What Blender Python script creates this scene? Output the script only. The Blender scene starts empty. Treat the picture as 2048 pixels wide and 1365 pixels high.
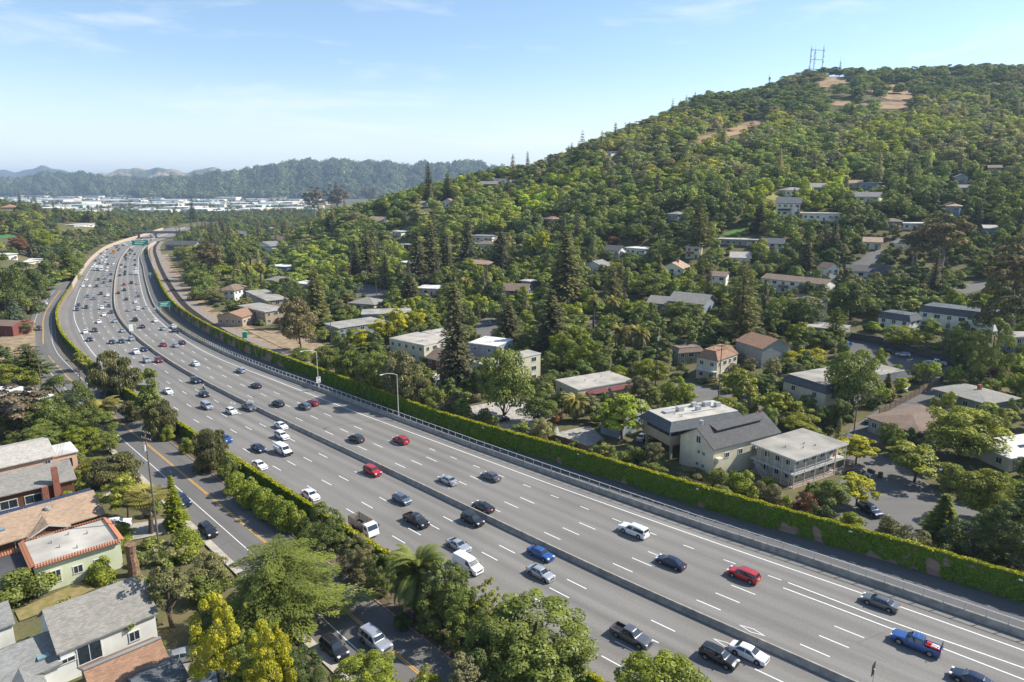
import bpy, math, random
import numpy as np
from mathutils import Vector, Matrix
R = math.radians
rng = np.random.default_rng(7)
random.seed(7)
scene = bpy.context.scene
COL = scene.collection

# ------------------------------------------------------------------ camera
F, HOR, CH = 1365.33, 372.0, 57.0            # focal length and horizon of the 2048 px photograph, camera height (m)
TH = math.atan((682.5 - HOR) / F)
cam_d = bpy.data.cameras.new('camera'); cam = bpy.data.objects.new('camera', cam_d); COL.objects.link(cam)
cam.location = (0, 0, CH); cam.rotation_euler = (math.pi / 2 - TH, 0, 0)
cam_d.sensor_width = 36; cam_d.lens = F / 2048 * 36; cam_d.clip_start = 1; cam_d.clip_end = 60000
scene.camera = cam

# ------------------------------------------------------------------ sky, sun, exposure
SUN_EL, SUN_AZ = R(42), R(77)                 # azimuth clockwise from +Y (ahead)
world = bpy.data.worlds.new('World'); scene.world = world; world.use_nodes = True
wn = world.node_tree.nodes; wl = world.node_tree.links; wn.clear()
wo = wn.new('ShaderNodeOutputWorld'); bg = wn.new('ShaderNodeBackground'); sky = wn.new('ShaderNodeTexSky')
sky.sky_type = 'NISHITA'; sky.sun_disc = False; sky.sun_elevation = SUN_EL; sky.sun_rotation = SUN_AZ
sky.altitude = 50; sky.air_density = 1.0; sky.dust_density = 0.2; sky.ozone_density = 2.0
bg.inputs['Strength'].default_value = 0.135
# thin high cloud and a low bank near the horizon, the same all round
tc = wn.new('ShaderNodeTexCoord'); sep = wn.new('ShaderNodeSeparateXYZ'); wl.new(tc.outputs['Generated'], sep.inputs[0])
mp = wn.new('ShaderNodeMapping'); mp.inputs['Scale'].default_value = (1.6, 1.6, 9.0); wl.new(tc.outputs['Generated'], mp.inputs[0])
nz = wn.new('ShaderNodeTexNoise'); nz.inputs['Scale'].default_value = 2.3; nz.inputs['Detail'].default_value = 9; nz.inputs['Roughness'].default_value = 0.62
nz.inputs['Distortion'].default_value = 0.35
wl.new(mp.outputs[0], nz.inputs[0])
cr = wn.new('ShaderNodeValToRGB'); cr.color_ramp.elements[0].position = .52; cr.color_ramp.elements[1].position = .8
wl.new(nz.outputs['Fac'], cr.inputs[0])
mp2 = wn.new('ShaderNodeMapping'); mp2.inputs['Scale'].default_value = (5, 5, 26); wl.new(tc.outputs['Generated'], mp2.inputs[0])
nz2 = wn.new('ShaderNodeTexNoise'); nz2.inputs['Scale'].default_value = 2.0; nz2.inputs['Detail'].default_value = 8; wl.new(mp2.outputs[0], nz2.inputs[0])
lowz = wn.new('ShaderNodeMapRange'); wl.new(sep.outputs['Z'], lowz.inputs['Value'])
lowz.inputs['From Min'].default_value = .055; lowz.inputs['From Max'].default_value = .012; lowz.inputs['To Min'].default_value = 0; lowz.inputs['To Max'].default_value = 1
lowc = wn.new('ShaderNodeMath'); lowc.operation = 'MULTIPLY'; wl.new(nz2.outputs['Fac'], lowc.inputs[0]); wl.new(lowz.outputs[0], lowc.inputs[1])
lowr = wn.new('ShaderNodeMapRange'); wl.new(lowc.outputs[0], lowr.inputs['Value']); lowr.inputs['From Min'].default_value = .3; lowr.inputs['From Max'].default_value = .6
lowr.inputs['To Max'].default_value = .75
hi = wn.new('ShaderNodeMath'); hi.operation = 'MULTIPLY'; wl.new(cr.outputs['Color'], hi.inputs[0]); hi.inputs[1].default_value = .6
mx = wn.new('ShaderNodeMath'); mx.operation = 'MAXIMUM'; wl.new(hi.outputs[0], mx.inputs[0]); wl.new(lowr.outputs[0], mx.inputs[1])
mixc = wn.new('ShaderNodeMix'); mixc.data_type = 'RGBA'; wl.new(mx.outputs[0], mixc.inputs['Factor']); hs_ = wn.new('ShaderNodeHueSaturation'); hs_.inputs['Saturation'].default_value = 1.02; hs_.inputs['Value'].default_value = .86; wl.new(sky.outputs[0], hs_.inputs['Color']); pass
mixc.inputs['B'].default_value = (5.4, 5.5, 5.7, 1)
hz = wn.new('ShaderNodeMapRange'); hz.interpolation_type = 'SMOOTHSTEP'; wl.new(sep.outputs['Z'], hz.inputs['Value'])
hz.inputs['From Min'].default_value = .17; hz.inputs['From Max'].default_value = -.04; hz.inputs['To Min'].default_value = 0; hz.inputs['To Max'].default_value = .92
mixh = wn.new('ShaderNodeMix'); mixh.data_type = 'RGBA'; wl.new(hz.outputs[0], mixh.inputs['Factor']); wl.new(hs_.outputs[0], mixh.inputs['A']); mixh.inputs['B'].default_value = (4.6, 4.95, 5.3, 1)
wl.new(mixh.outputs['Result'], mixc.inputs['A']); wl.new(mixc.outputs['Result'], bg.inputs['Color']); wl.new(bg.outputs[0], wo.inputs['Surface'])
sun_d = bpy.data.lights.new('sun', 'SUN'); sun = bpy.data.objects.new('sun', sun_d); COL.objects.link(sun)
sun_d.energy = 4.8; sun_d.angle = R(0.53); sun_d.color = (1, .95, .86)
sv = Vector((math.sin(SUN_AZ) * math.cos(SUN_EL), math.cos(SUN_AZ) * math.cos(SUN_EL), math.sin(SUN_EL)))
sun.rotation_euler = sv.to_track_quat('Z', 'Y').to_euler(); sun.location = (0, 0, 400)
scene.view_settings.view_transform = 'Standard'; scene.view_settings.look = 'None'; scene.view_settings.gamma = 1
scene.view_settings.exposure = 0.70
scene.cycles.max_bounces = 6; scene.cycles.diffuse_bounces = 3; scene.cycles.glossy_bounces = 3; scene.cycles.transmission_bounces = 4
scene.cycles.transparent_max_bounces = 6; scene.cycles.volume_bounces = 0; scene.cycles.use_denoising = True
scene.cycles.sample_clamp_indirect = 6; scene.cycles.caustics_reflective = False; scene.cycles.caustics_refractive = False

# ------------------------------------------------------------------ ground shape
KS = 0.0132
def zb(Y): return -KS * np.clip(Y, -60, 700)          # the freeway and valley floor fall gently away
COLS = [-2200, -600, 0, 200, 420, 560, 700, 850, 1024, 1200, 1400, 1600, 1800, 2048, 2500, 4500]
N_ = None
PROF = [  # (Y, absolute z) down each column; None-free: missing ends use zb
 [(300, None), (700, 30), (1100, 45), (1600, 20), (2200, None)],
 [(300, None), (500, 4), (700, 22), (900, 34), (1100, 30), (1500, None)],
 [(300, None), (500, 0), (700, 15), (900, 28), (1100, 24), (1500, None)],
 [(450, None), (700, -2), (900, 10), (1100, 5), (1400, None)],
 [(600, None), (1400, None)],
 [(450, None), (600, -3), (700, -2), (900, None)],
 [(300, None), (450, 0), (550, 15), (620, 32), (700, 25), (900, None)],
 [(250, None), (350, -2), (450, 8), (520, 22), (600, 44), (640, 48), (800, 30), (1000, None)],
 [(230, None), (350, 2), (450, 14), (550, 35), (650, 62), (690, 66), (800, 45), (1000, 10), (1200, None)],
 [(190, None), (300, 3), (400, 20), (500, 45), (600, 75), (700, 98), (760, 108), (900, 70), (1100, 20), (1400, None)],
 [(180, None), (300, 8), (400, 33), (500, 62), (600, 92), (700, 122), (800, 148), (880, 167), (1000, 150), (1300, 60), (1700, None)],
 [(170, None), (300, 11), (400, 40), (500, 68), (600, 98), (700, 128), (800, 160), (900, 184), (960, 199), (1100, 190), (1600, 60), (2200, None)],
 [(150, None), (200, 2), (300, 17), (400, 46), (500, 76), (600, 106), (700, 136), (800, 167), (900, 193), (950, 207), (1100, 200), (1600, 80), (2300, None)],
 [(130, None), (200, 4), (300, 22), (400, 52), (500, 82), (600, 112), (700, 142), (800, 172), (900, 195), (960, 207), (1200, 200), (1800, 80), (2500, None)],
 [(120, None), (200, 8), (300, 28), (500, 85), (700, 150), (960, 205), (1300, 185), (2000, 60), (2600, None)],
 [(100, None), (200, 12), (400, 60), (800, 160), (1200, 180), (2400, None)]]
def _prof(i, Y):
    p = PROF[i]; xs = [q[0] for q in p]; zs = [0. if q[1] is None else q[1] - float(zb(q[0])) for q in p]
    return np.interp(Y, xs, zs)
def hill(X, Y):
    X = np.asarray(X, float); Y = np.asarray(Y, float)
    c = 1024 + F * X / np.maximum(Y, 40.)
    c = np.clip(c, COLS[0], COLS[-1] - 1e-6)
    out = np.zeros(np.broadcast(X, Y).shape)
    for i in range(len(COLS) - 1):
        m = (c >= COLS[i]) & (c < COLS[i + 1])
        if m.any():
            t = ((c - COLS[i]) / (COLS[i + 1] - COLS[i]))[m] if np.ndim(c) else (c - COLS[i]) / (COLS[i + 1] - COLS[i])
            t = t * t * (3 - 2 * t) * .5 + t * .5
            Ym = Y[m] if np.ndim(Y) else Y
            v = _prof(i, Ym) * (1 - t) + _prof(i + 1, Ym) * t
            if np.ndim(out): out[m] = v
            else: out = v
    return out
# median line of the freeway (m), camera standing at the origin
CTRL = np.array([(165., -50), (110, 3.), (75., 36.5), (40., 70.2), (14.7, 93.2), (-20.2, 128.2), (-53.1, 160.6), (-73.9, 181.2), (-101.5, 210), (-128.8, 241.2), (-160.7, 281.4), (-193.3, 328.2), (-222, 376.6), (-246, 419), (-274, 469), (-317.5, 549), (-352, 614), (-384, 678), (-408, 728), (-430, 785), (-448, 840), (-462, 890), (-476, 940), (-498, 1010), (-520, 1080), (-536, 1145), (-548, 1215), (-560, 1290), (-570, 1363)])
def crom(c, n=12):
    out = []
    for i in range(len(c) - 1):
        p0 = c[max(i - 1, 0)]; p1 = c[i]; p2 = c[i + 1]; p3 = c[min(i + 2, len(c) - 1)]
        for t in np.linspace(0, 1, n, endpoint=False):
            out.append(.5 * ((2 * p1) + (-p0 + p2) * t + (2 * p0 - 5 * p1 + 4 * p2 - p3) * t * t + (-p0 + 3 * p1 - 3 * p2 + p3) * t ** 3))
    out.append(c[-1]); return np.array(out)
ML = crom(CTRL)
for _ in range(30): ML[1:-1] = .25 * ML[:-2] + .5 * ML[1:-1] + .25 * ML[2:]
MS = np.r_[0, np.cumsum(np.linalg.norm(np.diff(ML, axis=0), axis=1))]
MT = np.gradient(ML, axis=0); MT /= np.linalg.norm(MT, axis=1)[:, None]
MN = np.c_[MT[:, 1], -MT[:, 0]]
def sp(s, off):                                # along the median, metres to its right
    s = np.asarray(s, float); x = np.interp(s, MS, ML[:, 0]); y = np.interp(s, MS, ML[:, 1])
    nx = np.interp(s, MS, MN[:, 0]); ny = np.interp(s, MS, MN[:, 1])
    return x + nx * off, y + ny * off
def so(x, y):                                  # inverse of sp
    d = (ML[:, 0] - x) ** 2 + (ML[:, 1] - y) ** 2; i = int(np.argmin(d))
    dx, dy = x - ML[i, 0], y - ML[i, 1]
    return MS[i] + dx * MT[i, 0] + dy * MT[i, 1], dx * MN[i, 0] + dy * MN[i, 1]
def so_v(X, Y):
    s = np.empty(X.shape); o = np.empty(X.shape)
    for k in range(0, X.size, 20000):
        x = X.ravel()[k:k + 20000]; y = Y.ravel()[k:k + 20000]
        i = np.argmin((ML[None, ::2, 0] - x[:, None]) ** 2 + (ML[None, ::2, 1] - y[:, None]) ** 2, axis=1) * 2
        dx = x - ML[i, 0]; dy = y - ML[i, 1]
        s.ravel()[k:k + 20000] = MS[i] + dx * MT[i, 0] + dy * MT[i, 1]; o.ravel()[k:k + 20000] = dx * MN[i, 0] + dy * MN[i, 1]
    return s, o
def sstep(a, b, x):
    t = np.clip((x - a) / (b - a), 0, 1); return t * t * (3 - 2 * t)
def gz(X, Y):                                  # ground height
    X = np.atleast_1d(np.asarray(X, float)); Y = np.atleast_1d(np.asarray(Y, float))
    s, o = so_v(X, Y)
    w = np.maximum(sstep(40, 75, o), sstep(-40, -80, o))
    hl = hill(X, Y) * w
    return zb(Y) + hl + np.sin(X * .021 + Y * .013) * np.cos(Y * .017 - X * .008) * 4.5 * sstep(10, 60, hl) - 4 * sstep(30, 120, hl)
def gz1(x, y): return float(gz(x, y)[0])
def ray(u, v):
    x = (u - 1024) / F; y = -(v - 682.5) / F
    return np.array([x, math.cos(TH) + y * math.sin(TH), -math.sin(TH) + y * math.cos(TH)])
def U(u, v, h=0.):                             # where a line of sight meets the surface h above the ground
    d = ray(u, v); t = np.concatenate([np.arange(20, 400, 2.), np.arange(400, 1400, 4.), np.geomspace(1400, 12000, 200)])
    P = d[None] * t[:, None]; z = CH + P[:, 2] - (gz(P[:, 0], P[:, 1]) + h)
    k = np.where(z < 0)[0]
    if len(k) == 0: return P[-1, 0], P[-1, 1]
    k = k[0]
    if k == 0: return P[0, 0], P[0, 1]
    f_ = z[k - 1] / (z[k - 1] - z[k]); p = P[k - 1] + (P[k] - P[k - 1]) * f_
    return float(p[0]), float(p[1])
def proj(X, Y, Z):
    Z = Z - CH; dz = Y * math.cos(TH) - Z * math.sin(TH); dy = Y * math.sin(TH) + Z * math.cos(TH)
    return 1024 + F * X / dz, 682.5 - F * dy / dz, dz

# ------------------------------------------------------------------ materials
MATS = {}
def mat(name, col, rough=.7, var=.12, scale=1.5, col2=None, bump=0., metal=0., spec=.3, coat=0., obj=True):
    if name in MATS: return MATS[name]
    m = bpy.data.materials.new(name); m.use_nodes = True; n = m.node_tree.nodes; l = m.node_tree.links; b = n['Principled BSDF']
    t = n.new('ShaderNodeTexCoord'); z = n.new('ShaderNodeTexNoise'); z.inputs['Scale'].default_value = scale; z.inputs['Detail'].default_value = 6
    l.new(t.outputs['Object'], z.inputs['Vector'])
    x = n.new('ShaderNodeMix'); x.data_type = 'RGBA'
    c2 = col2 if col2 else tuple(c * (1 - 2 * var) for c in col)
    c1 = col if col2 else tuple(min(1, c * (1 + var)) for c in col)
    x.inputs['A'].default_value = (*c1, 1); x.inputs['B'].default_value = (*c2, 1)
    r = n.new('ShaderNodeMapRange'); r.inputs['From Min'].default_value = .32; r.inputs['From Max'].default_value = .68
    l.new(z.outputs['Fac'], r.inputs['Value']); l.new(r.outputs[0], x.inputs['Factor']); l.new(x.outputs['Result'], b.inputs['Base Color'])
    b.inputs['Roughness'].default_value = rough; b.inputs['Metallic'].default_value = metal; b.inputs['Specular IOR Level'].default_value = spec
    b.inputs['Coat Weight'].default_value = coat
    if bump:
        bp = n.new('ShaderNodeBump'); bp.inputs['Strength'].default_value = bump; bp.inputs['Distance'].default_value = .05
        l.new(z.outputs['Fac'], bp.inputs['Height']); l.new(bp.outputs[0], b.inputs['Normal'])
    MATS[name] = m; return m

# ------------------------------------------------------------------ mesh helpers
class MB:
    def __init__(s): s.v = []; s.f = []; s.m = []
    def add(s, vs, fs, mi=0):
        k = len(s.v); s.v += [tuple(map(float, q)) for q in vs]; s.f += [tuple(i + k for i in f) for f in fs]; s.m += [mi] * len(fs); return s
    def box(s, c, d, rz=0., mi=0, taper=1.):
        x, y, z = d[0] / 2, d[1] / 2, d[2] / 2; cs, sn = math.cos(rz), math.sin(rz); vs = []
        for zz, k in ((-z, 1.), (z, taper)):
            for a, b in ((-x, -y), (x, -y), (x, y), (-x, y)):
                a *= k; b *= k; vs.append((c[0] + a * cs - b * sn, c[1] + a * sn + b * cs, c[2] + zz))
        return s.add(vs, [(3, 2, 1, 0), (4, 5, 6, 7), (0, 1, 5, 4), (1, 2, 6, 5), (2, 3, 7, 6), (3, 0, 4, 7)], mi)
    def tube(s, pts, r, n=6, mi=0, cap=True):
        pts = [Vector(p) for p in pts]; rs = r if hasattr(r, '__len__') else [r] * len(pts); vs = []; fs = []
        for i, p in enumerate(pts):
            d = (pts[min(i + 1, len(pts) - 1)] - pts[max(i - 1, 0)]).normalized()
            a = d.orthogonal() if abs(d.z) < .9 else Vector((1, 0, 0)); a = (a - d * a.dot(d)).normalized(); b = d.cross(a)
            for j in range(n):
                t = 2 * math.pi * j / n; vs.append(p + (a * math.cos(t) + b * math.sin(t)) * rs[i])
        for i in range(len(pts) - 1):
            for j in range(n):
                fs.append((i * n + j, i * n + (j + 1) % n, (i + 1) * n + (j + 1) % n, (i + 1) * n + j))
        if cap: fs += [tuple(range(n))[::-1], tuple(range((len(pts) - 1) * n, len(pts) * n))]
        return s.add(vs, fs, mi)
    def cyl(s, c, r, h, ax='z', n=14, mi=0):
        o = Vector(c); d = {'x': Vector((1, 0, 0)), 'y': Vector((0, 1, 0)), 'z': Vector((0, 0, 1))}[ax] * h / 2
        return s.tube([o - d, o + d], r, n, mi)
    def mesh(s, name, mats, smooth=0):
        me = bpy.data.meshes.new(name); me.from_pydata(s.v, [], s.f)
        for q in (mats if isinstance(mats, (list, tuple)) else [mats]): me.materials.append(q)
        if any(s.m): me.polygons.foreach_set('material_index', s.m)
        if smooth: me.shade_smooth(); me.set_sharp_from_angle(angle=R(smooth))
        me.update(); return me
    def build(s, name, mats, parent=None, smooth=0, **k): return link(name, s.mesh(name, mats, smooth), parent, **k)
def link(name, me, parent=None, loc=None, rz=None, scale=None, **k):
    o = bpy.data.objects.new(name, me); COL.objects.link(o)
    if parent: o.parent = parent
    if loc is not None: o.location = loc
    if rz is not None: o.rotation_euler = (0, 0, rz)
    if scale is not None: o.scale = scale
    for a, b in k.items(): o[a] = b
    return o
def empty(name, loc=(0, 0, 0), rz=0, **k):
    o = link(name, None, None, loc, rz, **k); o.empty_display_size = .3; return o
def tag(o, label, cat, group=None):
    o['label'] = label; o['category'] = cat
    if group: o['group'] = group
    return o
def np_mesh(name, V, Q, mats, attr=None):       # fast mesh of quads from arrays
    me = bpy.data.meshes.new(name); n = len(Q)
    me.vertices.add(len(V)); me.vertices.foreach_set('co', np.ascontiguousarray(V, dtype=np.float32).ravel())
    me.loops.add(n * 4); me.loops.foreach_set('vertex_index', np.ascontiguousarray(Q, dtype=np.int32).ravel())
    me.polygons.add(n); me.polygons.foreach_set('loop_start', np.arange(0, n * 4, 4, dtype=np.int32))
    me.update(calc_edges=True)
    for q in (mats if isinstance(mats, (list, tuple)) else [mats]): me.materials.append(q)
    if attr is not None:
        a = me.attributes.new('tone', 'FLOAT', 'FACE'); a.data.foreach_set('value', np.ascontiguousarray(attr, dtype=np.float32))
    return me
def copy_tree(o, parent=None, **over):
    c = o.copy(); COL.objects.link(c)
    if parent: c.parent = parent
    for ch in o.children: copy_tree(ch, c)
    return c
# ================================================================== terrain
def terrain_material():
    m = bpy.data.materials.new('ground_soil_and_dry_grass'); m.use_nodes = True; n = m.node_tree.nodes; l = m.node_tree.links; b = n['Principled BSDF']
    g = n.new('ShaderNodeNewGeometry')
    def noise(sc, det=8, rough=.6):
        z = n.new('ShaderNodeTexNoise'); z.inputs['Scale'].default_value = sc; z.inputs['Detail'].default_value = det; z.inputs['Roughness'].default_value = rough
        l.new(g.outputs['Position'], z.inputs['Vector']); return z.outputs['Fac']
    def ramp(a, lo, hi):
        r = n.new('ShaderNodeMapRange'); r.inputs['From Min'].default_value = lo; r.inputs['From Max'].default_value = hi; l.new(a, r.inputs['Value']); return r.outputs[0]
    def mixc(f, A, B):
        x = n.new('ShaderNodeMix'); x.data_type = 'RGBA'; l.new(f, x.inputs['Factor'])
        for k, q in (('A', A), ('B', B)):
            if isinstance(q, tuple): x.inputs[k].default_value = (*q, 1)
            else: l.new(q, x.inputs[k])
        return x.outputs['Result']
    c = mixc(ramp(noise(.03), .50, .66), (.085, .088, .038), (.24, .18, .09))
    c = mixc(ramp(noise(.25), .42, .60), c, (.085, .105, .035))
    c = mixc(ramp(noise(1.7), .35, .75), c, (.16, .125, .075))
    l.new(c, b.inputs['Base Color']); b.inputs['Roughness'].default_value = .95; b.inputs['Specular IOR Level'].default_value = .1
    return m
def axis(a, b, st, far, k=1.22):
    mid = list(np.arange(a, b + .1, st)); lo = []; hi = []; d = st
    x = a
    while x > -far: d *= k; x -= d; lo.append(x)
    x = b; d = st
    while x < far: d *= k; x += d; hi.append(x)
    return np.array(lo[::-1] + mid + hi)
XS = axis(-760, 960, 8, 16000); YS = axis(-120, 1160, 8, 22000); YS = YS[YS > -700]
GX, GY = np.meshgrid(XS, YS); GZ = gz(GX, GY).reshape(GX.shape)
gs, go = so_v(GX, GY)
GZ += -.3 * ((go > -40) & (go < 37)) * 1.0
nx, ny = len(XS), len(YS); idx = np.arange(nx * ny).reshape(ny, nx)
Q = np.stack([idx[:-1, :-1], idx[:-1, 1:], idx[1:, 1:], idx[1:, :-1]], -1).reshape(-1, 4)
me = np_mesh('ground', np.stack([GX, GY, GZ], -1).reshape(-1, 3), Q, terrain_material()); me.shade_smooth()
link('ground', me, kind='structure')

# ================================================================== roads
def asphalt(name, col, oil=.22, lanes=True, crack=True):
    m = bpy.data.materials.new(name); m.use_nodes = True; n = m.node_tree.nodes; l = m.node_tree.links; b = n['Principled BSDF']
    uv = n.new('ShaderNodeUVMap'); uv.uv_map = 'UVMap'
    def noise(scale, sc=1., det=6):
        mp = n.new('ShaderNodeMapping'); mp.inputs['Scale'].default_value = scale; l.new(uv.outputs[0], mp.inputs[0])
        z = n.new('ShaderNodeTexNoise'); z.inputs['Scale'].default_value = sc; z.inputs['Detail'].default_value = det; l.new(mp.outputs[0], z.inputs['Vector']); return z.outputs['Fac']
    def mr(a, lo, hi, t0=0., t1=1.):
        r = n.new('ShaderNodeMapRange'); l.new(a, r.inputs['Value'])
        for k, q in zip(('From Min', 'From Max', 'To Min', 'To Max'), (lo, hi, t0, t1)): r.inputs[k].default_value = q
        return r.outputs[0]
    def mul(a, c):
        x = n.new('ShaderNodeMath'); x.operation = 'MULTIPLY'; l.new(a, x.inputs[0])
        if isinstance(c, float): x.inputs[1].default_value = c
        else: l.new(c, x.inputs[1])
        return x.outputs[0]
    f = mul(mr(noise((.012, .55, 1), 1.), .3, .7, .86, 1.12), mr(noise((1.1, 1.1, 1), 3.), .3, .7, .9, 1.08))
    f = mul(f, mr(noise((.05, .05, 1), 1., 4), .35, .65, .92, 1.06))
    if lanes:
        sx = n.new('ShaderNodeSeparateXYZ'); l.new(uv.outputs[0], sx.inputs[0])
        w = n.new('ShaderNodeMath'); w.operation = 'MULTIPLY_ADD'; l.new(sx.outputs['Y'], w.inputs[0]); w.inputs[1].default_value = 2 * math.pi / 3.53; w.inputs[2].default_value = -1.8
        s_ = n.new('ShaderNodeMath'); s_.operation = 'SINE'; l.new(w.outputs[0], s_.inputs[0])
        f = mul(f, mr(s_.outputs[0], -1, 1, 1 + oil * .35, 1 - oil * .35))
    if crack:
        mp = n.new('ShaderNodeMapping'); mp.inputs['Scale'].default_value = (.045, .10, 1); l.new(uv.outputs[0], mp.inputs[0])
        vo = n.new('ShaderNodeTexVoronoi'); vo.feature = 'DISTANCE_TO_EDGE'; vo.inputs['Scale'].default_value = 1.; l.new(mp.outputs[0], vo.inputs['Vector'])
        line = mr(vo.outputs['Distance'], .0, .007, .0, 1.); gate = mr(noise((.03, .06, 1), 1., 3), .56, .64, 0., 1.)
        # crack only where the gate is open
        inv = n.new('ShaderNodeMath'); inv.operation = 'SUBTRACT'; inv.inputs[0].default_value = 1; l.new(line, inv.inputs[1])
        f = mul(f, mr(mul(inv.outputs[0], gate), 0., 1., 1., .80))
    hs = n.new('ShaderNodeMix'); hs.data_type = 'RGBA'; hs.blend_type = 'MULTIPLY'; hs.inputs['Factor'].default_value = 1; hs.inputs['A'].default_value = (*col, 1)
    cb = n.new('ShaderNodeCombineColor'); [l.new(f, cb.inputs[i]) for i in range(3)]; l.new(cb.outputs[0], hs.inputs['B'])
    l.new(hs.outputs['Result'], b.inputs['Base Color']); b.inputs['Roughness'].default_value = .86; b.inputs['Specular IOR Level'].default_value = .25
    return m
def strip(name, s0, s1, ds, offs, material, dz=.06, parent=None, **k):
    """ribbon along the freeway; offs: list of callables or numbers giving metres right of the median"""
    ss = np.arange(s0, s1 + ds * .5, ds); cols = [np.array([o(s) if callable(o) else o for s in ss], float) for o in offs]
    V = []; uvs = []
    for o in cols:
        x, y = sp(ss, o); V.append(np.stack([x, y, zb(y) + dz], -1)); uvs.append(np.stack([ss, o], -1))
    V = np.concatenate(V); uvs = np.concatenate(uvs); n = len(ss); Q = []
    for c in range(len(cols) - 1):
        a = np.arange(n - 1) + c * n; Q.append(np.stack([a, a + n, a + n + 1, a + 1], -1)[:, ::-1] if True else 0)
    Q = np.concatenate(Q); me = np_mesh(name, V, Q, material)
    u = me.uv_layers.new(name='UVMap'); u.data.foreach_set('uv', uvs[Q.ravel()].astype(np.float32).ravel())
    # face up
    if me.polygons[0].normal.z < 0: me.flip_normals()
    return link(name, me, parent, **k)
itp = lambda xs, ys: (lambda s: float(np.interp(s, xs, ys)))
parR = itp([60, 160, 188, 206, 225, 237, 263, 329, 354, 400, 440, 530, 650, 760, 900, 1000, 1400], [27, 25.4, 24.9, 24.1, 23.5, 23.0, 22.1, 21.5, 20.4, 18.9, 18, 17.9, 18.2, 18.2, 15.4, 15, 15])
edgeR = itp([60, 159, 187, 205, 223, 237, 265, 300, 331, 353, 372, 393, 415, 824, 1000, 1400], [23, 22.1, 21.4, 20.9, 20.2, 19.5, 18.7, 17.8, 17.6, 17.1, 16.1, 15.0, 14.5, 14.6, 13.4, 13])
wallR = itp([60, 160, 175, 190, 205, 231, 245, 263, 280, 300, 340, 400, 500, 600, 700, 800, 900, 1000], [41, 35, 34.3, 33, 32, 30.2, 29, 26.9, 25.6, 26.2, 27, 26, 25.5, 25.3, 25.3, 24.3, 22, 19])
wallL = itp([60, 230, 283, 323, 400, 432, 475, 531, 571, 635, 720, 900, 1400], [-22.4, -22.2, -22.0, -21.6, -22.3, -23, -24.2, -24.5, -24, -22.7, -22.6, -22.4, -22])
yc = itp([60, 150, 212, 238, 273, 314, 342, 409, 439, 462, 492, 554, 599, 644, 690], [-38, -35.2, -33.4, -32.3, -31.4, -30.1, -29.4, -30.3, -31.2, -31.0, -29.9, -30, -29.4, -28.6, -29])
A_FW = asphalt('freeway_asphalt', (.19, .178, .160)); A_ST = asphalt('street_asphalt', (.145, .137, .126), lanes=False); A_PATH = asphalt('path_asphalt', (.115, .112, .11), lanes=False)
M_WHITE = mat('white_road_paint', (.74, .74, .72), .6, .06, 3); M_YELW = mat('worn_yellow_paint', (.42, .31, .17), .7, .2, 2); M_YEL = mat('yellow_road_paint', (.66, .36, .06), .6, .08, 3)
fl = strip('freeway', 60, 1390, 4, [wallL, -15, -8, -.3], A_FW, kind='structure')
fr = strip('freeway', 60, 1390, 4, [.3, 8, 15, parR], A_FW, kind='structure')
fr_road = strip('frontage_road', 60, 690, 4, [lambda s: yc(s) + 4.3, yc, lambda s: yc(s) - (6.4 if s < 330 else 5.2)], A_ST, .05, kind='structure')
path = strip('multi_use_path', 60, 900, 4, [lambda s: parR(s) + .2, lambda s: (parR(s) + wallR(s)) / 2, lambda s: wallR(s) + .1], A_PATH, .05, kind='structure')
def lines(name, specs, material, parent, dz):
    """specs: (s0, s1, offset function, width, dash length or 0, period, phase)"""
    mb_v = []; mb_q = []; k = 0
    for s0, s1, of, w, dash, per, ph in specs:
        if dash:
            a = np.arange(s0 + ph, s1, per); segs = [(q, q + dash) for q in a]
        else: a = np.arange(s0, s1, 5.); segs = [(q, min(q + 5.0, s1)) for q in a]
        for a0, a1 in segs:
            o0 = of(a0) if callable(of) else of; o1 = of(a1) if callable(of) else of
            for s_, o_ in ((a0, o0 - w / 2), (a0, o0 + w / 2), (a1, o1 + w / 2), (a1, o1 - w / 2)):
                x, y = sp(s_, o_); mb_v.append((float(x), float(y), float(zb(y)) + dz))
            mb_q.append((k, k + 1, k + 2, k + 3)); k += 4
    me = np_mesh(name, np.array(mb_v), np.array(mb_q), material)
    if me.polygons[0].normal.z < 0: me.flip_normals()
    return link(name, me, parent)
Ld = lambda i: itp([60, 280, 400, 450, 1400], [-4.8 - 3.57 * i, -4.8 - 3.57 * i, -4.5 - 3.5 * i, -4.1 - 3.33 * i, -4.1 - 3.33 * i])
Rd = lambda i: itp([60, 250, 310, 1400], [3.8 + 3.5 * i, 3.8 + 3.5 * i, 4.1 + 3.55 * i, 4.1 + 3.45 * i])
PH = [265.3 % 14.63]
lines('lane_dashes', [(60, 1390, Ld(i), .17, 3.7, 14.63, (PH[0] + (0, .4, 1.0, .6)[i]) % 14.63) for i in range(4)], M_WHITE, fl, .064)
lines('edge_line', [(395, 1390, itp([395, 433, 484, 547, 620, 1400], [-18.2, -17.9, -17.2, -18.0, -18.6, -18.4]), .2, 0, 0, 0)], M_WHITE, fl, .0641)
lines('yellow_edge_line', [(420, 1390, -1.5, .16, 0, 0, 0)], M_YELW, fl, .064)
lines('lane_dashes', [(60, 1390, Rd(i), .17, 3.7, 14.63, (263 - (0, 1.2, 2.)[i]) % 14.63) for i in range(3)] + [(187, 275, itp([187, 223, 266, 275], [17.2, 16.1, 14.7, 14.6]), .17, 2.0, 7.25, 1.)], M_WHITE, fr, .064)
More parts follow.
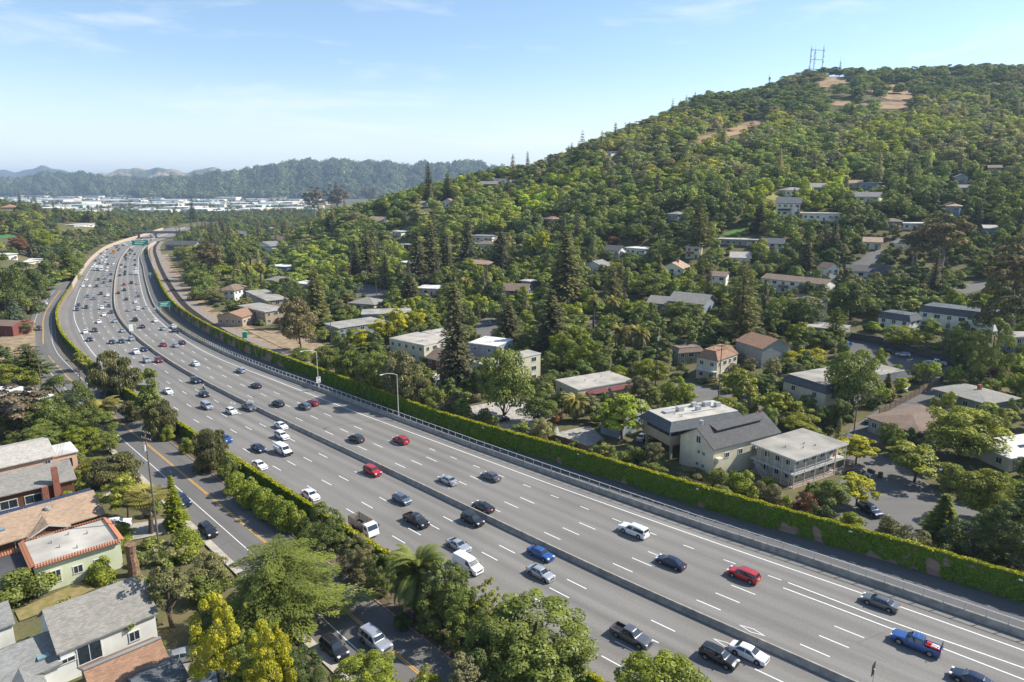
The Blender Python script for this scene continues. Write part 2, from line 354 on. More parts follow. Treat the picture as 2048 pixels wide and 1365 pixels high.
lines('edge_line', [(60, 1390, edgeR, .2, 0, 0, 0), (60, 187, itp([60, 158, 173, 187], [23, 18.1, 17.0, 17.2]), .2, 0, 0, 0), (60, 187, itp([60, 158, 187], [16, 15.5, 15.3]), .2, 0, 0, 0)], M_WHITE, fr, .0641)
lines('yellow_edge_line', [(330, 1390, 1.2, .22, 0, 0, 0)], M_YELW, fr, .064)
lines('yellow_centre_line', [(60, 438, lambda s: yc(s) - .14, .13, 0, 0, 0), (60, 438, lambda s: yc(s) + .14, .13, 0, 0, 0), (462, 640, lambda s: yc(s) - .14, .15, 0, 0, 0), (462, 640, lambda s: yc(s) + .14, .15, 0, 0, 0)], M_YEL, fr_road, .054)
lines('white_edge_line', [(60, 640, lambda s: yc(s) - 3.2, .13, 0, 0, 0), (380, 640, lambda s: yc(s) + 3.0, .13, 0, 0, 0)], M_WHITE, fr_road, .0541)
lines('path_dashes', [(100, 420, lambda s: (parR(s) + wallR(s)) / 2 + .6, .1, .9, 2.9, 0)], M_WHITE, path, .054)
def diamond(s, off, ln, wd, parent):
    V = []; Qd = []
    def pt(a, b): x, y = sp(s + a, off + b); return (float(x), float(y), float(zb(y)) + .0645)
    P = [(-ln / 2, 0), (0, wd / 2), (ln / 2, 0), (0, -wd / 2)]; k = .78
    for i in range(4):
        a, b = P[i], P[(i + 1) % 4]; j = len(V); V += [pt(*a), pt(*b), pt(b[0] * k, b[1] * k), pt(a[0] * k, a[1] * k)]; Qd.append((j, j + 1, j + 2, j + 3))
    me = np_mesh('diamond_mark', np.array(V), np.array(Qd), M_WHITE)
    if me.polygons[0].normal.z < 0: me.flip_normals()
    return link('diamond_mark', me, parent)
def px_so(u, v, h=0.): return so(*U(u, v, h))
for u, v in ((1504, 1262),): s_, o_ = px_so(u, v); diamond(s_, o_, 3.7, 1.0, fr)
for u, v in ((502, 803),): s_, o_ = px_so(u, v); diamond(s_, o_, 3.7, 1.0, fr)
for u, v in ((466, 807), (1452, 1290)): s_, o_ = px_so(u, v); diamond(s_, o_, 3.7, 1.0, fl)
# soil verge between the frontage road and the left wall, with a low kerb
M_SOIL = mat('dark_leaf_litter_soil', (.13, .10, .065), .95, .3, 2.2, bump=.4)
strip('verge', 60, 690, 4, [lambda s: yc(s) + 4.4, wallL], M_SOIL, .03, kind='structure')
M_CONC = mat('weathered_concrete', (.34, .315, .275), .85, .16, .9, bump=.15); M_CONC2 = mat('pale_concrete', (.42, .375, .31), .85, .12, .7)  # the second concrete is simply a paler, warmer one
M_DIRT = mat('dry_dirt', (.30, .22, .135), .95, .2, .35, bump=.3); M_BALL = mat('rail_ballast', (.27, .225, .185), .95, .2, 2.5, bump=.4)
def extrude_path(name, s0, s1, ds, of, prof, material, parent=None, smooth=0, dz=0., **k):
    """prof: list of (lateral, height) points, closed outline swept along the freeway"""
    ss = np.arange(s0, s1 + ds * .5, ds); n = len(prof); V = []; Fs = []
    for s_ in ss:
        o = of(s_) if callable(of) else of
        for a, h in prof:
            x, y = sp(s_, o + a); V.append((float(x), float(y), float(zb(y)) + h + dz))
    for i in range(len(ss) - 1):
        for j in range(n): Fs.append((i * n + j, i * n + (j + 1) % n, (i + 1) * n + (j + 1) % n, (i + 1) * n + j))
    Fs += [tuple(range(n)), tuple(range((len(ss) - 1) * n, len(ss) * n))[::-1]]
    m = MB(); m.add(V, Fs); return m.build(name, material, parent, smooth, **k)
med = extrude_path('median_barrier', 60, 1390, 4, 0, [(-.34, 0), (-.34, .1), (-.2, .33), (-.11, 1.0), (.11, 1.0), (.2, .33), (.34, .1), (.34, 0)], M_CONC)
tag(med, 'long grey concrete median barrier between the two carriageways', 'barrier')
par = extrude_path('roadside_parapet', 60, 530, 4, parR, [(-.28, 0), (-.22, .25), (-.15, 1.05), (.15, 1.05), (.15, 0)], M_CONC); tag(par, 'low concrete parapet with metal railing along the outbound shoulder', 'barrier')
par2 = extrude_path('roadside_parapet', 534, 1000, 4, parR, [(-.28, 0), (-.22, .25), (-.15, 1.05), (.15, 1.05), (.15, 0)], M_CONC2); tag(par2, 'far concrete parapet beside the shaded ramp beyond the green sign', 'barrier')
kb = extrude_path('kerb', 60, 640, 4, lambda s: yc(s) + 4.35, [(-.1, 0), (-.1, .16), (.12, .16), (.12, 0)], mat('brown_stone_kerb', (.34, .24, .17), .9, .25, 1.5)); kb['kind'] = 'structure'
# railing on the parapet
M_RAIL = mat('galvanised_rail', (.62, .60, .56), .5, .08, 3, metal=.2)
def fence_rail(s0, s1, of, base, h, step, parent, rr=.065):
    pts = []; 
    for s_ in np.arange(s0, s1 + .1, 4): x, y = sp(s_, of(s_)); pts.append((float(x), float(y), float(zb(y))))
    for hh, r_ in ((h, rr), (.08, rr * .7)):
        MB().tube([(a, b, c + base + hh) for a, b, c in pts], r_, 5).build('rail', M_RAIL, parent)
    pm = MB().box((0, 0, h / 2), (.12, .12, h)).mesh('post', M_RAIL)
    for s_ in np.arange(s0, s1, step):
        x, y = sp(s_, of(s_)); link('post', pm, parent, (float(x), float(y), float(zb(y)) + base))
fence_rail(110, 528, parR, 1.05, 1.15, 2.45, par)
# ================================================================== sound walls with ivy
M_WALL = mat('brown_sound_wall', (.27, .19, .145), .9, .2, 1.2, bump=.3); M_TAN = mat('tan_retaining_wall', (.45, .36, .27), .9, .15, .6)
M_CAP = mat('wall_cap', (.36, .27, .2), .9, .15, 1)
def wall_panels(name, label, s0, s1, of, h, th, step, material, cap=True):
    root = empty(name, (0, 0, 0)); tag(root, label, 'wall')
    pm = MB().box((0, 0, h / 2 - .3), (1, th, h + .6)).mesh('panel', material); cm = MB().box((0, 0, h + .07), (1, th + .12, .14)).mesh('cap', M_CAP)
    ss = np.arange(s0, s1, step)
    for a in ss:
        x0, y0 = sp(a, of(a)); x1, y1 = sp(a + step, of(a + step)); L = math.hypot(x1 - x0, y1 - y0); an = math.atan2(y1 - y0, x1 - x0)
        c = (float(x0 + x1) / 2, float(y0 + y1) / 2, float(zb((y0 + y1) / 2)))
        link('panel', pm, root, c, an, (L + .02, 1, 1))
        if cap and a < 420: link('cap', cm, root, c, an, (L + .01, 1, 1))
    return root
wallR_h = 4.1
wr = wall_panels('sound_wall', 'tall ivy-covered brown sound wall between the path and the houses', 96, 700, wallR, wallR_h, .25, 6., M_WALL)
wr2 = wall_panels('sound_wall', 'far bare tan sound wall below the railway curve', 702, 1040, wallR, 3.6, .3, 12., M_TAN, False)
wl_ = wall_panels('sound_wall', 'ivy-covered wall between the freeway and the frontage road', 150, 640, wallL, 2.7, .25, 6., M_WALL)
wl2 = wall_panels('retaining_wall', 'pale tan retaining wall along the inbound shoulder, far bend', 642, 1330, wallL, 3.4, .4, 12., M_TAN, False)
def leaf_mat(name, base=None, trans=.3, rnd=None):
    """base None -> the object's own colour; rnd -> colour ramp picked per instance"""
    m = bpy.data.materials.new(name); m.use_nodes = True; n = m.node_tree.nodes; l = m.node_tree.links; n.remove(n['Principled BSDF'])
    out = n['Material Output']; at = n.new('ShaderNodeAttribute'); at.attribute_name = 'tone'
    oi = n.new('ShaderNodeObjectInfo')
    if base is not None: c = n.new('ShaderNodeRGB'); c.outputs[0].default_value = (*base, 1); src = c.outputs[0]
    elif rnd:
        c = n.new('ShaderNodeValToRGB'); c.color_ramp.interpolation = 'LINEAR'; e = c.color_ramp.elements
        e[0].position = 0; e[0].color = (*rnd[0], 1); e[1].position = 1; e[1].color = (*rnd[-1], 1)
        for i in range(1, len(rnd) - 1): q = e.new(i / (len(rnd) - 1)); q.color = (*rnd[i], 1)
        l.new(oi.outputs['Random'], c.inputs[0]); src = c.outputs[0]
    else: src = oi.outputs['Color']
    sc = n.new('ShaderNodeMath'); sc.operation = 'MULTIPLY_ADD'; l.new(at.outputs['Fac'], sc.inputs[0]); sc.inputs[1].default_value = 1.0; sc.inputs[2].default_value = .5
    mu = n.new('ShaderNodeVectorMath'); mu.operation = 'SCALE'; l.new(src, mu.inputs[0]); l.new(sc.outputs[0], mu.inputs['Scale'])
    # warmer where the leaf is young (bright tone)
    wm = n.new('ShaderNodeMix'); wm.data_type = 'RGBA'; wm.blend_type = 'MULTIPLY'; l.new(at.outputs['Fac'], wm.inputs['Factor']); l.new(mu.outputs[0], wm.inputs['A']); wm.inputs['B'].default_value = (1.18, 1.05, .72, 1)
    d = n.new('ShaderNodeBsdfDiffuse'); t = n.new('ShaderNodeBsdfTranslucent'); mxs = n.new('ShaderNodeMixShader'); mxs.inputs[0].default_value = trans
    l.new(wm.outputs['Result'], d.inputs['Color']); l.new(wm.outputs['Result'], t.inputs['Color']); l.new(d.outputs[0], mxs.inputs[1]); l.new(t.outputs[0], mxs.inputs[2])
    g = n.new('ShaderNodeBsdfGlossy'); g.inputs['Roughness'].default_value = .45; g.inputs['Color'].default_value = (.9, .95, .85, 1); ms2 = n.new('ShaderNodeMixShader'); ms2.inputs[0].default_value = .018
    l.new(mxs.outputs[0], ms2.inputs[1]); l.new(g.outputs[0], ms2.inputs[2]); l.new(ms2.outputs[0], out.inputs['Surface'])
    return m
def quads_at(C, Nrm, size, jitter=.6, asp=1.3):
    """leaf quads centred on C, roughly facing Nrm"""
    n = len(C); nn = Nrm + rng.normal(0, jitter, (n, 3)); nn /= np.linalg.norm(nn, axis=1)[:, None] + 1e-9
    r = rng.normal(size=(n, 3)); a = np.cross(nn, r); a /= np.linalg.norm(a, axis=1)[:, None] + 1e-9; b = np.cross(nn, a)
    s = (size * rng.uniform(.6, 1.35, n))[:, None] if np.ndim(size) == 0 else (size * rng.uniform(.7, 1.3, n))[:, None]
    a *= s * .5 * asp; b *= s * .5
    V = np.stack([C - a * .9, C + b, C + a, C - b], 1).reshape(-1, 3)
    return V, np.arange(4 * n).reshape(-1, 4)
IVY = leaf_mat('ivy_leaves', (.15, .265, .018), .4); IVY_SUNTINT = leaf_mat('sun_tinted_ivy_leaves', (.32, .34, .02), .35)  # yellow crest leaves carry the sunlight on the wall top in their colour
def ivy(name, label, segs, of, h, side, material, top_mat):
    C = []; Nn = []; S = []; Cc = []; Nc = []; Sc = []
    for s0, s1, dens, size, cov in segs:
        n = int((s1 - s0) * h * dens); s_ = rng.uniform(s0, s1, n); z_ = rng.uniform(0, h, n) 
        f = np.sin(s_ * .9 + 1.3 * np.sin(s_ * .23)) * .5 + np.sin(s_ * .37 + z_ * .8 + 2) * .5 + np.sin(s_ * 2.3 - z_ * 1.1) * .25 + (z_ / h - .45) * 1.1
        keep = f > (1.25 - 2.3 * cov); s_, z_ = s_[keep], z_[keep]; n = len(s_)
        bul = .16 + .12 * np.sin(s_ * 1.7 + z_) + rng.uniform(-.1, .2, n)
        o = np.array([of(q) for q in s_]) + side * bul; x, y = sp(s_, o)
        nx_ = np.interp(s_, MS, MN[:, 0]) * side; ny_ = np.interp(s_, MS, MN[:, 1]) * side
        C.append(np.stack([x, y, zb(y) + z_], -1)); Nn.append(np.stack([nx_, ny_, np.full(n, .25)], -1)); S.append(np.full(n, size))
        n = int((s1 - s0) * dens * 1.1); s_ = rng.uniform(s0, s1, n); o = np.array([of(q) for q in s_]) + rng.normal(0, .2, n); x, y = sp(s_, o)
        bump = .25 * np.abs(np.sin(s_ * .8)) * rng.uniform(0, 1, n)
        Cc.append(np.stack([x, y, zb(y) + h + .12 + bump], -1)); Nc.append(np.tile([0, 0, 1.], (n, 1))); Sc.append(np.full(n, size))
    V, Qq = quads_at(np.concatenate(C), np.concatenate(Nn), np.concatenate(S), .55)
    o = link(name, np_mesh(name, V, Qq, material, rng.uniform(.1, .8, len(Qq))), kind='stuff'); tag(o, label, 'ivy')
    V, Qq = quads_at(np.concatenate(Cc), np.concatenate(Nc), np.concatenate(Sc), .7)
    link('ivy_crest', np_mesh('ivy_crest', V, Qq, top_mat, rng.uniform(.2, 1, len(Qq))), o)['kind'] = 'stuff'
ivy('ivy', 'dense green ivy hanging over the outbound sound wall', [(110, 166, 120, .27, 1.3), (166, 198, 120, .27, .80), (198, 300, 110, .28, 1.06), (300, 365, 90, .3, 1.1), (365, 440, 26, .32, .62), (440, 520, 16, .36, .45), (520, 700, 10, .45, .6)], wallR, wallR_h, -1, IVY, IVY_SUNTINT)
ivy('ivy', 'yellow-topped ivy over the wall beside the frontage road', [(150, 330, 75, .28, 1.25), (330, 460, 30, .32, .99), (460, 640, 22, .4, .99)], wallL, 2.7, -1, IVY, IVY_SUNTINT)
# small white reflectors on the wall top
MK = ['third', 'second', 'first', 'fifth', 'fourth', 'sixth', 'seventh', 'tenth', 'ninth', 'eighth']
rm = MB().box((0, 0, 0), (.5, .06, .22)).mesh('wall_marker', mat('white_plate', (.8, .8, .8), .5, .05))
for i, (u, v) in enumerate(((1396, 979), (1701, 1065), (2043, 1159), (970, 856), (1152, 912), (730, 777), (648, 747), (472, 679), (520, 699), (577, 722))):
    s_, o_ = px_so(u, v, 3.4); x, y = sp(s_, wallR(s_) - .5); an = math.atan2(float(np.interp(s_, MS, MT[:, 1])), float(np.interp(s_, MS, MT[:, 0])))
    tag(link('wall_marker', rm, None, (float(x), float(y), float(zb(y)) + 3.6), an), f"small white marker plate on the outbound ivy wall, {MK[i]} from the right edge", 'marker', 'marker plates along the outbound sound wall')
# grass strips by the parapet
GRASS = leaf_mat('verge_grass', (.20, .17, .05), .2)
def grass_strip(s0, s1, o0, o1, n, size):
    s_ = rng.uniform(s0, s1, n); t = rng.uniform(0, 1, n); o = np.array([o0(q) for q in s_]) * (1 - t) + np.array([o1(q) for q in s_]) * t
    x, y = sp(s_, o); return np.stack([x, y, zb(y) + .12 + rng.uniform(0, .12, n)], -1)
C = np.concatenate([grass_strip(100, 215, lambda s: parR(s) + .25, lambda s: parR(s) + 1.3, 9000, .2), grass_strip(425, 527, lambda s: parR(s) + .3, lambda s: parR(s) + 2.8, 9000, .3)])
V, Qq = quads_at(C, np.tile([0, 0, 1.], (len(C), 1)), .24, .9); g_ = link('verge_grass', np_mesh('verge_grass', V, Qq, GRASS, rng.uniform(0, 1, len(Qq))), kind='stuff'); tag(g_, 'dry yellow-green grass strip behind the parapet', 'grass')
# ================================================================== railway
trk = itp([330, 440, 500, 700, 848, 974, 1068, 1120], [32.4, 31.8, 32.2, 30.6, 29.4, 25.6, 18.6, 13])
strip('railway_ballast', 360, 1090, 4, [lambda s: trk(s) - 4.6, trk, lambda s: trk(s) + 5.5], M_BALL, .02, kind='structure')
strip('dirt_verge', 340, 900, 4, [lambda s: trk(s) + 5.4, lambda s: trk(s) + 11], M_DIRT, -.02, kind='structure')
rail = empty('railway_track'); tag(rail, 'single railway track curving behind the far sound wall', 'railway')
M_IRON = mat('rusty_rail', (.10, .075, .06), .5, .2, 4, metal=.6); M_TIE = mat('dark_wood_sleeper', (.06, .048, .04), .9, .2, 4)
extrude_path('bed', 370, 1088, 4, trk, [(-1.6, 0), (-1.2, .22), (1.2, .22), (1.6, 0)], mat('track_bed', (.13, .11, .095), .95, .2, 3), rail, dz=.03)
for d_ in (-.72, .72): extrude_path('rail', 370, 1088, 4, lambda s: trk(s) + d_, [(-.06, .24), (-.06, .42), (.06, .42), (.06, .24)], M_IRON, rail, dz=.03)
tb = MB()
for s_ in np.arange(372, 1086, .75):
    x, y = sp(s_, trk(s_)); an = math.atan2(float(np.interp(s_, MS, MN[:, 1])), float(np.interp(s_, MS, MN[:, 0]))); tb.box((float(x), float(y), float(zb(y)) + .3), (2.5, .26, .14), an)
tb.build('sleepers', M_TIE, rail)['kind'] = 'stuff'
# ================================================================== streets, lots and yards
def ground_poly(name, px, material, dz=.06, kind='structure', world_pts=None):
    P = [U(*q) for q in px] if world_pts is None else world_pts; P = [np.array(q) for q in P]
    c = np.mean(P, 0); V = []; Fs = []; K = 5
    # concentric rings so the sheet follows the slope
    n = len(P); D = []
    for i in range(n):
        a, b = P[i], P[(i + 1) % n]; m_ = max(1, int(np.linalg.norm(b - a) / 6)); D += [a + (b - a) * j / m_ for j in range(m_)]
    n = len(D)
    for k in range(K):
        t = 1 - k / K
        for d in D: q = c + (d - c) * t; V.append((q[0], q[1], 0))
    V.append((c[0], c[1], 0)); V = np.array(V); V[:, 2] = gz(V[:, 0], V[:, 1]) + dz
    for k in range(K - 1):
        for i in range(n): Fs.append((k * n + i, k * n + (i + 1) % n, (k + 1) * n + (i + 1) % n, (k + 1) * n + i))
    for i in range(n): Fs.append(((K - 1) * n + i, (K - 1) * n + (i + 1) % n, K * n))
    m = MB(); m.add(V, Fs); me = m.mesh(name, material)
    if me.polygons[0].normal.z < 0: me.flip_normals()
    u = me.uv_layers.new(name='UVMap'); co = V[:, :2]
    for l_ in me.loops: u.data[l_.index].uv = co[l_.vertex_index]
    return link(name, me, kind=kind)
POLYS = [
 ('street', [(1695, 915), (1755, 900), (1880, 985), (2080, 1080), (2080, 1150), (1930, 1100), (1720, 1085), (1650, 1060)], A_ST),
 ('alley', [(1675, 905), (1745, 912), (1800, 838), (1905, 780), (1875, 764), (1770, 812), (1700, 856)], A_ST),
 ('parking_lot', [(1668, 696), (1700, 676), (1760, 672), (1840, 700), (1965, 745), (1850, 765), (1790, 745), (1740, 728)], A_PATH),
 ('street', [(1310, 775), (1370, 764), (1500, 792), (1560, 850), (1470, 838), (1340, 838)], A_ST),
 ('gravel_lot', [(930, 815), (1050, 795), (1110, 835), (1120, 870), (1010, 872)], mat('pale_gravel', (.4, .37, .33), .95, .2, 1.2)),
 ('driveway', [(1105, 868), (1180, 852), (1210, 880), (1180, 893), (1120, 886)], M_CONC),
 ('driveway', [(845, 742), (930, 748), (960, 735), (1030, 742), (960, 790), (890, 792)], M_CONC2),
 ('street', [(688, 566), (745, 570), (790, 590), (745, 597), (700, 590)], A_ST),
 ('street', [(955, 645), (985, 630), (1000, 660), (975, 680), (950, 670)], A_ST),
 ('street', [(1120, 618), (1150, 622), (1300, 690), (1280, 700)], A_ST),
 ('dirt_lot', [(430, 620), (500, 655), (600, 668), (690, 712), (660, 728), (560, 695), (470, 650)], M_DIRT),
 ('street', [(1688, 540), (1740, 505), (1765, 498), (1770, 512), (1720, 545)], A_ST),
 ('hill_street', [(1900, 575), (1975, 560), (1990, 575), (1920, 592)], A_ST),
 ('dirt_lot', [(0, 660), (70, 650), (72, 700), (60, 725), (0, 720), (-60, 700)], M_DIRT),
 ('side_street', [(60, 742), (95, 728), (100, 770), (70, 790), (-60, 800), (-60, 760)], A_ST),
 ('driveway', [(180, 1062), (335, 1038), (350, 1065), (215, 1092)], M_CONC),
 ('driveway', [(300, 1400), (320, 1305), (420, 1285), (440, 1340), (420, 1400)], M_CONC),
 ('yard_path', [(150, 938), (230, 925), (235, 937), (150, 955)], M_CONC2),
 ('yard_path', [(170, 990), (250, 968), (262, 985), (190, 1005)], M_CONC2),
 ('lawn', [(30, 1225), (160, 1165), (190, 1180), (80, 1230), (40, 1245)], mat('patchy_lawn', (.16, .15, .045), .95, .3, .9, (.30, .22, .10))),
 ('sports_field', [(-40, 482), (40, 478), (42, 470), (-40, 470)], mat('green_turf', (.07, .16, .04), .9, .1, .2)),
 ('lawn', [(1440, 470), (1480, 455), (1510, 462), (1470, 475)], mat('bright_lawn', (.10, .17, .03), .9, .2, .4)),
 ('lawn', [(1525, 398), (1545, 388), (1565, 392), (1550, 402)], mat('yellow_lawn', (.26, .24, .06), .9, .2, .4)),
 ('parking_lot', [(460, 640), (510, 650), (560, 645), (540, 635), (480, 630)], A_PATH),
]
DZS = {}
for i, (nm, px, m_) in enumerate(POLYS): ground_poly(nm, px, m_, .06 + .006 * i)
fp = [sp(s, yc(s) - 6.3) for s in np.arange(170, 331, 10)]
strip('sidewalk', 60, 328, 2, [lambda s: yc(s) - 6.38, lambda s: yc(s) - 7.6], M_CONC2, .1, kind='structure')
# ================================================================== overpass
br = empty('road_overpass'); tag(br, 'far concrete road overpass crossing above the freeway', 'bridge')
xA, yA = U(235, 462, 7.); xB, yB = U(372, 465, 7.); an = math.atan2(yB - yA, xB - xA); L = math.hypot(xB - xA, yB - yA); zc = float(zb(yA))
c = Vector(((xA + xB) / 2, (yA + yB) / 2, zc)); br.location = c; br.rotation_euler = (0, 0, an)
MB().box((0, 0, 6.6), (L + 30, 12, 1.6)).build('deck', mat('dark_bridge_concrete', (.2, .19, .17), .9, .15), br)
for q in (-5.9, 5.9): MB().box((0, q, 7.9), (L + 30, .3, 1.1)).build('parapet', M_CONC, br)
for q in (-.3, .05, .36): MB().cyl((q * L, 0, 2.6), 1.0, 6.4).build('pier', M_CONC2, br)
# ================================================================== vehicles
def paint(name, col, metal=.3):
    if name in MATS: return MATS[name]
    m = mat(name, col, .32, .03, 6, metal=metal, spec=.5, coat=.6); return m
PAINT = {'white': paint('white_car_paint', (.74, .74, .73), 0), 'silver': paint('silver_car_paint', (.46, .47, .48), .5), 'grey': paint('grey_car_paint', (.13, .135, .145), .4),
 'black': paint('black_car_paint', (.016, .016, .019), .1), 'dark': paint('charcoal_car_paint', (.035, .038, .045), .3), 'navy': paint('navy_car_paint', (.018, .027, .06), .3), 'blue': paint('blue_car_paint', (.02, .085, .28), .2),
 'red': paint('red_car_paint', (.42, .02, .022), .1), 'crimson': paint('crimson_car_paint', (.24, .012, .03), .3), 'maroon': paint('maroon_car_paint', (.075, .018, .03), .3), 'slate': paint('slate_blue_car_paint', (.12, .16, .20), .4),
 'tan': paint('tan_car_paint', (.34, .29, .22), .3), 'orange': paint('orange_bus_paint', (.55, .22, .03), 0), 'brown': paint('brown_car_paint', (.12, .095, .075), .3), 'lavender': paint('pale_lavender_car_paint', (.42, .41, .47), .4)}
M_GLASS = mat('tinted_car_glass', (.02, .028, .036), .06, .1, 3, spec=.8, coat=.3); M_TYRE = mat('rubber_tyre', (.018, .018, .018), .85, .1, 8); M_RIM = mat('alloy_rim', (.42, .42, .43), .35, .1, 8, metal=.7)
M_TRIM = mat('black_plastic_trim', (.022, .022, .024), .6, .1, 8); M_HEAD = mat('clear_headlight_lens', (.75, .77, .8), .15, .05, 5, spec=.7); M_TAIL = mat('red_tail_lens', (.42, .012, .012), .25, .05, 5, spec=.6)
M_PLATE = mat('number_plate', (.7, .7, .68), .5, .05)
KIND = {  # stations: x, roof/hood z, belt z, half width at belt, half width at top
 'sedan': dict(st=[(-2.38, .62, .55, .70, .55), (-2.33, .96, .84, .82, .64), (-1.72, 1.07, .94, .88, .70), (-1.0, 1.41, .97, .90, .58), (-.1, 1.46, .96, .91, .60), (.42, 1.42, .95, .91, .60), (1.18, 1.0, .93, .90, .72), (1.9, .88, .82, .87, .68), (2.27, .74, .68, .80, .60), (2.38, .52, .48, .70, .5)], ax=1.4, wr=.33, w=.91, side=(-1.52, 1.0, -.95, .4), ws=(.44, 1.16), rw=(-1.7, -1.02), bp=-.2),
 'coupe': dict(st=[(-2.4, .62, .55, .72, .55), (-2.34, .95, .84, .84, .64), (-1.9, 1.03, .93, .92, .70), (-.85, 1.32, .95, .93, .56), (-.2, 1.36, .94, .94, .58), (.2, 1.33, .93, .94, .58), (.95, .98, .92, .93, .74), (1.9, .86, .8, .9, .7), (2.28, .72, .66, .82, .62), (2.4, .5, .46, .72, .5)], ax=1.42, wr=.34, w=.94, side=(-1.3, .8, -.8, .18), ws=(.22, .93), rw=(-1.88, -.88), bp=-.55),
 'hatch': dict(st=[(-2.12, .6, .55, .72, .6), (-2.08, .95, .88, .84, .66), (-1.6, 1.40, .99, .88, .58), (-.6, 1.49, .97, .89, .6), (.35, 1.43, .96, .89, .6), (1.1, 1.02, .94, .88, .72), (1.72, .9, .83, .86, .66), (2.02, .74, .68, .78, .58), (2.12, .52, .48, .7, .5)], ax=1.3, wr=.32, w=.89, side=(-1.75, .95, -1.45, .33), ws=(.37, 1.08), rw=(-2.06, -1.64), bp=-.3),
 'suv': dict(st=[(-2.33, .65, .6, .8, .7), (-2.29, 1.1, 1.02, .88, .72), (-2.05, 1.60, 1.06, .92, .65), (-1.2, 1.70, 1.06, .93, .68), (-.1, 1.70, 1.05, .93, .68), (.5, 1.63, 1.05, .93, .66), (1.15, 1.14, 1.05, .92, .76), (1.95, 1.02, .95, .90, .74), (2.28, .86, .8, .84, .66), (2.36, .58, .54, .76, .6)], ax=1.4, wr=.37, w=.93, side=(-2.1, .98, -1.95, .48), ws=(.52, 1.12), rw=(-2.28, -2.06), bp=-.2),
 'bigsuv': dict(st=[(-2.65, .7, .65, .86, .8), (-2.6, 1.2, 1.1, .95, .8), (-2.45, 1.80, 1.16, .99, .76), (-1.2, 1.88, 1.16, 1.0, .78), (-.1, 1.88, 1.15, 1.0, .78), (.55, 1.80, 1.15, 1.0, .76), (1.15, 1.27, 1.15, .99, .84), (2.2, 1.18, 1.08, .97, .82), (2.6, 1.04, .95, .92, .76), (2.68, .65, .6, .84, .7)], ax=1.55, wr=.4, w=1.0, side=(-2.45, 1.0, -2.35, .52), ws=(.58, 1.12), rw=(-2.59, -2.46), bp=-.25),
 'minivan': dict(st=[(-2.5, .6, .56, .82, .7), (-2.46, 1.05, .98, .92, .76), (-2.25, 1.68, 1.02, .96, .7), (-1.0, 1.76, 1.02, .97, .72), (.4, 1.70, 1.0, .97, .7), (.75, 1.6, .99, .97, .68), (1.6, 1.05, .95, .94, .76), (2.1, .92, .86, .9, .7), (2.4, .76, .7, .84, .62), (2.5, .52, .48, .74, .55)], ax=1.5, wr=.34, w=.97, side=(-2.2, 1.4, -2.1, .75), ws=(.78, 1.56), rw=(-2.45, -2.27), bp=-.1),
 'van': dict(st=[(-2.7, .5, .48, .96, .9), (-2.69, 1.4, 1.2, .99, .88), (-2.66, 2.02, 1.3, 1.0, .82), (-1, 2.06, 1.3, 1.0, .84), (.6, 2.04, 1.28, 1.0, .82), (.95, 1.95, 1.22, 1.0, .8), (1.75, 1.25, 1.1, .98, .84), (2.35, 1.08, 1.0, .94, .78), (2.62, .9, .82, .88, .7), (2.7, .55, .5, .8, .62)], ax=1.65, wr=.36, w=1.0, side=(.35, 1.55, .35, .92), ws=(.98, 1.72), rw=(-2.69, -2.665), bp=9),
 'pickup': dict(st=[(-2.85, .62, .6, .9, .86), (-2.8, .66, .64, .93, .9), (-.98, .68, .66, .95, .9), (-.94, 1.2, 1.08, .95, .8), (-.85, 1.78, 1.1, .95, .7), (.1, 1.83, 1.1, .96, .72), (.45, 1.78, 1.1, .96, .7), (1.15, 1.2, 1.1, .95, .82), (2.3, 1.1, 1.02, .93, .8), (2.72, 1.0, .92, .9, .74), (2.82, .6, .56, .82, .68)], ax=1.75, wr=.41, w=.96, side=(-.86, 1.0, -.8, .42), ws=(.48, 1.12), rw=(-.93, -.86), bp=.0),
}
def interp_st(st, x): return [np.interp(x, [q[0] for q in st], [q[i] for q in st]) for i in range(1, 5)]
def hull(k):
    K = KIND[k]; st = K['st']; x0, x1 = st[0][0], st[-1][0]
    xs = sorted(set([round(q[0], 3) for q in st] + [round(x, 3) for x in np.arange(x0 + .1, x1 - .05, .13)]))
    V = []; Fs = []; base = .22 if k in ('sedan', 'coupe', 'hatch') else .3; n = 0
    for x in xs:
        zt, zbt, wb, wt = interp_st(st, x); zlow = base
        for a in (-K['ax'], K['ax']):
            d = abs(x - a); r = K['wr'] + .07
            if d < r: zlow = max(zlow, K['wr'] + math.sqrt(r * r - d * d) * .98)
        zlow = min(zlow, zbt - .04); mid = (zlow + zbt) / 2; cur = max(zt - zbt, .02)
        prof = [(wb * .90, zlow), (wb * .985, zlow + .03), (wb * 1.01, mid), (wb, zbt - .02), (wb * .985, zbt), (wt + (wb - wt) * .12, zt - cur * .14), (wt * .93, zt - .015), (wt * .5, zt + .012)]
        ring = [(x, -a, b) for a, b in prof] + [(x, a, b) for a, b in prof[::-1]]; n = len(ring); V += ring
    for i in range(len(xs) - 1):
        for j in range(n): Fs.append((i * n + j, i * n + (j + 1) % n, (i + 1) * n + (j + 1) % n, (i + 1) * n + j))
    m_ = len(xs); Fs += [tuple(range(n))[::-1], tuple(range((m_ - 1) * n, m_ * n))]
    return V, [f[::-1] for f in Fs]
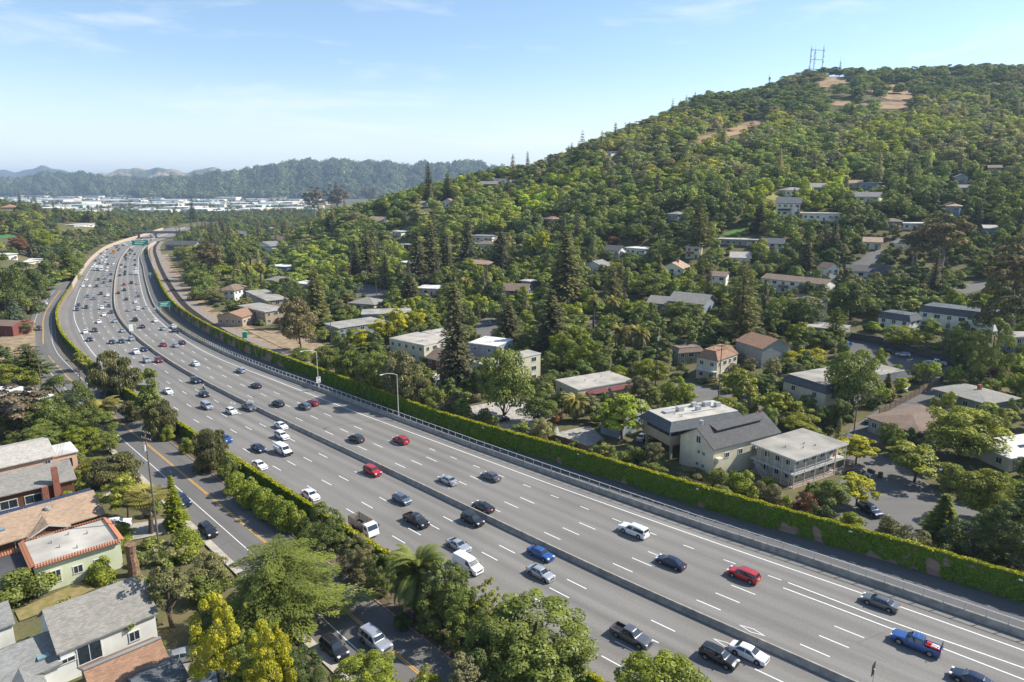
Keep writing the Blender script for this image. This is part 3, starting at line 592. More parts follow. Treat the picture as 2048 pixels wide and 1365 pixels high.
def glass_polys(k):
    K = KIND[k]; st = K['st']; out = []
    def edge(x, s, fr=.9): zt, zbt, wb, wt = interp_st(st, x); return (x, s * wt * fr, zt + .012)
    def side(x, t, s):
        zt, zbt, wb, wt = interp_st(st, x); cur = zt - zbt; a = wb * .985; b = wt + (wb - wt) * .12; z1 = zt - cur * .14
        return (x, s * (a + (b - a) * t + .012), zbt + (z1 - zbt) * t + .01)
    for nm, (a, b) in (('windshield', K['ws']), ('rear_window', K['rw'])):
        d = (b - a) * .08; p = [edge(a + d, -1), edge(b - d, -1), edge(b - d, 1), edge(a + d, 1)]; q = [(x + (.012 if nm == 'windshield' else -.012), y, z + .012) for x, y, z in p]; out.append((nm, q if nm == 'windshield' or True else p))
    b0, b1, t0, t1 = K['side']; bp = K['bp']
    for s in (-1, 1):
        if b0 < bp < b1:
            out.append(('window', [side(b0, .06, s), side(bp - .05, .06, s), side(bp - .05, .95, s), side(t0, .95, s)]))
            out.append(('window', [side(bp + .05, .06, s), side(b1, .06, s), side(t1, .95, s), side(bp + .05, .95, s)]))
        else: out.append(('window', [side(b0, .06, s), side(b1, .06, s), side(t1, .95, s), side(t0, .95, s)]))
    return out
def wheel_mesh(r, w=.22):
    t = MB(); t.cyl((0, 0, 0), r, w, 'y', 16); rim = MB(); rim.cyl((0, 0, 0), r * .62, w + .02, 'y', 12)
    return t.mesh('wheel', M_TYRE, 30), rim.mesh('rim', M_RIM, 30)
CARM = {}
def car_parts(k):
    if k in CARM: return CARM[k]
    V, Fs = hull(k); K = KIND[k]; b = MB(); b.add(V, Fs); P = [('body', b.mesh('car_body', PAINT['white'], 38), None)]
    for nm, q in glass_polys(k): P.append((nm, MB().add(q, [(0, 1, 2, 3)]).mesh(nm, M_GLASS), None))
    st = K['st']; zt, zbt, wb, wt = interp_st(st, st[-3][0]); xf = st[-2][0]; xr = st[1][0]; zf = st[-3][1] * .84; zr = st[2][2] * .93 if k != 'pickup' else .9
    for s in (-1, 1):
        P.append(('headlight', MB().box((xf - .06, s * wb * .72, zf), (.28, .36, .15), -s * .25).mesh('headlight', M_HEAD), None))
        P.append(('taillight', MB().box((xr - .0, s * st[1][3] * .8, zr), (.14, .3 if k in ('sedan', 'coupe') else .16, .14 if k in ('sedan', 'coupe') else .34)).mesh('taillight', M_TAIL), None))
        xm = K['ws'][1] - .25; z_, zb_, w_, _ = interp_st(st, xm); P.append(('mirror', MB().box((xm, s * (w_ + .12), zb_ + .08), (.14, .22, .14)).mesh('mirror', 'x'), 'paint')) if False else P.append(('mirror', MB().box((xm, s * (w_ + .1), zb_ + .06), (.13, .2, .13)).mesh('mirror', M_TRIM), None))
    P.append(('grille', MB().box((st[-2][0] + .06, 0, zf - .16), (.1, wb * 1.05, .14)).mesh('grille', M_TRIM), None))
    P.append(('number_plate', MB().box((xr - .06, 0, zr - .14), (.04, .36, .15)).mesh('number_plate', M_PLATE), None))
    if k in ('suv', 'bigsuv'):
        for s in (-1, 1): P.append(('roof_rail', MB().tube([(-1.9, s * .6, 1.66 + (.18 if k == 'bigsuv' else 0)), (-1.2, s * .62, 1.75 + (.18 if k == 'bigsuv' else 0)), (.3, s * .62, 1.71 + (.18 if k == 'bigsuv' else 0))], .022, 5).mesh('roof_rail', M_RIM), None))
    if k == 'pickup':
        for s in (-1, 1): P.append(('bed_side', MB().box((-1.88, s * .9, .86), (1.9, .12, .46)).mesh('bed_side', PAINT['white']), 'paint'))
        P.append(('tailgate', MB().box((-2.8, 0, .86), (.1, 1.7, .46)).mesh('tailgate', PAINT['white']), 'paint'))
        P.append(('bed_liner', MB().box((-1.88, 0, .72), (1.75, 1.64, .05)).mesh('bed_liner', M_TRIM), None))
    P.append(('underbody', MB().box((0, 0, .34), (st[-1][0] * 1.86, K['w'] * 1.6, .2)).mesh('underbody', M_TRIM), None))
    CARM[k] = P; return P
WHEELM = {}
SEEN_BOX = []
def heading(s_, away): 
    tx, ty = float(np.interp(s_, MS, MT[:, 0])), float(np.interp(s_, MS, MT[:, 1])); return math.atan2(ty, tx) + (0 if away else math.pi)
def car(kind, colour, x, y, rz, label, group=None, detail=True, cat=None, dz=.07, z=None):
    z0 = (float(zb(y)) if z is None else z) + dz; c = PAINT[colour]
    cats = dict(sedan='car', coupe='car', hatch='car', suv='suv', bigsuv='suv', minivan='minivan', van='van', pickup='pickup')
    nm = dict(sedan='sedan_car', coupe='coupe_car', hatch='hatchback_car', suv='suv_car', bigsuv='suv_car', minivan='minivan', van='cargo_van', pickup='pickup_truck')[kind]
    K = KIND[kind]
    if not detail:
        key = (kind, 'far')
        if key not in CARM:
            m = MB(); V, Fs = hull(kind); m.add(V, Fs, 0)
            for _, q in glass_polys(kind): m.add(q, [(0, 1, 2, 3)], 1)
            for a in (-K['ax'], K['ax']):
                for s in (-1, 1): m.cyl((a, s * (K['w'] - .1), K['wr']), K['wr'], .24, 'y', 8, 2)
            st = K['st']
            for s in (-1, 1):
                m.box((st[-2][0] - .06, s * st[-3][3] * .72, st[-3][1] * .84), (.28, .36, .15), 0, 3); m.box((st[1][0], s * st[1][3] * .8, st[2][2] * .9), (.14, .26, .2), 0, 4)
            m.box((0, 0, .34), (st[-1][0] * 1.86, K['w'] * 1.6, .2), 0, 2)
            if kind == 'pickup':
                for s in (-1, 1): m.box((-1.88, s * .9, .86), (1.9, .12, .46), 0, 0)
                m.box((-2.8, 0, .86), (.1, 1.7, .46), 0, 0)
            CARM[key] = m.mesh(nm, [PAINT['white'], M_GLASS, M_TYRE, M_HEAD, M_TAIL], 38)
        o = link(nm, CARM[key], None, (x, y, z0), rz); o.material_slots[0].link = 'OBJECT'; o.material_slots[0].material = c
        return tag(o, label, cats[kind], group)
    root = empty(nm, (x, y, z0), rz)
    for pn, me_, f in car_parts(kind):
        o = link(pn, me_, root)
        if pn == 'body' or f == 'paint': o.material_slots[0].link = 'OBJECT'; o.material_slots[0].material = c
    if K['wr'] not in WHEELM: WHEELM[K['wr']] = wheel_mesh(K['wr'])
    for a in (-K['ax'], K['ax']):
        for s in (-1, 1):
            w = link('wheel', WHEELM[K['wr']][0], root, (a, s * (K['w'] - .1), K['wr'])); link('rim', WHEELM[K['wr']][1], w)
    return tag(root, label, cats[kind], group)
def on_road(u, v, away, h=.65):
    x, y = U(u, v, h); s_, o_ = so(x, y); return x, y, heading(s_, away), s_, o_
CROP = dict(K1=(60, 560, .14648), K2=(280, 620, .17578), K3=(560, 740, .17578), K4=(860, 820, .17578), K5=(220, 780, .17578), K6=(540, 900, .17578), R4=(60, 440, .19531), N1=(1100, 960, .29674), N2=(1600, 1060, .22344), N3=(600, 1000, .26738))
def cp(k, a, b): o = CROP[k]; return o[0] + a * o[2], o[1] + b * o[2]
NEAR = [  # crop, x, y, away, kind, colour, label
 ('N1', 548, 1055, 0, 'pickup', 'grey', 'dark grey pickup truck with tools in its open bed, beside the bottom bush'),
 ('N1', 1138, 1195, 0, 'suv', 'black', 'black suv alongside the white sedan at the bottom edge'),
 ('N1', 1340, 1165, 0, 'sedan', 'white', 'white sedan hugging the median beside the black suv'),
 ('N3', 1290, 150, 0, 'suv', 'black', 'black suv with silver roof rails close to the median'),
 ('N3', 1187, 340, 0, 'coupe', 'silver', 'silver coupe with dark sunroof above the white van'),
 ('N3', 1258, 492, 0, 'van', 'white', 'white cargo van partly hidden by the tree at the palm'),
 ('N3', 1800, 402, 0, 'sedan', 'blue', 'bright blue sedan passing the silver sedan'),
 ('N3', 1800, 548, 0, 'sedan', 'silver', 'silver sedan with sunroof below the bright blue sedan'),
 ('K6', 460, 512, 0, 'sedan', 'white', 'white sedan on the inside lane next to the hedge'),
 ('K6', 1165, 245, 0, 'suv', 'red', 'bright red old suv with dark roof beside the median'),
 ('K6', 1500, 562, 0, 'hatch', 'slate', 'slate blue hatchback above the black pickup truck'),
 ('K6', 1665, 805, 0, 'pickup', 'black', 'black pickup truck with covered bed right of the stake truck'),
 ('K5', 1700, 855, 0, 'sedan', 'white', 'white sedan just below the white utility van'),
 ('K5', 1690, 663, 0, 'sedan', 'navy', 'dark navy sedan left of the white utility van'),
 ('K5', 1310, 555, 0, 'sedan', 'blue', 'blue car half hidden behind the willowy tree'),
 ('K5', 1955, 525, 0, 'suv', 'white', 'white crossover directly behind the utility van'),
 ('K5', 1945, 408, 0, 'sedan', 'white', 'white sedan with dark glass roof near the median'),
 ('K2', 1240, 1112, 0, 'pickup', 'grey', 'grey pickup truck beside the white diamond markings'),
 ('K2', 1040, 1152, 0, 'hatch', 'white', 'white hatchback left of the grey pickup truck'),
 ('K2', 762, 1095, 0, 'minivan', 'silver', 'pale silver minivan in the middle lane below the black sedan'),
 ('K2', 730, 958, 0, 'sedan', 'black', 'black sedan just ahead of the motorcycle rider'),
 ('K2', 318, 925, 0, 'sedan', 'white', 'white sedan emerging from behind the light green tree'),
 ('K2', 632, 808, 0, 'suv', 'navy', 'dark navy suv beside the median above the motorcycle'),
 ('K1', 1757, 1100, 0, 'suv', 'crimson', 'crimson suv close to the median beside a silver car'),
 ('K1', 1595, 1102, 0, 'suv', 'silver', 'silver suv left of the crimson suv'),
 ('K1', 1180, 1032, 0, 'sedan', 'slate', 'slate grey sedan above the olive roadside tree'),
 ('K1', 1445, 985, 0, 'pickup', 'white', 'white pickup truck with ladder rack left of a navy car'),
 ('K1', 1555, 948, 0, 'sedan', 'navy', 'navy sedan near the median right of the white pickup'),
 ('K1', 1390, 808, 0, 'suv', 'silver', 'silver suv beside the median, rightmost of three abreast'),
 ('K1', 1250, 838, 0, 'sedan', 'navy', 'navy sedan in the middle of three abreast'),
 ('K1', 1120, 848, 0, 'sedan', 'navy', 'navy sedan leftmost of three abreast'),
 ('K1', 815, 812, 0, 'sedan', 'black', 'black sedan on the outer edge line of the bend'),
 ('K1', 885, 688, 0, 'suv', 'maroon', 'maroon suv right of a white sedan on the bend'),
 ('K1', 755, 710, 0, 'sedan', 'white', 'white sedan on the outer lane left of the maroon suv'),
 ('K1', 1265, 692, 0, 'sedan', 'silver', 'silver sedan nearest the white median sign'),
 ('K3', 868, 785, 1, 'suv', 'dark', 'charcoal suv driving away, left of a red crossover'),
 ('K3', 1375, 803, 1, 'suv', 'red', 'red crossover driving away beneath the street lamp shadow'),
 ('K3', 1910, 1255, 1, 'sedan', 'silver', 'silver sedan driving away, left of a grey sedan'),
 ('K4', 690, 758, 1, 'sedan', 'grey', 'grey sedan driving away, right of the silver sedan'),
 ('K4', 605, 1100, 1, 'coupe', 'black', 'black muscle coupe driving away beside the median'),
 ('N1', 565, 345, 1, 'bigsuv', 'white', 'large white suv driving away by the long parapet'),
 ('N1', 815, 555, 1, 'sedan', 'navy', 'navy sedan driving away left of the red suv'),
 ('N1', 1305, 642, 1, 'suv', 'red', 'red suv driving away, nearest the split in the lane lines'),
 ('N2', 715, 648, 1, 'sedan', 'grey', 'grey sedan on the exit lane edge line, lower right'),
 ('N2', 1550, 1345, 1, 'sedan', 'navy', 'navy sedan cut by the bottom edge at lower right'),
 ('K2', 1872, 1100, 1, 'suv', 'slate', 'slate grey suv driving away beside a crimson sedan'),
 ('K2', 1962, 1058, 1, 'sedan', 'crimson', 'crimson sedan driving away behind the slate suv'),
 ('K2', 1570, 1068, 1, 'suv', 'black', 'black suv driving away right of the median diamond mark'),
 ('K2', 1320, 860, 1, 'sedan', 'black', 'black sedan driving away alone in the middle lanes'),
 ('K2', 1150, 690, 1, 'suv', 'lavender', 'pale lavender suv driving away on the right lane'),
 ('K2', 630, 612, 1, 'sedan', 'white', 'white sedan driving away near the median, well behind the trio'),
 ('K2', 478, 372, 1, 'suv', 'maroon', 'dull maroon suv, rightmost of three driving away together'),
 ('K1', 1990, 893, 1, 'sedan', 'lavender', 'pale lavender sedan, middle of three driving away together'),
 ('K1', 1820, 885, 1, 'sedan', 'crimson', 'crimson sedan, leftmost of three driving away together'),
]
for k, a, b, aw, kd, co, lb in NEAR:
    x, y, rz, s_, o_ = on_road(*cp(k, a, b), aw); car(kd, co, x, y, rz, lb)
FARC = [('K1', q, 0) for q in [(725, 82, 'sedan', 'white'), (815, 82, 'sedan', 'white'), (910, 85, 'suv', 'dark'), (1078, 72, 'sedan', 'silver'), (970, 187, 'suv', 'dark'), (1062, 210, 'suv', 'white'), (783, 222, 'sedan', 'slate'), (872, 255, 'sedan', 'slate'), (1062, 287, 'sedan', 'silver'), (660, 342, 'sedan', 'dark'), (640, 402, 'sedan', 'dark'), (768, 372, 'suv', 'black'), (985, 383, 'suv', 'white'), (1075, 353, 'sedan', 'dark'), (1110, 437, 'sedan', 'navy'), (1008, 472, 'sedan', 'white'), (940, 570, 'sedan', 'white'), (1178, 557, 'sedan', 'silver'), (1005, 35, 'sedan', 'dark')]]
FARC += [('K1', q, 1) for q in [(1283, 60, 'suv', 'red'), (1385, 40, 'pickup', 'maroon'), (1470, 48, 'sedan', 'silver'), (1290, 135, 'suv', 'dark'), (1205, 175, 'sedan', 'maroon'), (1480, 163, 'sedan', 'silver'), (1480, 218, 'sedan', 'grey'), (1315, 260, 'sedan', 'maroon'), (1440, 300, 'sedan', 'white'), (1350, 408, 'sedan', 'silver'), (1470, 393, 'suv', 'white'), (1578, 376, 'sedan', 'silver'), (1435, 542, 'pickup', 'dark'), (1710, 555, 'sedan', 'white'), (1532, 636, 'suv', 'maroon'), (1820, 665, 'sedan', 'silver'), (1962, 640, 'pickup', 'white'), (1975, 690, 'suv', 'black')]]
FARC += [('R4', q, 0) for q in [(772, 562, 'sedan', 'silver'), (830, 558, 'suv', 'dark'), (787, 520, 'sedan', 'white'), (842, 518, 'sedan', 'silver'), (795, 487, 'sedan', 'white'), (850, 483, 'sedan', 'silver'), (797, 455, 'suv', 'maroon'), (855, 450, 'sedan', 'white'), (768, 432, 'sedan', 'white'), (825, 415, 'sedan', 'silver'), (712, 445, 'sedan', 'dark'), (735, 412, 'sedan', 'white'), (672, 420, 'suv', 'dark'), (775, 405, 'sedan', 'white'), (745, 380, 'sedan', 'white'), (790, 380, 'sedan', 'navy'), (872, 378, 'suv', 'silver'), (765, 358, 'sedan', 'white'), (725, 345, 'sedan', 'dark'), (772, 322, 'sedan', 'white'), (790, 303, 'sedan', 'dark'), (868, 265, 'sedan', 'maroon'), (897, 262, 'sedan', 'dark'), (887, 283, 'suv', 'maroon'), (915, 296, 'sedan', 'dark'), (903, 312, 'sedan', 'dark'), (955, 262, 'suv', 'dark'), (987, 260, 'sedan', 'white'), (965, 248, 'sedan', 'white'), (1020, 215, 'sedan', 'white'), (1037, 229, 'sedan', 'white'), (1065, 207, 'sedan', 'white'), (1100, 190, 'sedan', 'dark'), (1140, 190, 'suv', 'dark'), (1147, 206, 'sedan', 'white'), (1165, 166, 'sedan', 'white'), (1190, 160, 'sedan', 'white'), (1235, 160, 'sedan', 'dark'), (1240, 176, 'sedan', 'white'), (1270, 150, 'sedan', 'dark'), (1297, 145, 'sedan', 'dark'), (580, 612, 'sedan', 'white'), (700, 610, 'suv', 'dark'), (765, 603, 'sedan', 'grey'), (823, 625, 'suv', 'dark'), (640, 478, 'sedan', 'white'), (700, 400, 'sedan', 'silver'), (660, 455, 'sedan', 'white')]]
FARC += [('R4', q, 1) for q in [(940, 357, 'suv', 'dark'), (938, 378, 'sedan', 'dark'), (1003, 302, 'suv', 'dark'), (1017, 316, 'sedan', 'maroon'), (1048, 315, 'sedan', 'dark'), (985, 362, 'suv', 'dark'), (1025, 345, 'sedan', 'dark'), (1072, 352, 'sedan', 'maroon'), (980, 388, 'sedan', 'dark'), (1022, 388, 'sedan', 'white'), (980, 407, 'sedan', 'grey'), (1075, 412, 'suv', 'blue'), (935, 460, 'sedan', 'dark'), (935, 485, 'sedan', 'white'), (975, 480, 'sedan', 'dark'), (1075, 460, 'suv', 'dark'), (1083, 497, 'sedan', 'white'), (930, 516, 'sedan', 'silver'), (975, 530, 'suv', 'dark'), (970, 557, 'suv', 'black'), (918, 566, 'sedan', 'dark'), (1035, 548, 'sedan', 'silver'), (1237, 205, 'sedan', 'dark'), (1160, 262, 'sedan', 'blue'), (1200, 240, 'sedan', 'white')]]
ORD = ['first', 'second', 'third', 'fourth', 'fifth', 'sixth', 'seventh', 'eighth', 'ninth', 'tenth', 'eleventh', 'twelfth', 'thirteenth', 'fourteenth', 'fifteenth', 'sixteenth', 'seventeenth', 'eighteenth', 'nineteenth', 'twentieth', 'twenty-first', 'twenty-second', 'twenty-third', 'twenty-fourth', 'twenty-fifth', 'twenty-sixth', 'twenty-seventh', 'twenty-eighth', 'twenty-ninth', 'thirtieth']
rows = []
for k, q, aw in FARC:
    u, v = cp(k, q[0], q[1]); x, y, rz, s_, o_ = on_road(u, v, aw, .7)
    if abs(o_) < 2: o_ = 2.4 * (1 if aw else -1); x, y = map(float, sp(s_, o_))
    lane = max(1, min(5, int((abs(o_) - (1.2 if not aw else .5)) / 3.5) + 1)); rows.append((aw, lane, -s_, x, y, rz, q[2], q[3]))
rows.sort(key=lambda r: r[:3]); cnt = {}
WORD = dict(dark='dark', navy='navy', white='white', silver='silver', slate='grey-blue', grey='grey', maroon='maroon', black='black', red='red', blue='blue', lavender='pale')
for aw, lane, ns, x, y, rz, kd, co in rows:
    i = cnt.get((aw, lane), 0); cnt[(aw, lane)] = i + 1
    nm = dict(sedan='sedan', suv='suv', pickup='pickup')[kd]
    car(kd, co, x, y, rz, f"{WORD[co]} {nm}, {ORD[i]} from the overpass in {'outbound' if aw else 'inbound'} lane {['one', 'two', 'three', 'four', 'five'][lane - 1]} from the median", 'far traffic on the freeway', detail=(-ns) < 480)
# --- cars off the freeway
def heading_px(u0, v0, u1, v1): a = U(u0, v0); b = U(u1, v1); return math.atan2(b[1] - a[1], b[0] - a[0])
def street_car(u, v, kind, colour, rz, label, h=.6, dz=.12):
    x, y = U(u, v, h); return car(kind, colour, x, y, rz, label, dz=dz, z=gz1(x, y))
for u, v, aw, kd, co, lb in [(91.5, 607.5, 0, 'sedan', 'white', 'white sedan alone on the frontage road, farther up'), (77.6, 657.5, 0, 'suv', 'maroon', 'dark maroon car on the frontage road beside the dirt lot'), (416, 1062, 0, 'suv', 'black', 'black suv parked at the frontage road kerb'), (751, 1283, 0, 'bigsuv', 'silver', 'silver suv driving on the frontage road under the trees'), (363, 1001, 0, 'pickup', 'navy', 'navy pickup parked behind the slim conifer'), (668, 1297, 0, 'suv', 'black', 'black suv parked beneath the spreading cedar')]:
    x, y, rz, s_, o_ = on_road(u, v, aw); car(kd, co, x, y, rz, lb, dz=.06)
street_car(233, 1050, 'suv', 'white', R(25), 'white suv in the driveway under the small green tree')
street_car(205, 1056, 'sedan', 'black', R(25), 'dark car in the shaded driveway beside the porch')
street_car(364, 1314, 'sedan', 'silver', R(25), 'silver sedan with sunroof parked by the brown-roofed garage')
street_car(442, 1352, 'sedan', 'white', R(30), 'white car mostly hidden below the yellow tree')
street_car(55, 645, 'suv', 'red', R(10), 'small red suv on the dirt lot by the red house')
street_car(860, 748, 'sedan', 'white', R(140), 'white car in the driveway by the brown gabled house')
street_car(981, 831, 'sedan', 'slate', R(60), 'pale blue car on the gravel lot behind the sound wall')
street_car(1001, 840, 'suv', 'black', R(25), 'black suv on the gravel lot behind the sound wall')
street_car(1693, 689, 'sedan', 'blue', R(30), 'blue car at the far end of the shaded parking lot')
street_car(1776, 702, 'sedan', 'black', R(150), 'black car tucked against the parking lot wall')
street_car(1806, 710, 'hatch', 'silver', R(150), 'silver hatchback against the parking lot wall')
street_car(1848, 732, 'bigsuv', 'brown', R(160), 'brown suv in the parking lot below the white pickup')
street_car(1871, 727, 'pickup', 'white', R(160), 'white pickup truck in the parking lot')
street_car(1740, 1022, 'suv', 'navy', R(-75), 'dark car parked under the yellow street tree by the lot lines')
street_car(1904, 946, 'sedan', 'white', R(-20), 'white car half hidden behind the middle yellow street tree')
street_car(1718, 948, 'sedan', 'black', R(-40), 'dark car behind the balcony house hedge')
street_car(1713, 626, 'sedan', 'grey', R(20), 'grey car at the upper end of the driveway below the apartments')
street_car(1537, 832, 'suv', 'red', R(-35), 'red car showing between light green street trees')
street_car(645, 653, 'sedan', 'white', R(0), 'white car beside the flat-roofed apartments at the railway')
street_car(981, 648, 'suv', 'slate', R(90), 'grey-blue suv on the side street between the redwoods')
street_car(717, 637, 'sedan', 'slate', R(10), 'pale blue car beside the dark flat-roofed apartments')
street_car(715, 580, 'suv', 'blue', R(20), 'blue car at the street corner by the utility poles')
street_car(704, 596, 'sedan', 'silver', R(20), 'silver car in front of the low grey roof')
street_car(1240, 697, 'sedan', 'blue', R(-30), 'blue car under the palms by the beige flat roof')
street_car(1263, 742, 'sedan', 'slate', R(-30), 'pale blue car behind the beige flat-roofed building')
street_car(1807, 777, 'minivan', 'white', R(45), 'white covered vehicle in the alley behind the hip-roofed house')
street_car(495, 648, 'suv', 'dark', R(0), 'dark vehicle in the lot below the tan apartments')
street_car(1285, 875, 'sedan', 'silver', R(60), 'silver car in the shadow under the brown office building')
# --- special vehicles
def wheels(root, spots, r, w=.26):
    a, b = wheel_mesh(r, w)
    for p in spots: q = link('wheel', a, root, p); link('rim', b, q)
def box_truck(u, v, away, label, col='white', L=7.5, hh=3.4):
    x, y, rz, s_, o_ = on_road(u, v, away, 1.4); r = empty('box_truck', (x, y, float(zb(y)) + .07), rz); tag(r, label, 'truck'); p = PAINT[col]
    MB().box((-1.1, 0, .75 + hh / 2 - .3), (L - 2.2, 2.4, hh - .6)).build('cargo_box', p, r)
    c = MB(); c.add([(1.6 + L / 2 - 3.4, s * 1.05, .5) for s in (-1, 1)], []); V = []
    x0 = L / 2 - 2.1; prof = [(x0, .55), (x0, 2.3), (x0 + .7, 2.35), (x0 + 1.35, 1.45), (x0 + 2.0, 1.25), (x0 + 2.1, .55)]
    cb = MB(); n = len(prof); cb.add([(a, -1.05, b) for a, b in prof] + [(a, 1.05, b) for a, b in prof], [tuple(range(n))[::-1], tuple(range(n, 2 * n))] + [(i, (i + 1) % n, n + (i + 1) % n, n + i) for i in range(n)]); cb.build('cab', p, r)
    MB().add([(x0 + .76, -.95, 2.28), (x0 + 1.33, -.95, 1.52), (x0 + 1.33, .95, 1.52), (x0 + .76, .95, 2.28)], [(0, 1, 2, 3)]).build('windshield', M_GLASS, r, loc=(.03, 0, .02))
    for s in (-1, 1): MB().box((x0 + .5, s * 1.06, 1.75), (.8, .02, .6)).build('window', M_GLASS, r)
    wheels(r, [(x0 + 1.3, -.95, .45), (x0 + 1.3, .95, .45), (-L / 2 + 1.3, -.95, .45), (-L / 2 + 1.3, .95, .45)], .45, .3); MB().box((-.5, 0, .6), (L - 1.5, 1.1, .25)).build('chassis', M_TRIM, r); return r
box_truck(*cp('R4', 683, 500), 0, 'tall white box truck, left of a pair in the outer inbound lane'); box_truck(*cp('R4', 731, 503), 0, 'tall white box truck, right of a pair of inbound box trucks'); box_truck(*cp('R4', 1088, 543), 1, 'white box van driving away in the outer outbound lane', L=6, hh=2.9)
r = box_truck(*cp('R4', 856, 328), 0, 'orange school bus in the far inbound queue', 'orange', 9, 3.1); r.name = 'school_bus'; r['category'] = 'bus'
# stake bed truck
x, y, rz, s_, o_ = on_road(*cp('K6', 1065, 860), 0, 1.3); st = empty('stake_bed_truck', (x, y, float(zb(y)) + .07), rz); tag(st, 'white cab truck with open wooden stake bed beside the hedge', 'truck')
prof = [(1.35, .5), (1.35, 2.25), (1.55, 2.4), (2.55, 2.32), (3.0, 1.45), (3.12, .95), (3.12, .5)]; n = len(prof); cb = MB()
cb.add([(a, -1.02, b) for a, b in prof] + [(a, 1.02, b) for a, b in prof], [tuple(range(n))[::-1], tuple(range(n, 2 * n))] + [(i, (i + 1) % n, n + (i + 1) % n, n + i) for i in range(n)]); cb.build('cab', PAINT['white'], st)
MB().add([(2.6, -.92, 2.22), (2.99, -.92, 1.5), (2.99, .92, 1.5), (2.6, .92, 2.22)], [(0, 1, 2, 3)]).build('windshield', M_GLASS, st, loc=(.03, 0, .015))
for s in (-1, 1):
    MB().box((2.0, s * 1.03, 1.75), (.8, .02, .55)).build('window', M_GLASS, st); MB().box((3.1, s * .8, .85), (.1, .3, .16)).build('headlight', M_HEAD, st); MB().box((2.75, s * 1.28, 1.85), (.08, .2, .42)).build('mirror', M_TRIM, st)
MB().box((3.14, 0, .6), (.16, 2.1, .22)).build('bumper', PAINT['white'], st); MB().box((-.9, 0, .95), (4.3, 2.2, .14)).build('bed_floor', M_TRIM, st); MB().box((-.3, 0, .65), (6, .9, .3)).build('chassis', M_TRIM, st)
M_STAKE = mat('weathered_wood_stakes', (.20, .155, .125), .9, .25, 5)
pl = MB().box((0, 0, 0), (4.3, .05, .13)).mesh('slat', M_STAKE); pe = MB().box((0, 0, 0), (.05, 2.15, .13)).mesh('slat', M_STAKE); pp = MB().box((0, 0, 0), (.08, .08, 1.35)).mesh('stake', M_STAKE)
for zz in (1.2, 1.42, 1.64, 1.86, 2.08, 2.3):
    for s in (-1, 1): link('slat', pl, st, (-.9, s * 1.07, zz))
    for xx in (-3.03, 1.22): link('slat', pe, st, (xx, 0, zz))
for xx in (-3.0, -2.1, -1.2, -.3, .6, 1.2):
    for s in (-1, 1): link('stake', pp, st, (xx, s * 1.12, 1.67))
MB().box((.2, 0, 1.5), (.5, 1.7, .5), .05).box((-1.6, -.4, 1.2), (1.2, .8, .35), .2).build('load', mat('grey_tarp_load', (.12, .12, .14), .7, .3, 3), st)
wheels(st, [(2.3, -.9, .4), (2.3, .9, .4), (-1.9, -.9, .4), (-1.9, .9, .4)], .4, .3)
# white utility van with side boxes
x, y, rz, s_, o_ = on_road(*cp('K5', 1970, 672), 0, 1.1); uv_ = car('van', 'white', x, y, rz, 'white utility van with ladder racks and dark front bumper'); uv_.name = 'utility_van'
for s in (-1, 1): MB().box((-1.2, s * 1.1, 1.35), (2.6, .28, .7)).build('side_box', PAINT['white'], uv_)
MB().box((2.72, 0, .62), (.22, 1.9, .45)).build('bumper', M_TRIM, uv_); MB().box((1.5, -1.01, .8), (1.0, .03, .35)).build('red_stripe', PAINT['crimson'], uv_)
# blue pickup loaded with gear
x, y, rz, s_, o_ = on_road(*cp('N2', 1040, 1000), 1, .9); bp = car('pickup', 'blue', x, y, rz, 'bright blue pickup truck loaded with red gear, driving away at lower right')
M_REDG = mat('red_gear', (.5, .03, .03), .5, .1, 4); M_WG = mat('white_gear', (.7, .68, .64), .6, .1, 4)
MB().tube([(-1.1, .55, 1.25), (-2.9, .55, 1.2)], .13, 8).build('load', M_REDG, bp); MB().box((-1.4, -.3, 1.0), (.55, .5, .45)).build('load', M_REDG, bp); MB().box((-2.1, -.2, .95), (.9, .9, .3)).build('load', M_WG, bp)
MB().tube([(-1.3, -.4, 1.2), (-2.5, .1, 1.25)], .05, 5).build('load', mat('timber', (.5, .38, .24), .8), bp)
for a in (-.75, -.2, .3): MB().tube([(a, -.66, 1.8), (a, -.62, 1.98), (a, .62, 1.98), (a, .66, 1.8)], .03, 5).build('rack_bar', M_RIM, bp)
MB().tube([(-2.75, -.85, 1.05), (-2.75, -.85, 1.75), (-2.75, .85, 1.75), (-2.75, .85, 1.05)], .04, 6).build('rack_bar', M_TRIM, bp)
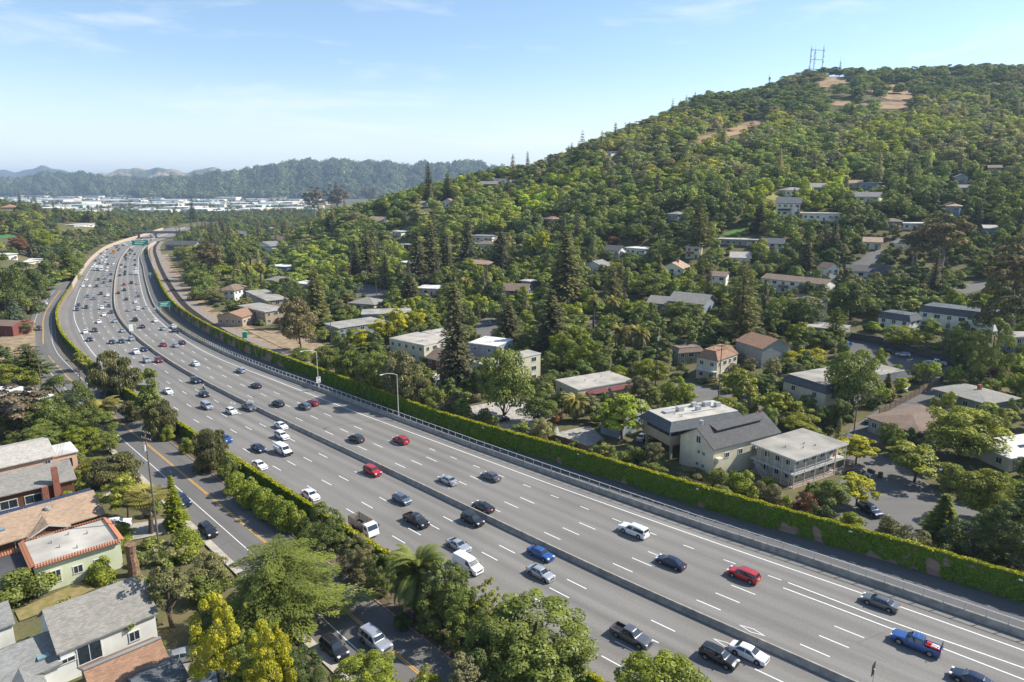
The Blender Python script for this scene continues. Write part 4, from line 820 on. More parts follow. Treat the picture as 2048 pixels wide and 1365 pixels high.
# motorcycles with riders
def rider(u, v, away, label, jacket):
    x, y, rz, s_, o_ = on_road(u, v, away, .7); z = float(zb(y)) + .07
    m = empty('motorcycle', (x, y, z), rz); tag(m, label, 'motorcycle')
    for a in (-.72, .74):
        w = link('wheel', wheel_mesh(.32, .14)[0], m, (a, 0, .32)); link('rim', wheel_mesh(.32, .14)[1], w)
    MB().tube([(-.9, 0, .75), (-.5, 0, .78), (-.1, 0, .76)], [.09, .13, .11], 8).build('seat', M_TRIM, m); MB().tube([(-.1, 0, .78), (.2, 0, .92), (.42, 0, .86)], [.12, .19, .1], 8).build('tank', PAINT['black'], m)
    MB().box((.05, 0, .5), (.55, .34, .4)).build('engine', M_TRIM, m); MB().tube([(.74, 0, .32), (.5, 0, .95), (.45, 0, 1.05)], .05, 6).build('fork', M_RIM, m); MB().tube([(.38, -.38, 1.05), (.48, 0, 1.04), (.38, .38, 1.05)], .02, 5).build('handlebar', M_TRIM, m); MB().cyl((.66, 0, .88), .1, .12, 'x', 10).build('headlight', M_HEAD, m)
    # rider: one skinned body
    vs = [(-.28, 0, .86), (-.22, 0, 1.12), (-.08, 0, 1.36), (-.02, 0, 1.46), (.02, 0, 1.56), (-.08, .2, 1.36), (.14, .3, 1.16), (.34, .33, 1.08), (-.08, -.2, 1.36), (.14, -.3, 1.16), (.34, -.33, 1.08), (-.24, .12, .84), (.14, .24, .74), (-.06, .24, .38), (.08, .24, .32), (-.24, -.12, .84), (.14, -.24, .74), (-.06, -.24, .38), (.08, -.24, .32)]
    ed = [(0, 1), (1, 2), (2, 3), (3, 4), (2, 5), (5, 6), (6, 7), (2, 8), (8, 9), (9, 10), (0, 11), (11, 12), (12, 13), (13, 14), (0, 15), (15, 16), (16, 17), (17, 18)]
    rad = [.15, .16, .17, .07, .07, .08, .06, .045, .08, .06, .045, .11, .08, .06, .055, .11, .08, .06, .055]
    me = bpy.data.meshes.new('rider_body'); me.from_pydata(vs, ed, []); me.materials.append(mat('rider_' + jacket[0], jacket[1], .8, .2, 6)); o = link('person', me, None, (x, y, z), rz)
    sk = o.modifiers.new('skin', 'SKIN'); o.modifiers.new('sub', 'SUBSURF').levels = 1
    for i, q in enumerate(me.skin_vertices[0].data): q.radius = (rad[i], rad[i]); q.use_root = (i == 0)
    hm = MB(); hm.tube([(.02, 0, 1.52), (.03, 0, 1.58), (.03, 0, 1.68), (.02, 0, 1.76), (0, 0, 1.8)], [.09, .13, .15, .11, .03], 10); hm.build('helmet', PAINT['white'] if jacket[0] == 'pale' else PAINT['black'], o, 40)
    tag(o, 'motorcycle rider in ' + jacket[0] + ' jacket, ' + ('passing the dark suv by the median' if not away else 'on the shoulder beside the black suv'), 'person')
rider(*cp('K2', 724, 885), 0, 'motorcycle between the navy suv and the black sedan', ('pale', (.62, .58, .56))); rider(*cp('K1', 2022, 715), 1, 'motorcycle stopped on the outbound shoulder', ('dark', (.03, .03, .035)))
# utility trailer
x, y = U(1739, 842, .6); tr = empty('utility_trailer', (x, y, gz1(x, y) + .1), R(45)); tag(tr, 'small grey mesh-sided trailer parked in the alley', 'trailer')
MB().box((0, 0, .55), (2.6, 1.5, .08)).build('floor', M_TRIM, tr); M_MET = mat('galvanised_panel', (.4, .41, .42), .5, .1, 4, metal=.4)
for s in (-1, 1): MB().box((0, s * .75, .85), (2.6, .05, .55)).build('side', M_MET, tr); MB().box((s * 1.3, 0, .85), (.05, 1.5, .55)).build('side', M_MET, tr)
wheels(tr, [(0, -.85, .32), (0, .85, .32)], .32, .2)
# ================================================================== buildings
WALLC = dict(white=(0.690, 0.676, 0.608), cream=(0.611, 0.551, 0.399), beige=(0.542, 0.474, 0.354), tan=(0.394, 0.311, 0.213), grey=(0.283, 0.286, 0.268), bluegrey=(0.231, 0.269, 0.300), blue=(0.171, 0.252, 0.332), brown=(0.116, 0.067, 0.040), shingle=(0.145, 0.062, 0.031), pink=(0.650, 0.415, 0.282), green=(0.591, 0.619, 0.427), olive=(0.257, 0.260, 0.174), red=(0.194, 0.062, 0.049), brick=(0.274, 0.109, 0.063), dark=(0.087, 0.081, 0.071), palegreen=(0.360, 0.395, 0.332))
ROOFC = dict(grey=(0.251, 0.235, 0.205), dark=(0.087, 0.084, 0.083), slate=(0.095, 0.105, 0.111), brown=(0.199, 0.139, 0.099), tan=(0.372, 0.260, 0.174), white=(0.623, 0.605, 0.561), pale=(0.433, 0.403, 0.347), gravel=(0.311, 0.286, 0.245), rust=(0.294, 0.168, 0.103), bluegrey=(0.225, 0.223, 0.209), stain=(0.398, 0.361, 0.308))
def roof_mat(k, shingle=True):
    nm = f'{k}_{"shingle" if shingle else "membrane"}_roof'
    if nm in MATS: return MATS[nm]
    c = ROOFC[k]
    if not shingle: return mat(nm, c, .85, .16, .22, bump=.1)
    m = bpy.data.materials.new(nm); m.use_nodes = True; n = m.node_tree.nodes; l = m.node_tree.links; b = n['Principled BSDF']
    uv = n.new('ShaderNodeUVMap'); uv.uv_map = 'UVMap'; t = n.new('ShaderNodeTexBrick'); l.new(uv.outputs[0], t.inputs['Vector']); t.inputs['Scale'].default_value = 1
    t.inputs['Brick Width'].default_value = .45; t.inputs['Row Height'].default_value = .2; t.inputs['Mortar Size'].default_value = .012; t.inputs['Bias'].default_value = 0
    t.inputs['Color1'].default_value = (*[q * 1.18 for q in c], 1); t.inputs['Color2'].default_value = (*[q * .82 for q in c], 1); t.inputs['Mortar'].default_value = (*[q * .5 for q in c], 1)
    z = n.new('ShaderNodeTexNoise'); z.inputs['Scale'].default_value = .5; z.inputs['Detail'].default_value = 5; l.new(uv.outputs[0], z.inputs['Vector'])
    r = n.new('ShaderNodeMapRange'); r.inputs['To Min'].default_value = .75; r.inputs['To Max'].default_value = 1.2; l.new(z.outputs['Fac'], r.inputs['Value'])
    v = n.new('ShaderNodeVectorMath'); v.operation = 'SCALE'; l.new(t.outputs['Color'], v.inputs[0]); l.new(r.outputs[0], v.inputs['Scale']); l.new(v.outputs[0], b.inputs['Base Color']); b.inputs['Roughness'].default_value = .9
    bp = n.new('ShaderNodeBump'); bp.inputs['Strength'].default_value = .5; bp.inputs['Distance'].default_value = .03; l.new(t.outputs['Fac'], bp.inputs['Height']); bp.invert = True; l.new(bp.outputs[0], b.inputs['Normal'])
    MATS[nm] = m; return m
def wall_mat(k): return mat(k + '_house_wall', WALLC[k], .85, .07, .5, bump=.05)
M_PANE = mat('window_glass', (.035, .045, .055), .08, .2, 2, spec=.7); M_FRAME = mat('white_window_frame', (.62, .62, .59), .6, .05); M_DOOR = mat('house_door', (.2, .12, .08), .6, .1, 3); M_FASCIA = mat('white_fascia', (.56, .54, .5), .7, .06); M_VENT = mat('roof_vent_metal', (.5, .5, .49), .5, .1, 4, metal=.4)
M_WOODR = mat('brown_wood_railing', (.25, .15, .10), .8, .2, 4); M_BRICK = mat('red_chimney_brick', (.33, .13, .085), .9, .25, 7, bump=.4)
WINM = {}
def win_mesh(w, h):
    k = (round(w, 1), round(h, 1))
    if k not in WINM:
        t = .1; f = MB()
        for c, d in (((0, 0, h / 2), (w + 2 * t, .1, t)), ((0, 0, -h / 2), (w + 2 * t, .14, t)), ((-w / 2, 0, 0), (t, .1, h)), ((w / 2, 0, 0), (t, .1, h)), ((0, 0, 0), (t * .7, .09, h))): f.box(c, d)
        WINM[k] = (f.mesh('window', M_FRAME), MB().box((0, .02, 0), (w, .06, h)).mesh('pane', M_PANE))
    return WINM[k]
def window(root, p, rz, w=1.2, h=1.2):
    a, b = win_mesh(w, h); o = link('window', a, root, p, rz); link('pane', b, o); return o
def uvquad_roof(name, polys, material, root, thick=.18):
    """roof from planar polygons (local coords) with thickness and row-aligned UVs"""
    V = []; Fs = []; UV = []
    for P in polys:
        P = [Vector(q) for q in P]; k = len(V); n = len(P); nn = (P[1] - P[0]).cross(P[2] - P[0]).normalized()
        if nn.z < 0: P = P[::-1]; nn = -nn
        e = Vector((0, 0, 1)).cross(nn); e = e.normalized() if e.length > 1e-3 else Vector((1, 0, 0)); f = nn.cross(e)
        V += [tuple(q) for q in P] + [(q.x, q.y, q.z - thick) for q in P]
        fs = [tuple(range(k, k + n)), tuple(range(k + n, k + 2 * n))[::-1]] + [(k + i, k + n + i, k + n + (i + 1) % n, k + (i + 1) % n) for i in range(n)]
        Fs += fs; uvp = [(q.dot(e), q.dot(f)) for q in P] * 2
        for ff in fs: UV += [uvp[i - k] for i in ff]
    m = MB(); m.add(V, Fs); me = m.mesh(name, material); u = me.uv_layers.new(name='UVMap')
    u.data.foreach_set('uv', np.array(UV, np.float32).ravel()); return link(name, me, root)
HOUSE_PX = []; HOUSE_FP = []; HLAST = [None]
class House: pass
def house(label, px, h, storeys=1, roof='flat', wall='white', rc='grey', ov=.5, rise=None, ridge='x', win=True, name='house', cat='house', wsp=3.0, vents=3, depth=None, facade=None, door=True, chim=0, desc=None, inset=1.1):
    if depth is None:
        L_, N_, R_ = [np.array(U(*q, h)) for q in px]; a = L_ - N_; b = R_ - N_
        eb = b / np.linalg.norm(b); ea0 = a / np.linalg.norm(a); perp = np.array([-eb[1], eb[0]])
        an = math.atan2(ea0[0] * perp[1] - ea0[1] * perp[0], float(ea0 @ perp)); rz = math.atan2(eb[1], eb[0]) - an / 2; la, lb = np.linalg.norm(a), np.linalg.norm(b)
    else:
        N_, R_ = np.array(U(*px[0], h)), np.array(U(*px[1], h)); b = R_ - N_; lb = np.linalg.norm(b); rz = math.atan2(b[1], b[0]); la = depth
    lb = float(min(max(lb, 4.), 60)); la = float(min(max(la, 4.), 45))
    ex = np.array([math.cos(rz), math.sin(rz)]); ey = np.array([-ex[1], ex[0]]); cs = [N_ + ex * i * lb + ey * j * la for i in (0, 1) for j in (0, 1)]
    zg = min(gz1(*N_), gz1(*(N_ + ex * lb))); root = empty(name, (float(N_[0]), float(N_[1]), zg), rz); tag(root, label, cat)
    H = House(); H.root, H.la, H.lb, H.h = root, la, lb, h; w = wall_mat(wall)
    rise = rise if rise is not None else (min(la, lb) * (.24 if roof == 'gable' else .19)); rm = roof_mat(rc, roof not in ('flat', 'shed'))
    bm = MB()
    if roof == 'gable':
        zt = h; V = [(0, 0, -3), (lb, 0, -3), (lb, la, -3), (0, la, -3), (0, 0, zt), (lb, 0, zt), (lb, la, zt), (0, la, zt)]
        if ridge == 'x': V += [(0, la / 2, zt + rise), (lb, la / 2, zt + rise)]; Fs = [(0, 1, 5, 4), (2, 3, 7, 6), (3, 0, 4, 8, 7), (1, 2, 6, 9, 5)]
        else: V += [(lb / 2, 0, zt + rise), (lb / 2, la, zt + rise)]; Fs = [(0, 1, 5, 8, 4), (2, 3, 7, 9, 6), (3, 0, 4, 7), (1, 2, 6, 5)]
        bm.add(V, Fs)
    else: bm.box((lb / 2, la / 2, (h - 3) / 2), (lb, la, h + 3))
    H.wall = bm.build('wall', w, root)
    T = .04
    if roof == 'flat':
        MB().box((lb / 2, la / 2, h + .14), (lb + 2 * ov, la + 2 * ov, .28)).build('roof', rm, root)
        MB().box((lb / 2, -ov - .02, h + .1), (lb + 2 * ov + .1, .06, .34)).box((-ov - .02, la / 2, h + .1), (.06, la + 2 * ov, .34)).build('fascia', M_FASCIA if wall not in ('brown', 'shingle') else M_WOODR, root)
    elif roof == 'gable':
        k = rise / ((la if ridge == 'x' else lb) / 2); zo = h - ov * k + T
        if ridge == 'x': P = [[(-ov, -ov, zo), (lb + ov, -ov, zo), (lb + ov, la / 2, h + rise + T), (-ov, la / 2, h + rise + T)], [(-ov, la + ov, zo), (lb + ov, la + ov, zo), (lb + ov, la / 2, h + rise + T), (-ov, la / 2, h + rise + T)]]
        else: P = [[(-ov, -ov, zo), (-ov, la + ov, zo), (lb / 2, la + ov, h + rise + T), (lb / 2, -ov, h + rise + T)], [(lb + ov, -ov, zo), (lb + ov, la + ov, zo), (lb / 2, la + ov, h + rise + T), (lb / 2, -ov, h + rise + T)]]
        uvquad_roof('roof', P, rm, root)
    elif roof in ('hip', 'mansard'):
        a0, a1, b0, b1 = -ov, lb + ov, -ov, la + ov
        if roof == 'hip':
            m_ = min(lb, la) / 2 + ov; zt = h + rise
            if lb >= la: r0, r1 = (a0 + m_, la / 2, zt), (a1 - m_, la / 2, zt)
            else: r0, r1 = (lb / 2, b0 + m_, zt), (lb / 2, b1 - m_, zt)
            c0, c1, c2, c3 = (a0, b0, h + T), (a1, b0, h + T), (a1, b1, h + T), (a0, b1, h + T)
            P = [[c0, c1, r1, r0], [c1, c2, r1], [c2, c3, r0, r1], [c3, c0, r0]] if lb >= la else [[c0, c1, r0], [c1, c2, r1, r0], [c2, c3, r1], [c3, c0, r0, r1]]
            uvquad_roof('roof', P, rm, root)
        else:
            i_ = inset; zt = h + (rise or 1.5); o4 = [(a0, b0), (a1, b0), (a1, b1), (a0, b1)]; n4 = [(a0 + i_, b0 + i_), (a1 - i_, b0 + i_), (a1 - i_, b1 - i_), (a0 + i_, b1 - i_)]
            P = [[(*o4[j], h - .1), (*o4[(j + 1) % 4], h - .1), (*n4[(j + 1) % 4], zt), (*n4[j], zt)] for j in range(4)]
            uvquad_roof('roof', P, roof_mat('slate' if rc in ('gravel', 'grey', 'pale') else rc), root)
            MB().box((lb / 2, la / 2, zt + .05), (lb + 2 * ov - 2 * i_ + .15, la + 2 * ov - 2 * i_ + .15, .16)).build('flat_roof', roof_mat(rc, False), root)
            h_top = zt
    H.rise = rise; ztop = h + .28 if roof == 'flat' else (h + (rise or 1.5) + .13 if roof == 'mansard' else None)
    if ztop and vents:
        for i in range(vents):
            p = (lb * random.uniform(.2, .8), la * random.uniform(.2, .8)); MB().cyl((p[0], p[1], ztop + .25), .14, .5, 'z', 8).build('roof_vent', M_VENT, root)
    if chim:
        MB().box((lb * .6, la * .5, h + rise + .3), (.9, .7, 1.8)).build('chimney', M_BRICK if chim == 1 else w, root)
    if win:
        for face, ln in (('y', lb), ('x', la)):
            n = max(1, int(ln / wsp)); st_h = h / storeys
            for s in range(storeys):
                for i in range(n):
                    t = ln * (i + .5) / n; z = st_h * s + st_h * .55
                    if face == 'y':
                        if s == 0 and door and i == n // 2: MB().box((t, -.03, 1.05), (1.0, .1, 2.1)).build('door', M_DOOR, root); continue
                        window(root, (t, -.03, z), 0, 1.9 if i % 2 else 1.3, 1.35)
                    else: window(root, (-.03, t, z), -math.pi / 2, 1.3, 1.3)
    HLAST[0] = H
    # footprint and picture box for keeping trees clear of it
    HOUSE_FP.append((N_ + ex * lb / 2 + ey * la / 2, math.hypot(lb, la) / 2, rz, lb, la))
    us = []; ztop_ = zg + h + (rise if roof in ('gable', 'hip', 'mansard') else .3)
    for c in cs:
        for z in (zg + .0, ztop_): us.append(proj(c[0], c[1], z))
    us = np.array(us); HOUSE_PX.append((us[:, 0].min(), us[:, 1].min(), us[:, 0].max(), us[:, 1].max(), us[:, 2].mean(), desc or label, us[:, 2].max()))
    return H
def railing(root, pts, h, step=.55, material=None, z0=0.):
    """balustrade along a local polyline; every baluster its own part when few, else rails plus posts"""
    m_ = material or M_FASCIA; MB().tube([(x, y, z + h) for x, y, z in pts], .045, 4).build('handrail', m_, root); MB().tube([(x, y, z + .1) for x, y, z in pts], .03, 4).build('bottom_rail', m_, root)
    bm = MB().box((0, 0, h / 2), (.05, .05, h)).mesh('baluster', m_)
    for a, b in zip(pts[:-1], pts[1:]):
        a, b = Vector(a), Vector(b); n = max(1, int((b - a).length / step))
        for i in range(n + 1): link('baluster', bm, root, a + (b - a) * i / n)
# ---- right of the freeway, near
H = house('two-storey beige house with wrap-around balconies and flat overhanging roof', [(1505, 889), (1591, 921), (1692, 889)], 6.0, 2, 'flat', 'beige', 'gravel', .3, win=False, vents=4, desc='two-storey balcony house')
la, lb, rt = H.la, H.lb, H.root
# pull the walls in under the roof: balconies run round the two faces we see
H.wall.data.transform(Matrix.Translation((1.6, 1.6, 0)) @ Matrix.Diagonal(((lb - 1.6) / lb, (la - 1.6) / la, 1, 1)))
MB().box((lb / 2, .8, 2.9), (lb + .6, 1.7, .22)).box((.8, la / 2 + .8, 2.9), (1.7, la - 1.0, .22)).build('balcony_deck', M_FASCIA, rt)
MB().box((lb / 2, .8, .0), (lb + .4, 1.9, .3)).box((.8, la / 2 + .8, .0), (1.9, la - 1.0, .3)).build('porch_floor', mat('porch_boards', (.42, .32, .25), .8, .2, 3), rt)
for z in (.15, 3.0): railing(rt, [(-.05, la - .4, z), (-.05, 0, z), (lb, 0, z)], .95, .5)
pm = MB().box((0, 0, 3.0), (.13, .13, 6.0)).mesh('post', M_FASCIA)
for i in range(6): link('post', pm, rt, (lb * i / 5, -.02, 0)); link('post', pm, rt, (-.02, la * (i + .6) / 5.8, 0)) if i < 5 else None
for s in (0, 1):
    for i in range(5): window(rt, (lb * (.16 + .17 * i), 1.55, 1.5 + 2.9 * s), 0, 1.5, 1.1)
    for i in range(3): window(rt, (1.55, la * (.25 + .25 * i), 1.5 + 2.9 * s), -math.pi / 2, 1.1, 1.1)
    MB().box((lb * .93, 1.56, 1.1 + 2.95 * s), (.95, .08, 2.1)).build('door', M_DOOR, rt)
for i in range(10): MB().box((-.6, la * .86 - i * .26, 2.8 - i * .28), (1.0, .3, .08)).build('stair_tread', M_FASCIA, rt)
MB().tube([(-1.05, la * .88, 3.7), (-1.05, la * .5, .9)], .05, 5).build('stair_rail', M_FASCIA, rt)
H = house('cream three-storey gabled house with a dark clerestory on its grey roof', [(1364, 868), (1428, 896), (1553, 861)], 6.8, 3, 'gable', 'cream', 'dark', .35, 3.0, 'x', win=False, desc='cream gabled house')
la, lb, rt = H.la, H.lb, H.root
for y, z in ((.28, 2.0), (.45, 2.0), (.28, 4.7), (.42, 4.7)): window(rt, (-.03, la * y, z), -math.pi / 2, .8, .8)
window(rt, (-.03, la * .45, 7.3), -math.pi / 2, 1.2, 1.5)
cl = MB().box((lb * .52, la * .35, 8.75), (lb * .66, .12, 1.05)).build('clerestory', M_TRIM, rt); pmn = MB().box((0, 0, 0), (lb * .66 / 9 - .14, .05, .75)).mesh('pane', M_PANE)
for i in range(9): link('pane', pmn, cl, (lb * .52 + lb * .66 * ((i + .5) / 9 - .5), la * .35 - .08, 8.75))
uvquad_roof('clerestory_roof', [[(lb * .17, la * .27, 9.25), (lb * .88, la * .27, 9.25), (lb * .88, la * .52, 9.95), (lb * .17, la * .52, 9.95)]], roof_mat('dark'), rt)
for i in range(4): window(rt, (lb * (.2 + .2 * i), -.03, 4.6), 0, 1.2, 1.1)
MB().box((lb * .06, -.5, 4.2), (1.4, 1.0, .9)).build('bay', wall_mat('cream'), rt); MB().box((lb * .1, -.05, 1.1), (1.1, .1, 2.2)).build('door', M_DOOR, rt); MB().cyl((lb * .1, la * .6, 10.3), .4, .9, 'z', 10).build('roof_vent', M_VENT, rt)
H = house('brown office building raised on columns with white air-conditioning units on its roof', [(1299, 832), (1341, 860), (1464, 829)], 7.2, 2, 'mansard', 'tan', 'pale', .9, 1.5, win=False, vents=2, name='office_building', cat='building', desc='brown office building', inset=1.6)
la, lb, rt = H.la, H.lb, H.root
H.wall.data.transform(Matrix.Translation((0, 0, 4.62)) @ Matrix.Diagonal((1, 1, .36, 1)))
pb = MB().box((0, 0, 0), (1.9, .12, 1.1)).mesh('window', M_PANE)
for i in range(int(lb / 2.1)): link('window', pb, rt, (1.2 + 2.1 * i, -.05, 6.3))
for i in range(int(la / 2.1)): link('window', pb, rt, (-.05, 1.2 + 2.1 * i, 6.3), -math.pi / 2)
for i, j in ((.04, .05), (.5, .05), (.96, .05), (.04, .95), (.96, .95)): MB().box((lb * i, la * j, 2), (.5, .5, 8)).build('column', wall_mat('tan'), rt)
for i, (a, b, c) in enumerate(((.35, .6, 1.5), (.55, .45, 1.1), (.75, .65, 1.6), (.6, .72, 1.2), (.85, .5, 1.3))): MB().box((lb * a, la * b, 9.3), (c, c * .8, 1.1)).build('air_conditioner', M_VENT, rt)
MB().box((lb * .2, la * .62, 9.0), (2.6, 1.6, .5)).build('skylight', M_VENT, rt)
MB().box((lb * .5, la * .35, 9.0), (lb * .5, .2, .35)).box((lb * .5, la * .75, 9.0), (lb * .6, .2, .35)).build('duct', M_FASCIA, rt)
H = house('long cream two-storey apartment block with slate mansard roof behind the big sycamore', [(1567, 757), (1652, 786), (1822, 737)], 6.2, 2, 'mansard', 'cream', 'gravel', .4, 1.7, wsp=5, vents=8, name='apartment_building', cat='building', desc='cream mansard apartments')
house('white two-storey apartment block with long blue-grey roof and outside stairs', [(1840, 617), (1990, 640)], 6.0, 2, 'mansard', 'white', 'slate', .4, 1.8, depth=11, wsp=3.6, name='apartment_building', cat='building', desc='white blue-roofed apartments')
H = house('small white house with blue-grey mansard roof left of the long apartments', [(1754, 632), (1820, 643), (1850, 634)], 4.6, 2, 'mansard', 'white', 'slate', .4, 1.8, wsp=3.4, desc='small mansard house')
house('cream bungalow with brown hip roof across from the yellow street trees', [(1756, 831), (1841, 868), (1905, 822)], 3.6, 1, 'hip', 'palegreen', 'brown', .7, 1.7, desc='brown hip-roofed bungalow')
house('pale grey bungalow with low grey hip roof and brick chimney', [(1884, 775), (1972, 807), (2020, 787)], 3.4, 1, 'hip', 'bluegrey', 'grey', .8, 1.0, chim=1, desc='grey-roofed bungalow')
H = house('cream bungalow with bright white roof and solar panels at right edge', [(1960, 880), (2020, 915), (2110, 870)], 3.4, 1, 'hip', 'cream', 'white', .7, 1.3, desc='white-roofed bungalow')
for i in range(5): MB().box((H.lb * .3 + 1.1 * i, H.la * .32, 4.3), (1.0, 1.7, .06)).build('solar_panel', mat('solar_panel', (.02, .025, .05), .2, .1, 3, spec=.7), H.root)
H = house('beige flat-roofed building with dark red awnings', [(1121, 761), (1156, 781), (1254, 756)], 4.6, 1, 'flat', 'beige', 'stain', .1, wsp=4, desc='beige building with red awnings')
for a, b in ((.15, .5), (.55, .95)): MB().add([(H.lb * a, -1.3, 3.1), (H.lb * b, -1.3, 3.1), (H.lb * b, -.05, 4.0), (H.lb * a, -.05, 4.0)], [(0, 1, 2, 3)]).add([(H.lb * a, -1.3, 3.0), (H.lb * b, -1.3, 3.0), (H.lb * b, -.05, 3.9), (H.lb * a, -.05, 3.9)], [(3, 2, 1, 0)]).build('awning', mat('dark_red_awning', (.16, .045, .045), .8, .15, 2), H.root)
house('small olive building with pale flat roof and brown mansard edge', [(1342, 696), (1357, 706), (1405, 697)], 4.4, 2, 'mansard', 'olive', 'brown', .3, 1.2, desc='small olive building')
H = house('beige townhouse with white balcony and brown shingled roof', [(1397, 711), (1435, 721), (1467, 698)], 7.0, 2, 'mansard', 'beige', 'rust', .3, 2.2, desc='beige townhouse', inset=1.8)
MB().box((-.9, H.la * .45, 3.6), (1.8, H.la * .95, .25)).build('balcony', M_FASCIA, H.root); railing(H.root, [(-1.75, .2, 3.7), (-1.75, H.la * .9, 3.7)], 1.0, .5)
house('large building with rust brown roof and grey stucco wall right of the tall pine', [(1503, 674), (1525, 697), (1556, 679)], 6.5, 2, 'gable', 'grey', 'rust', .4, 2.5, 'y', win=False, desc='rust-roofed building')
house('long low grey building behind the umbrella tree', [(1596, 652), (1690, 660)], 4.0, 1, 'flat', 'grey', 'gravel', .3, depth=10, desc='long low grey building')
house('tall white three-storey house with brown roof among dark trees', [(1594, 594), (1624, 606), (1650, 598)], 8.4, 3, 'hip', 'white', 'brown', .4, 1.5, wsp=4, desc='tall white brown-roofed house')
H = house('long white two-storey apartment row with brown balconies', [(1524, 552), (1651, 569)], 6.0, 2, 'gable', 'white', 'brown', .5, 1.6, 'x', depth=10, wsp=4, name='apartment_building', cat='building', desc='white apartment row')
for i in range(4): MB().box((H.lb * (.12 + .25 * i), -.7, 3.3), (4.2, 1.4, 1.0)).build('balcony', M_WOODR, H.root)
house('white end block with brown roof left of the apartment row', [(1417, 550), (1452, 553)], 6.0, 2, 'gable', 'white', 'brown', .5, 1.5, 'x', depth=10, desc='white end block')
H = house('white gabled house with brown roof and wooden balcony on the slope', [(1632, 531), (1655, 537), (1683, 531)], 7.0, 2, 'gable', 'white', 'brown', .4, 2.2, 'y', desc='white gabled slope house')
MB().box((-.8, H.la * .5, 3.2), (1.6, H.la, 1.0)).build('balcony', M_WOODR, H.root)
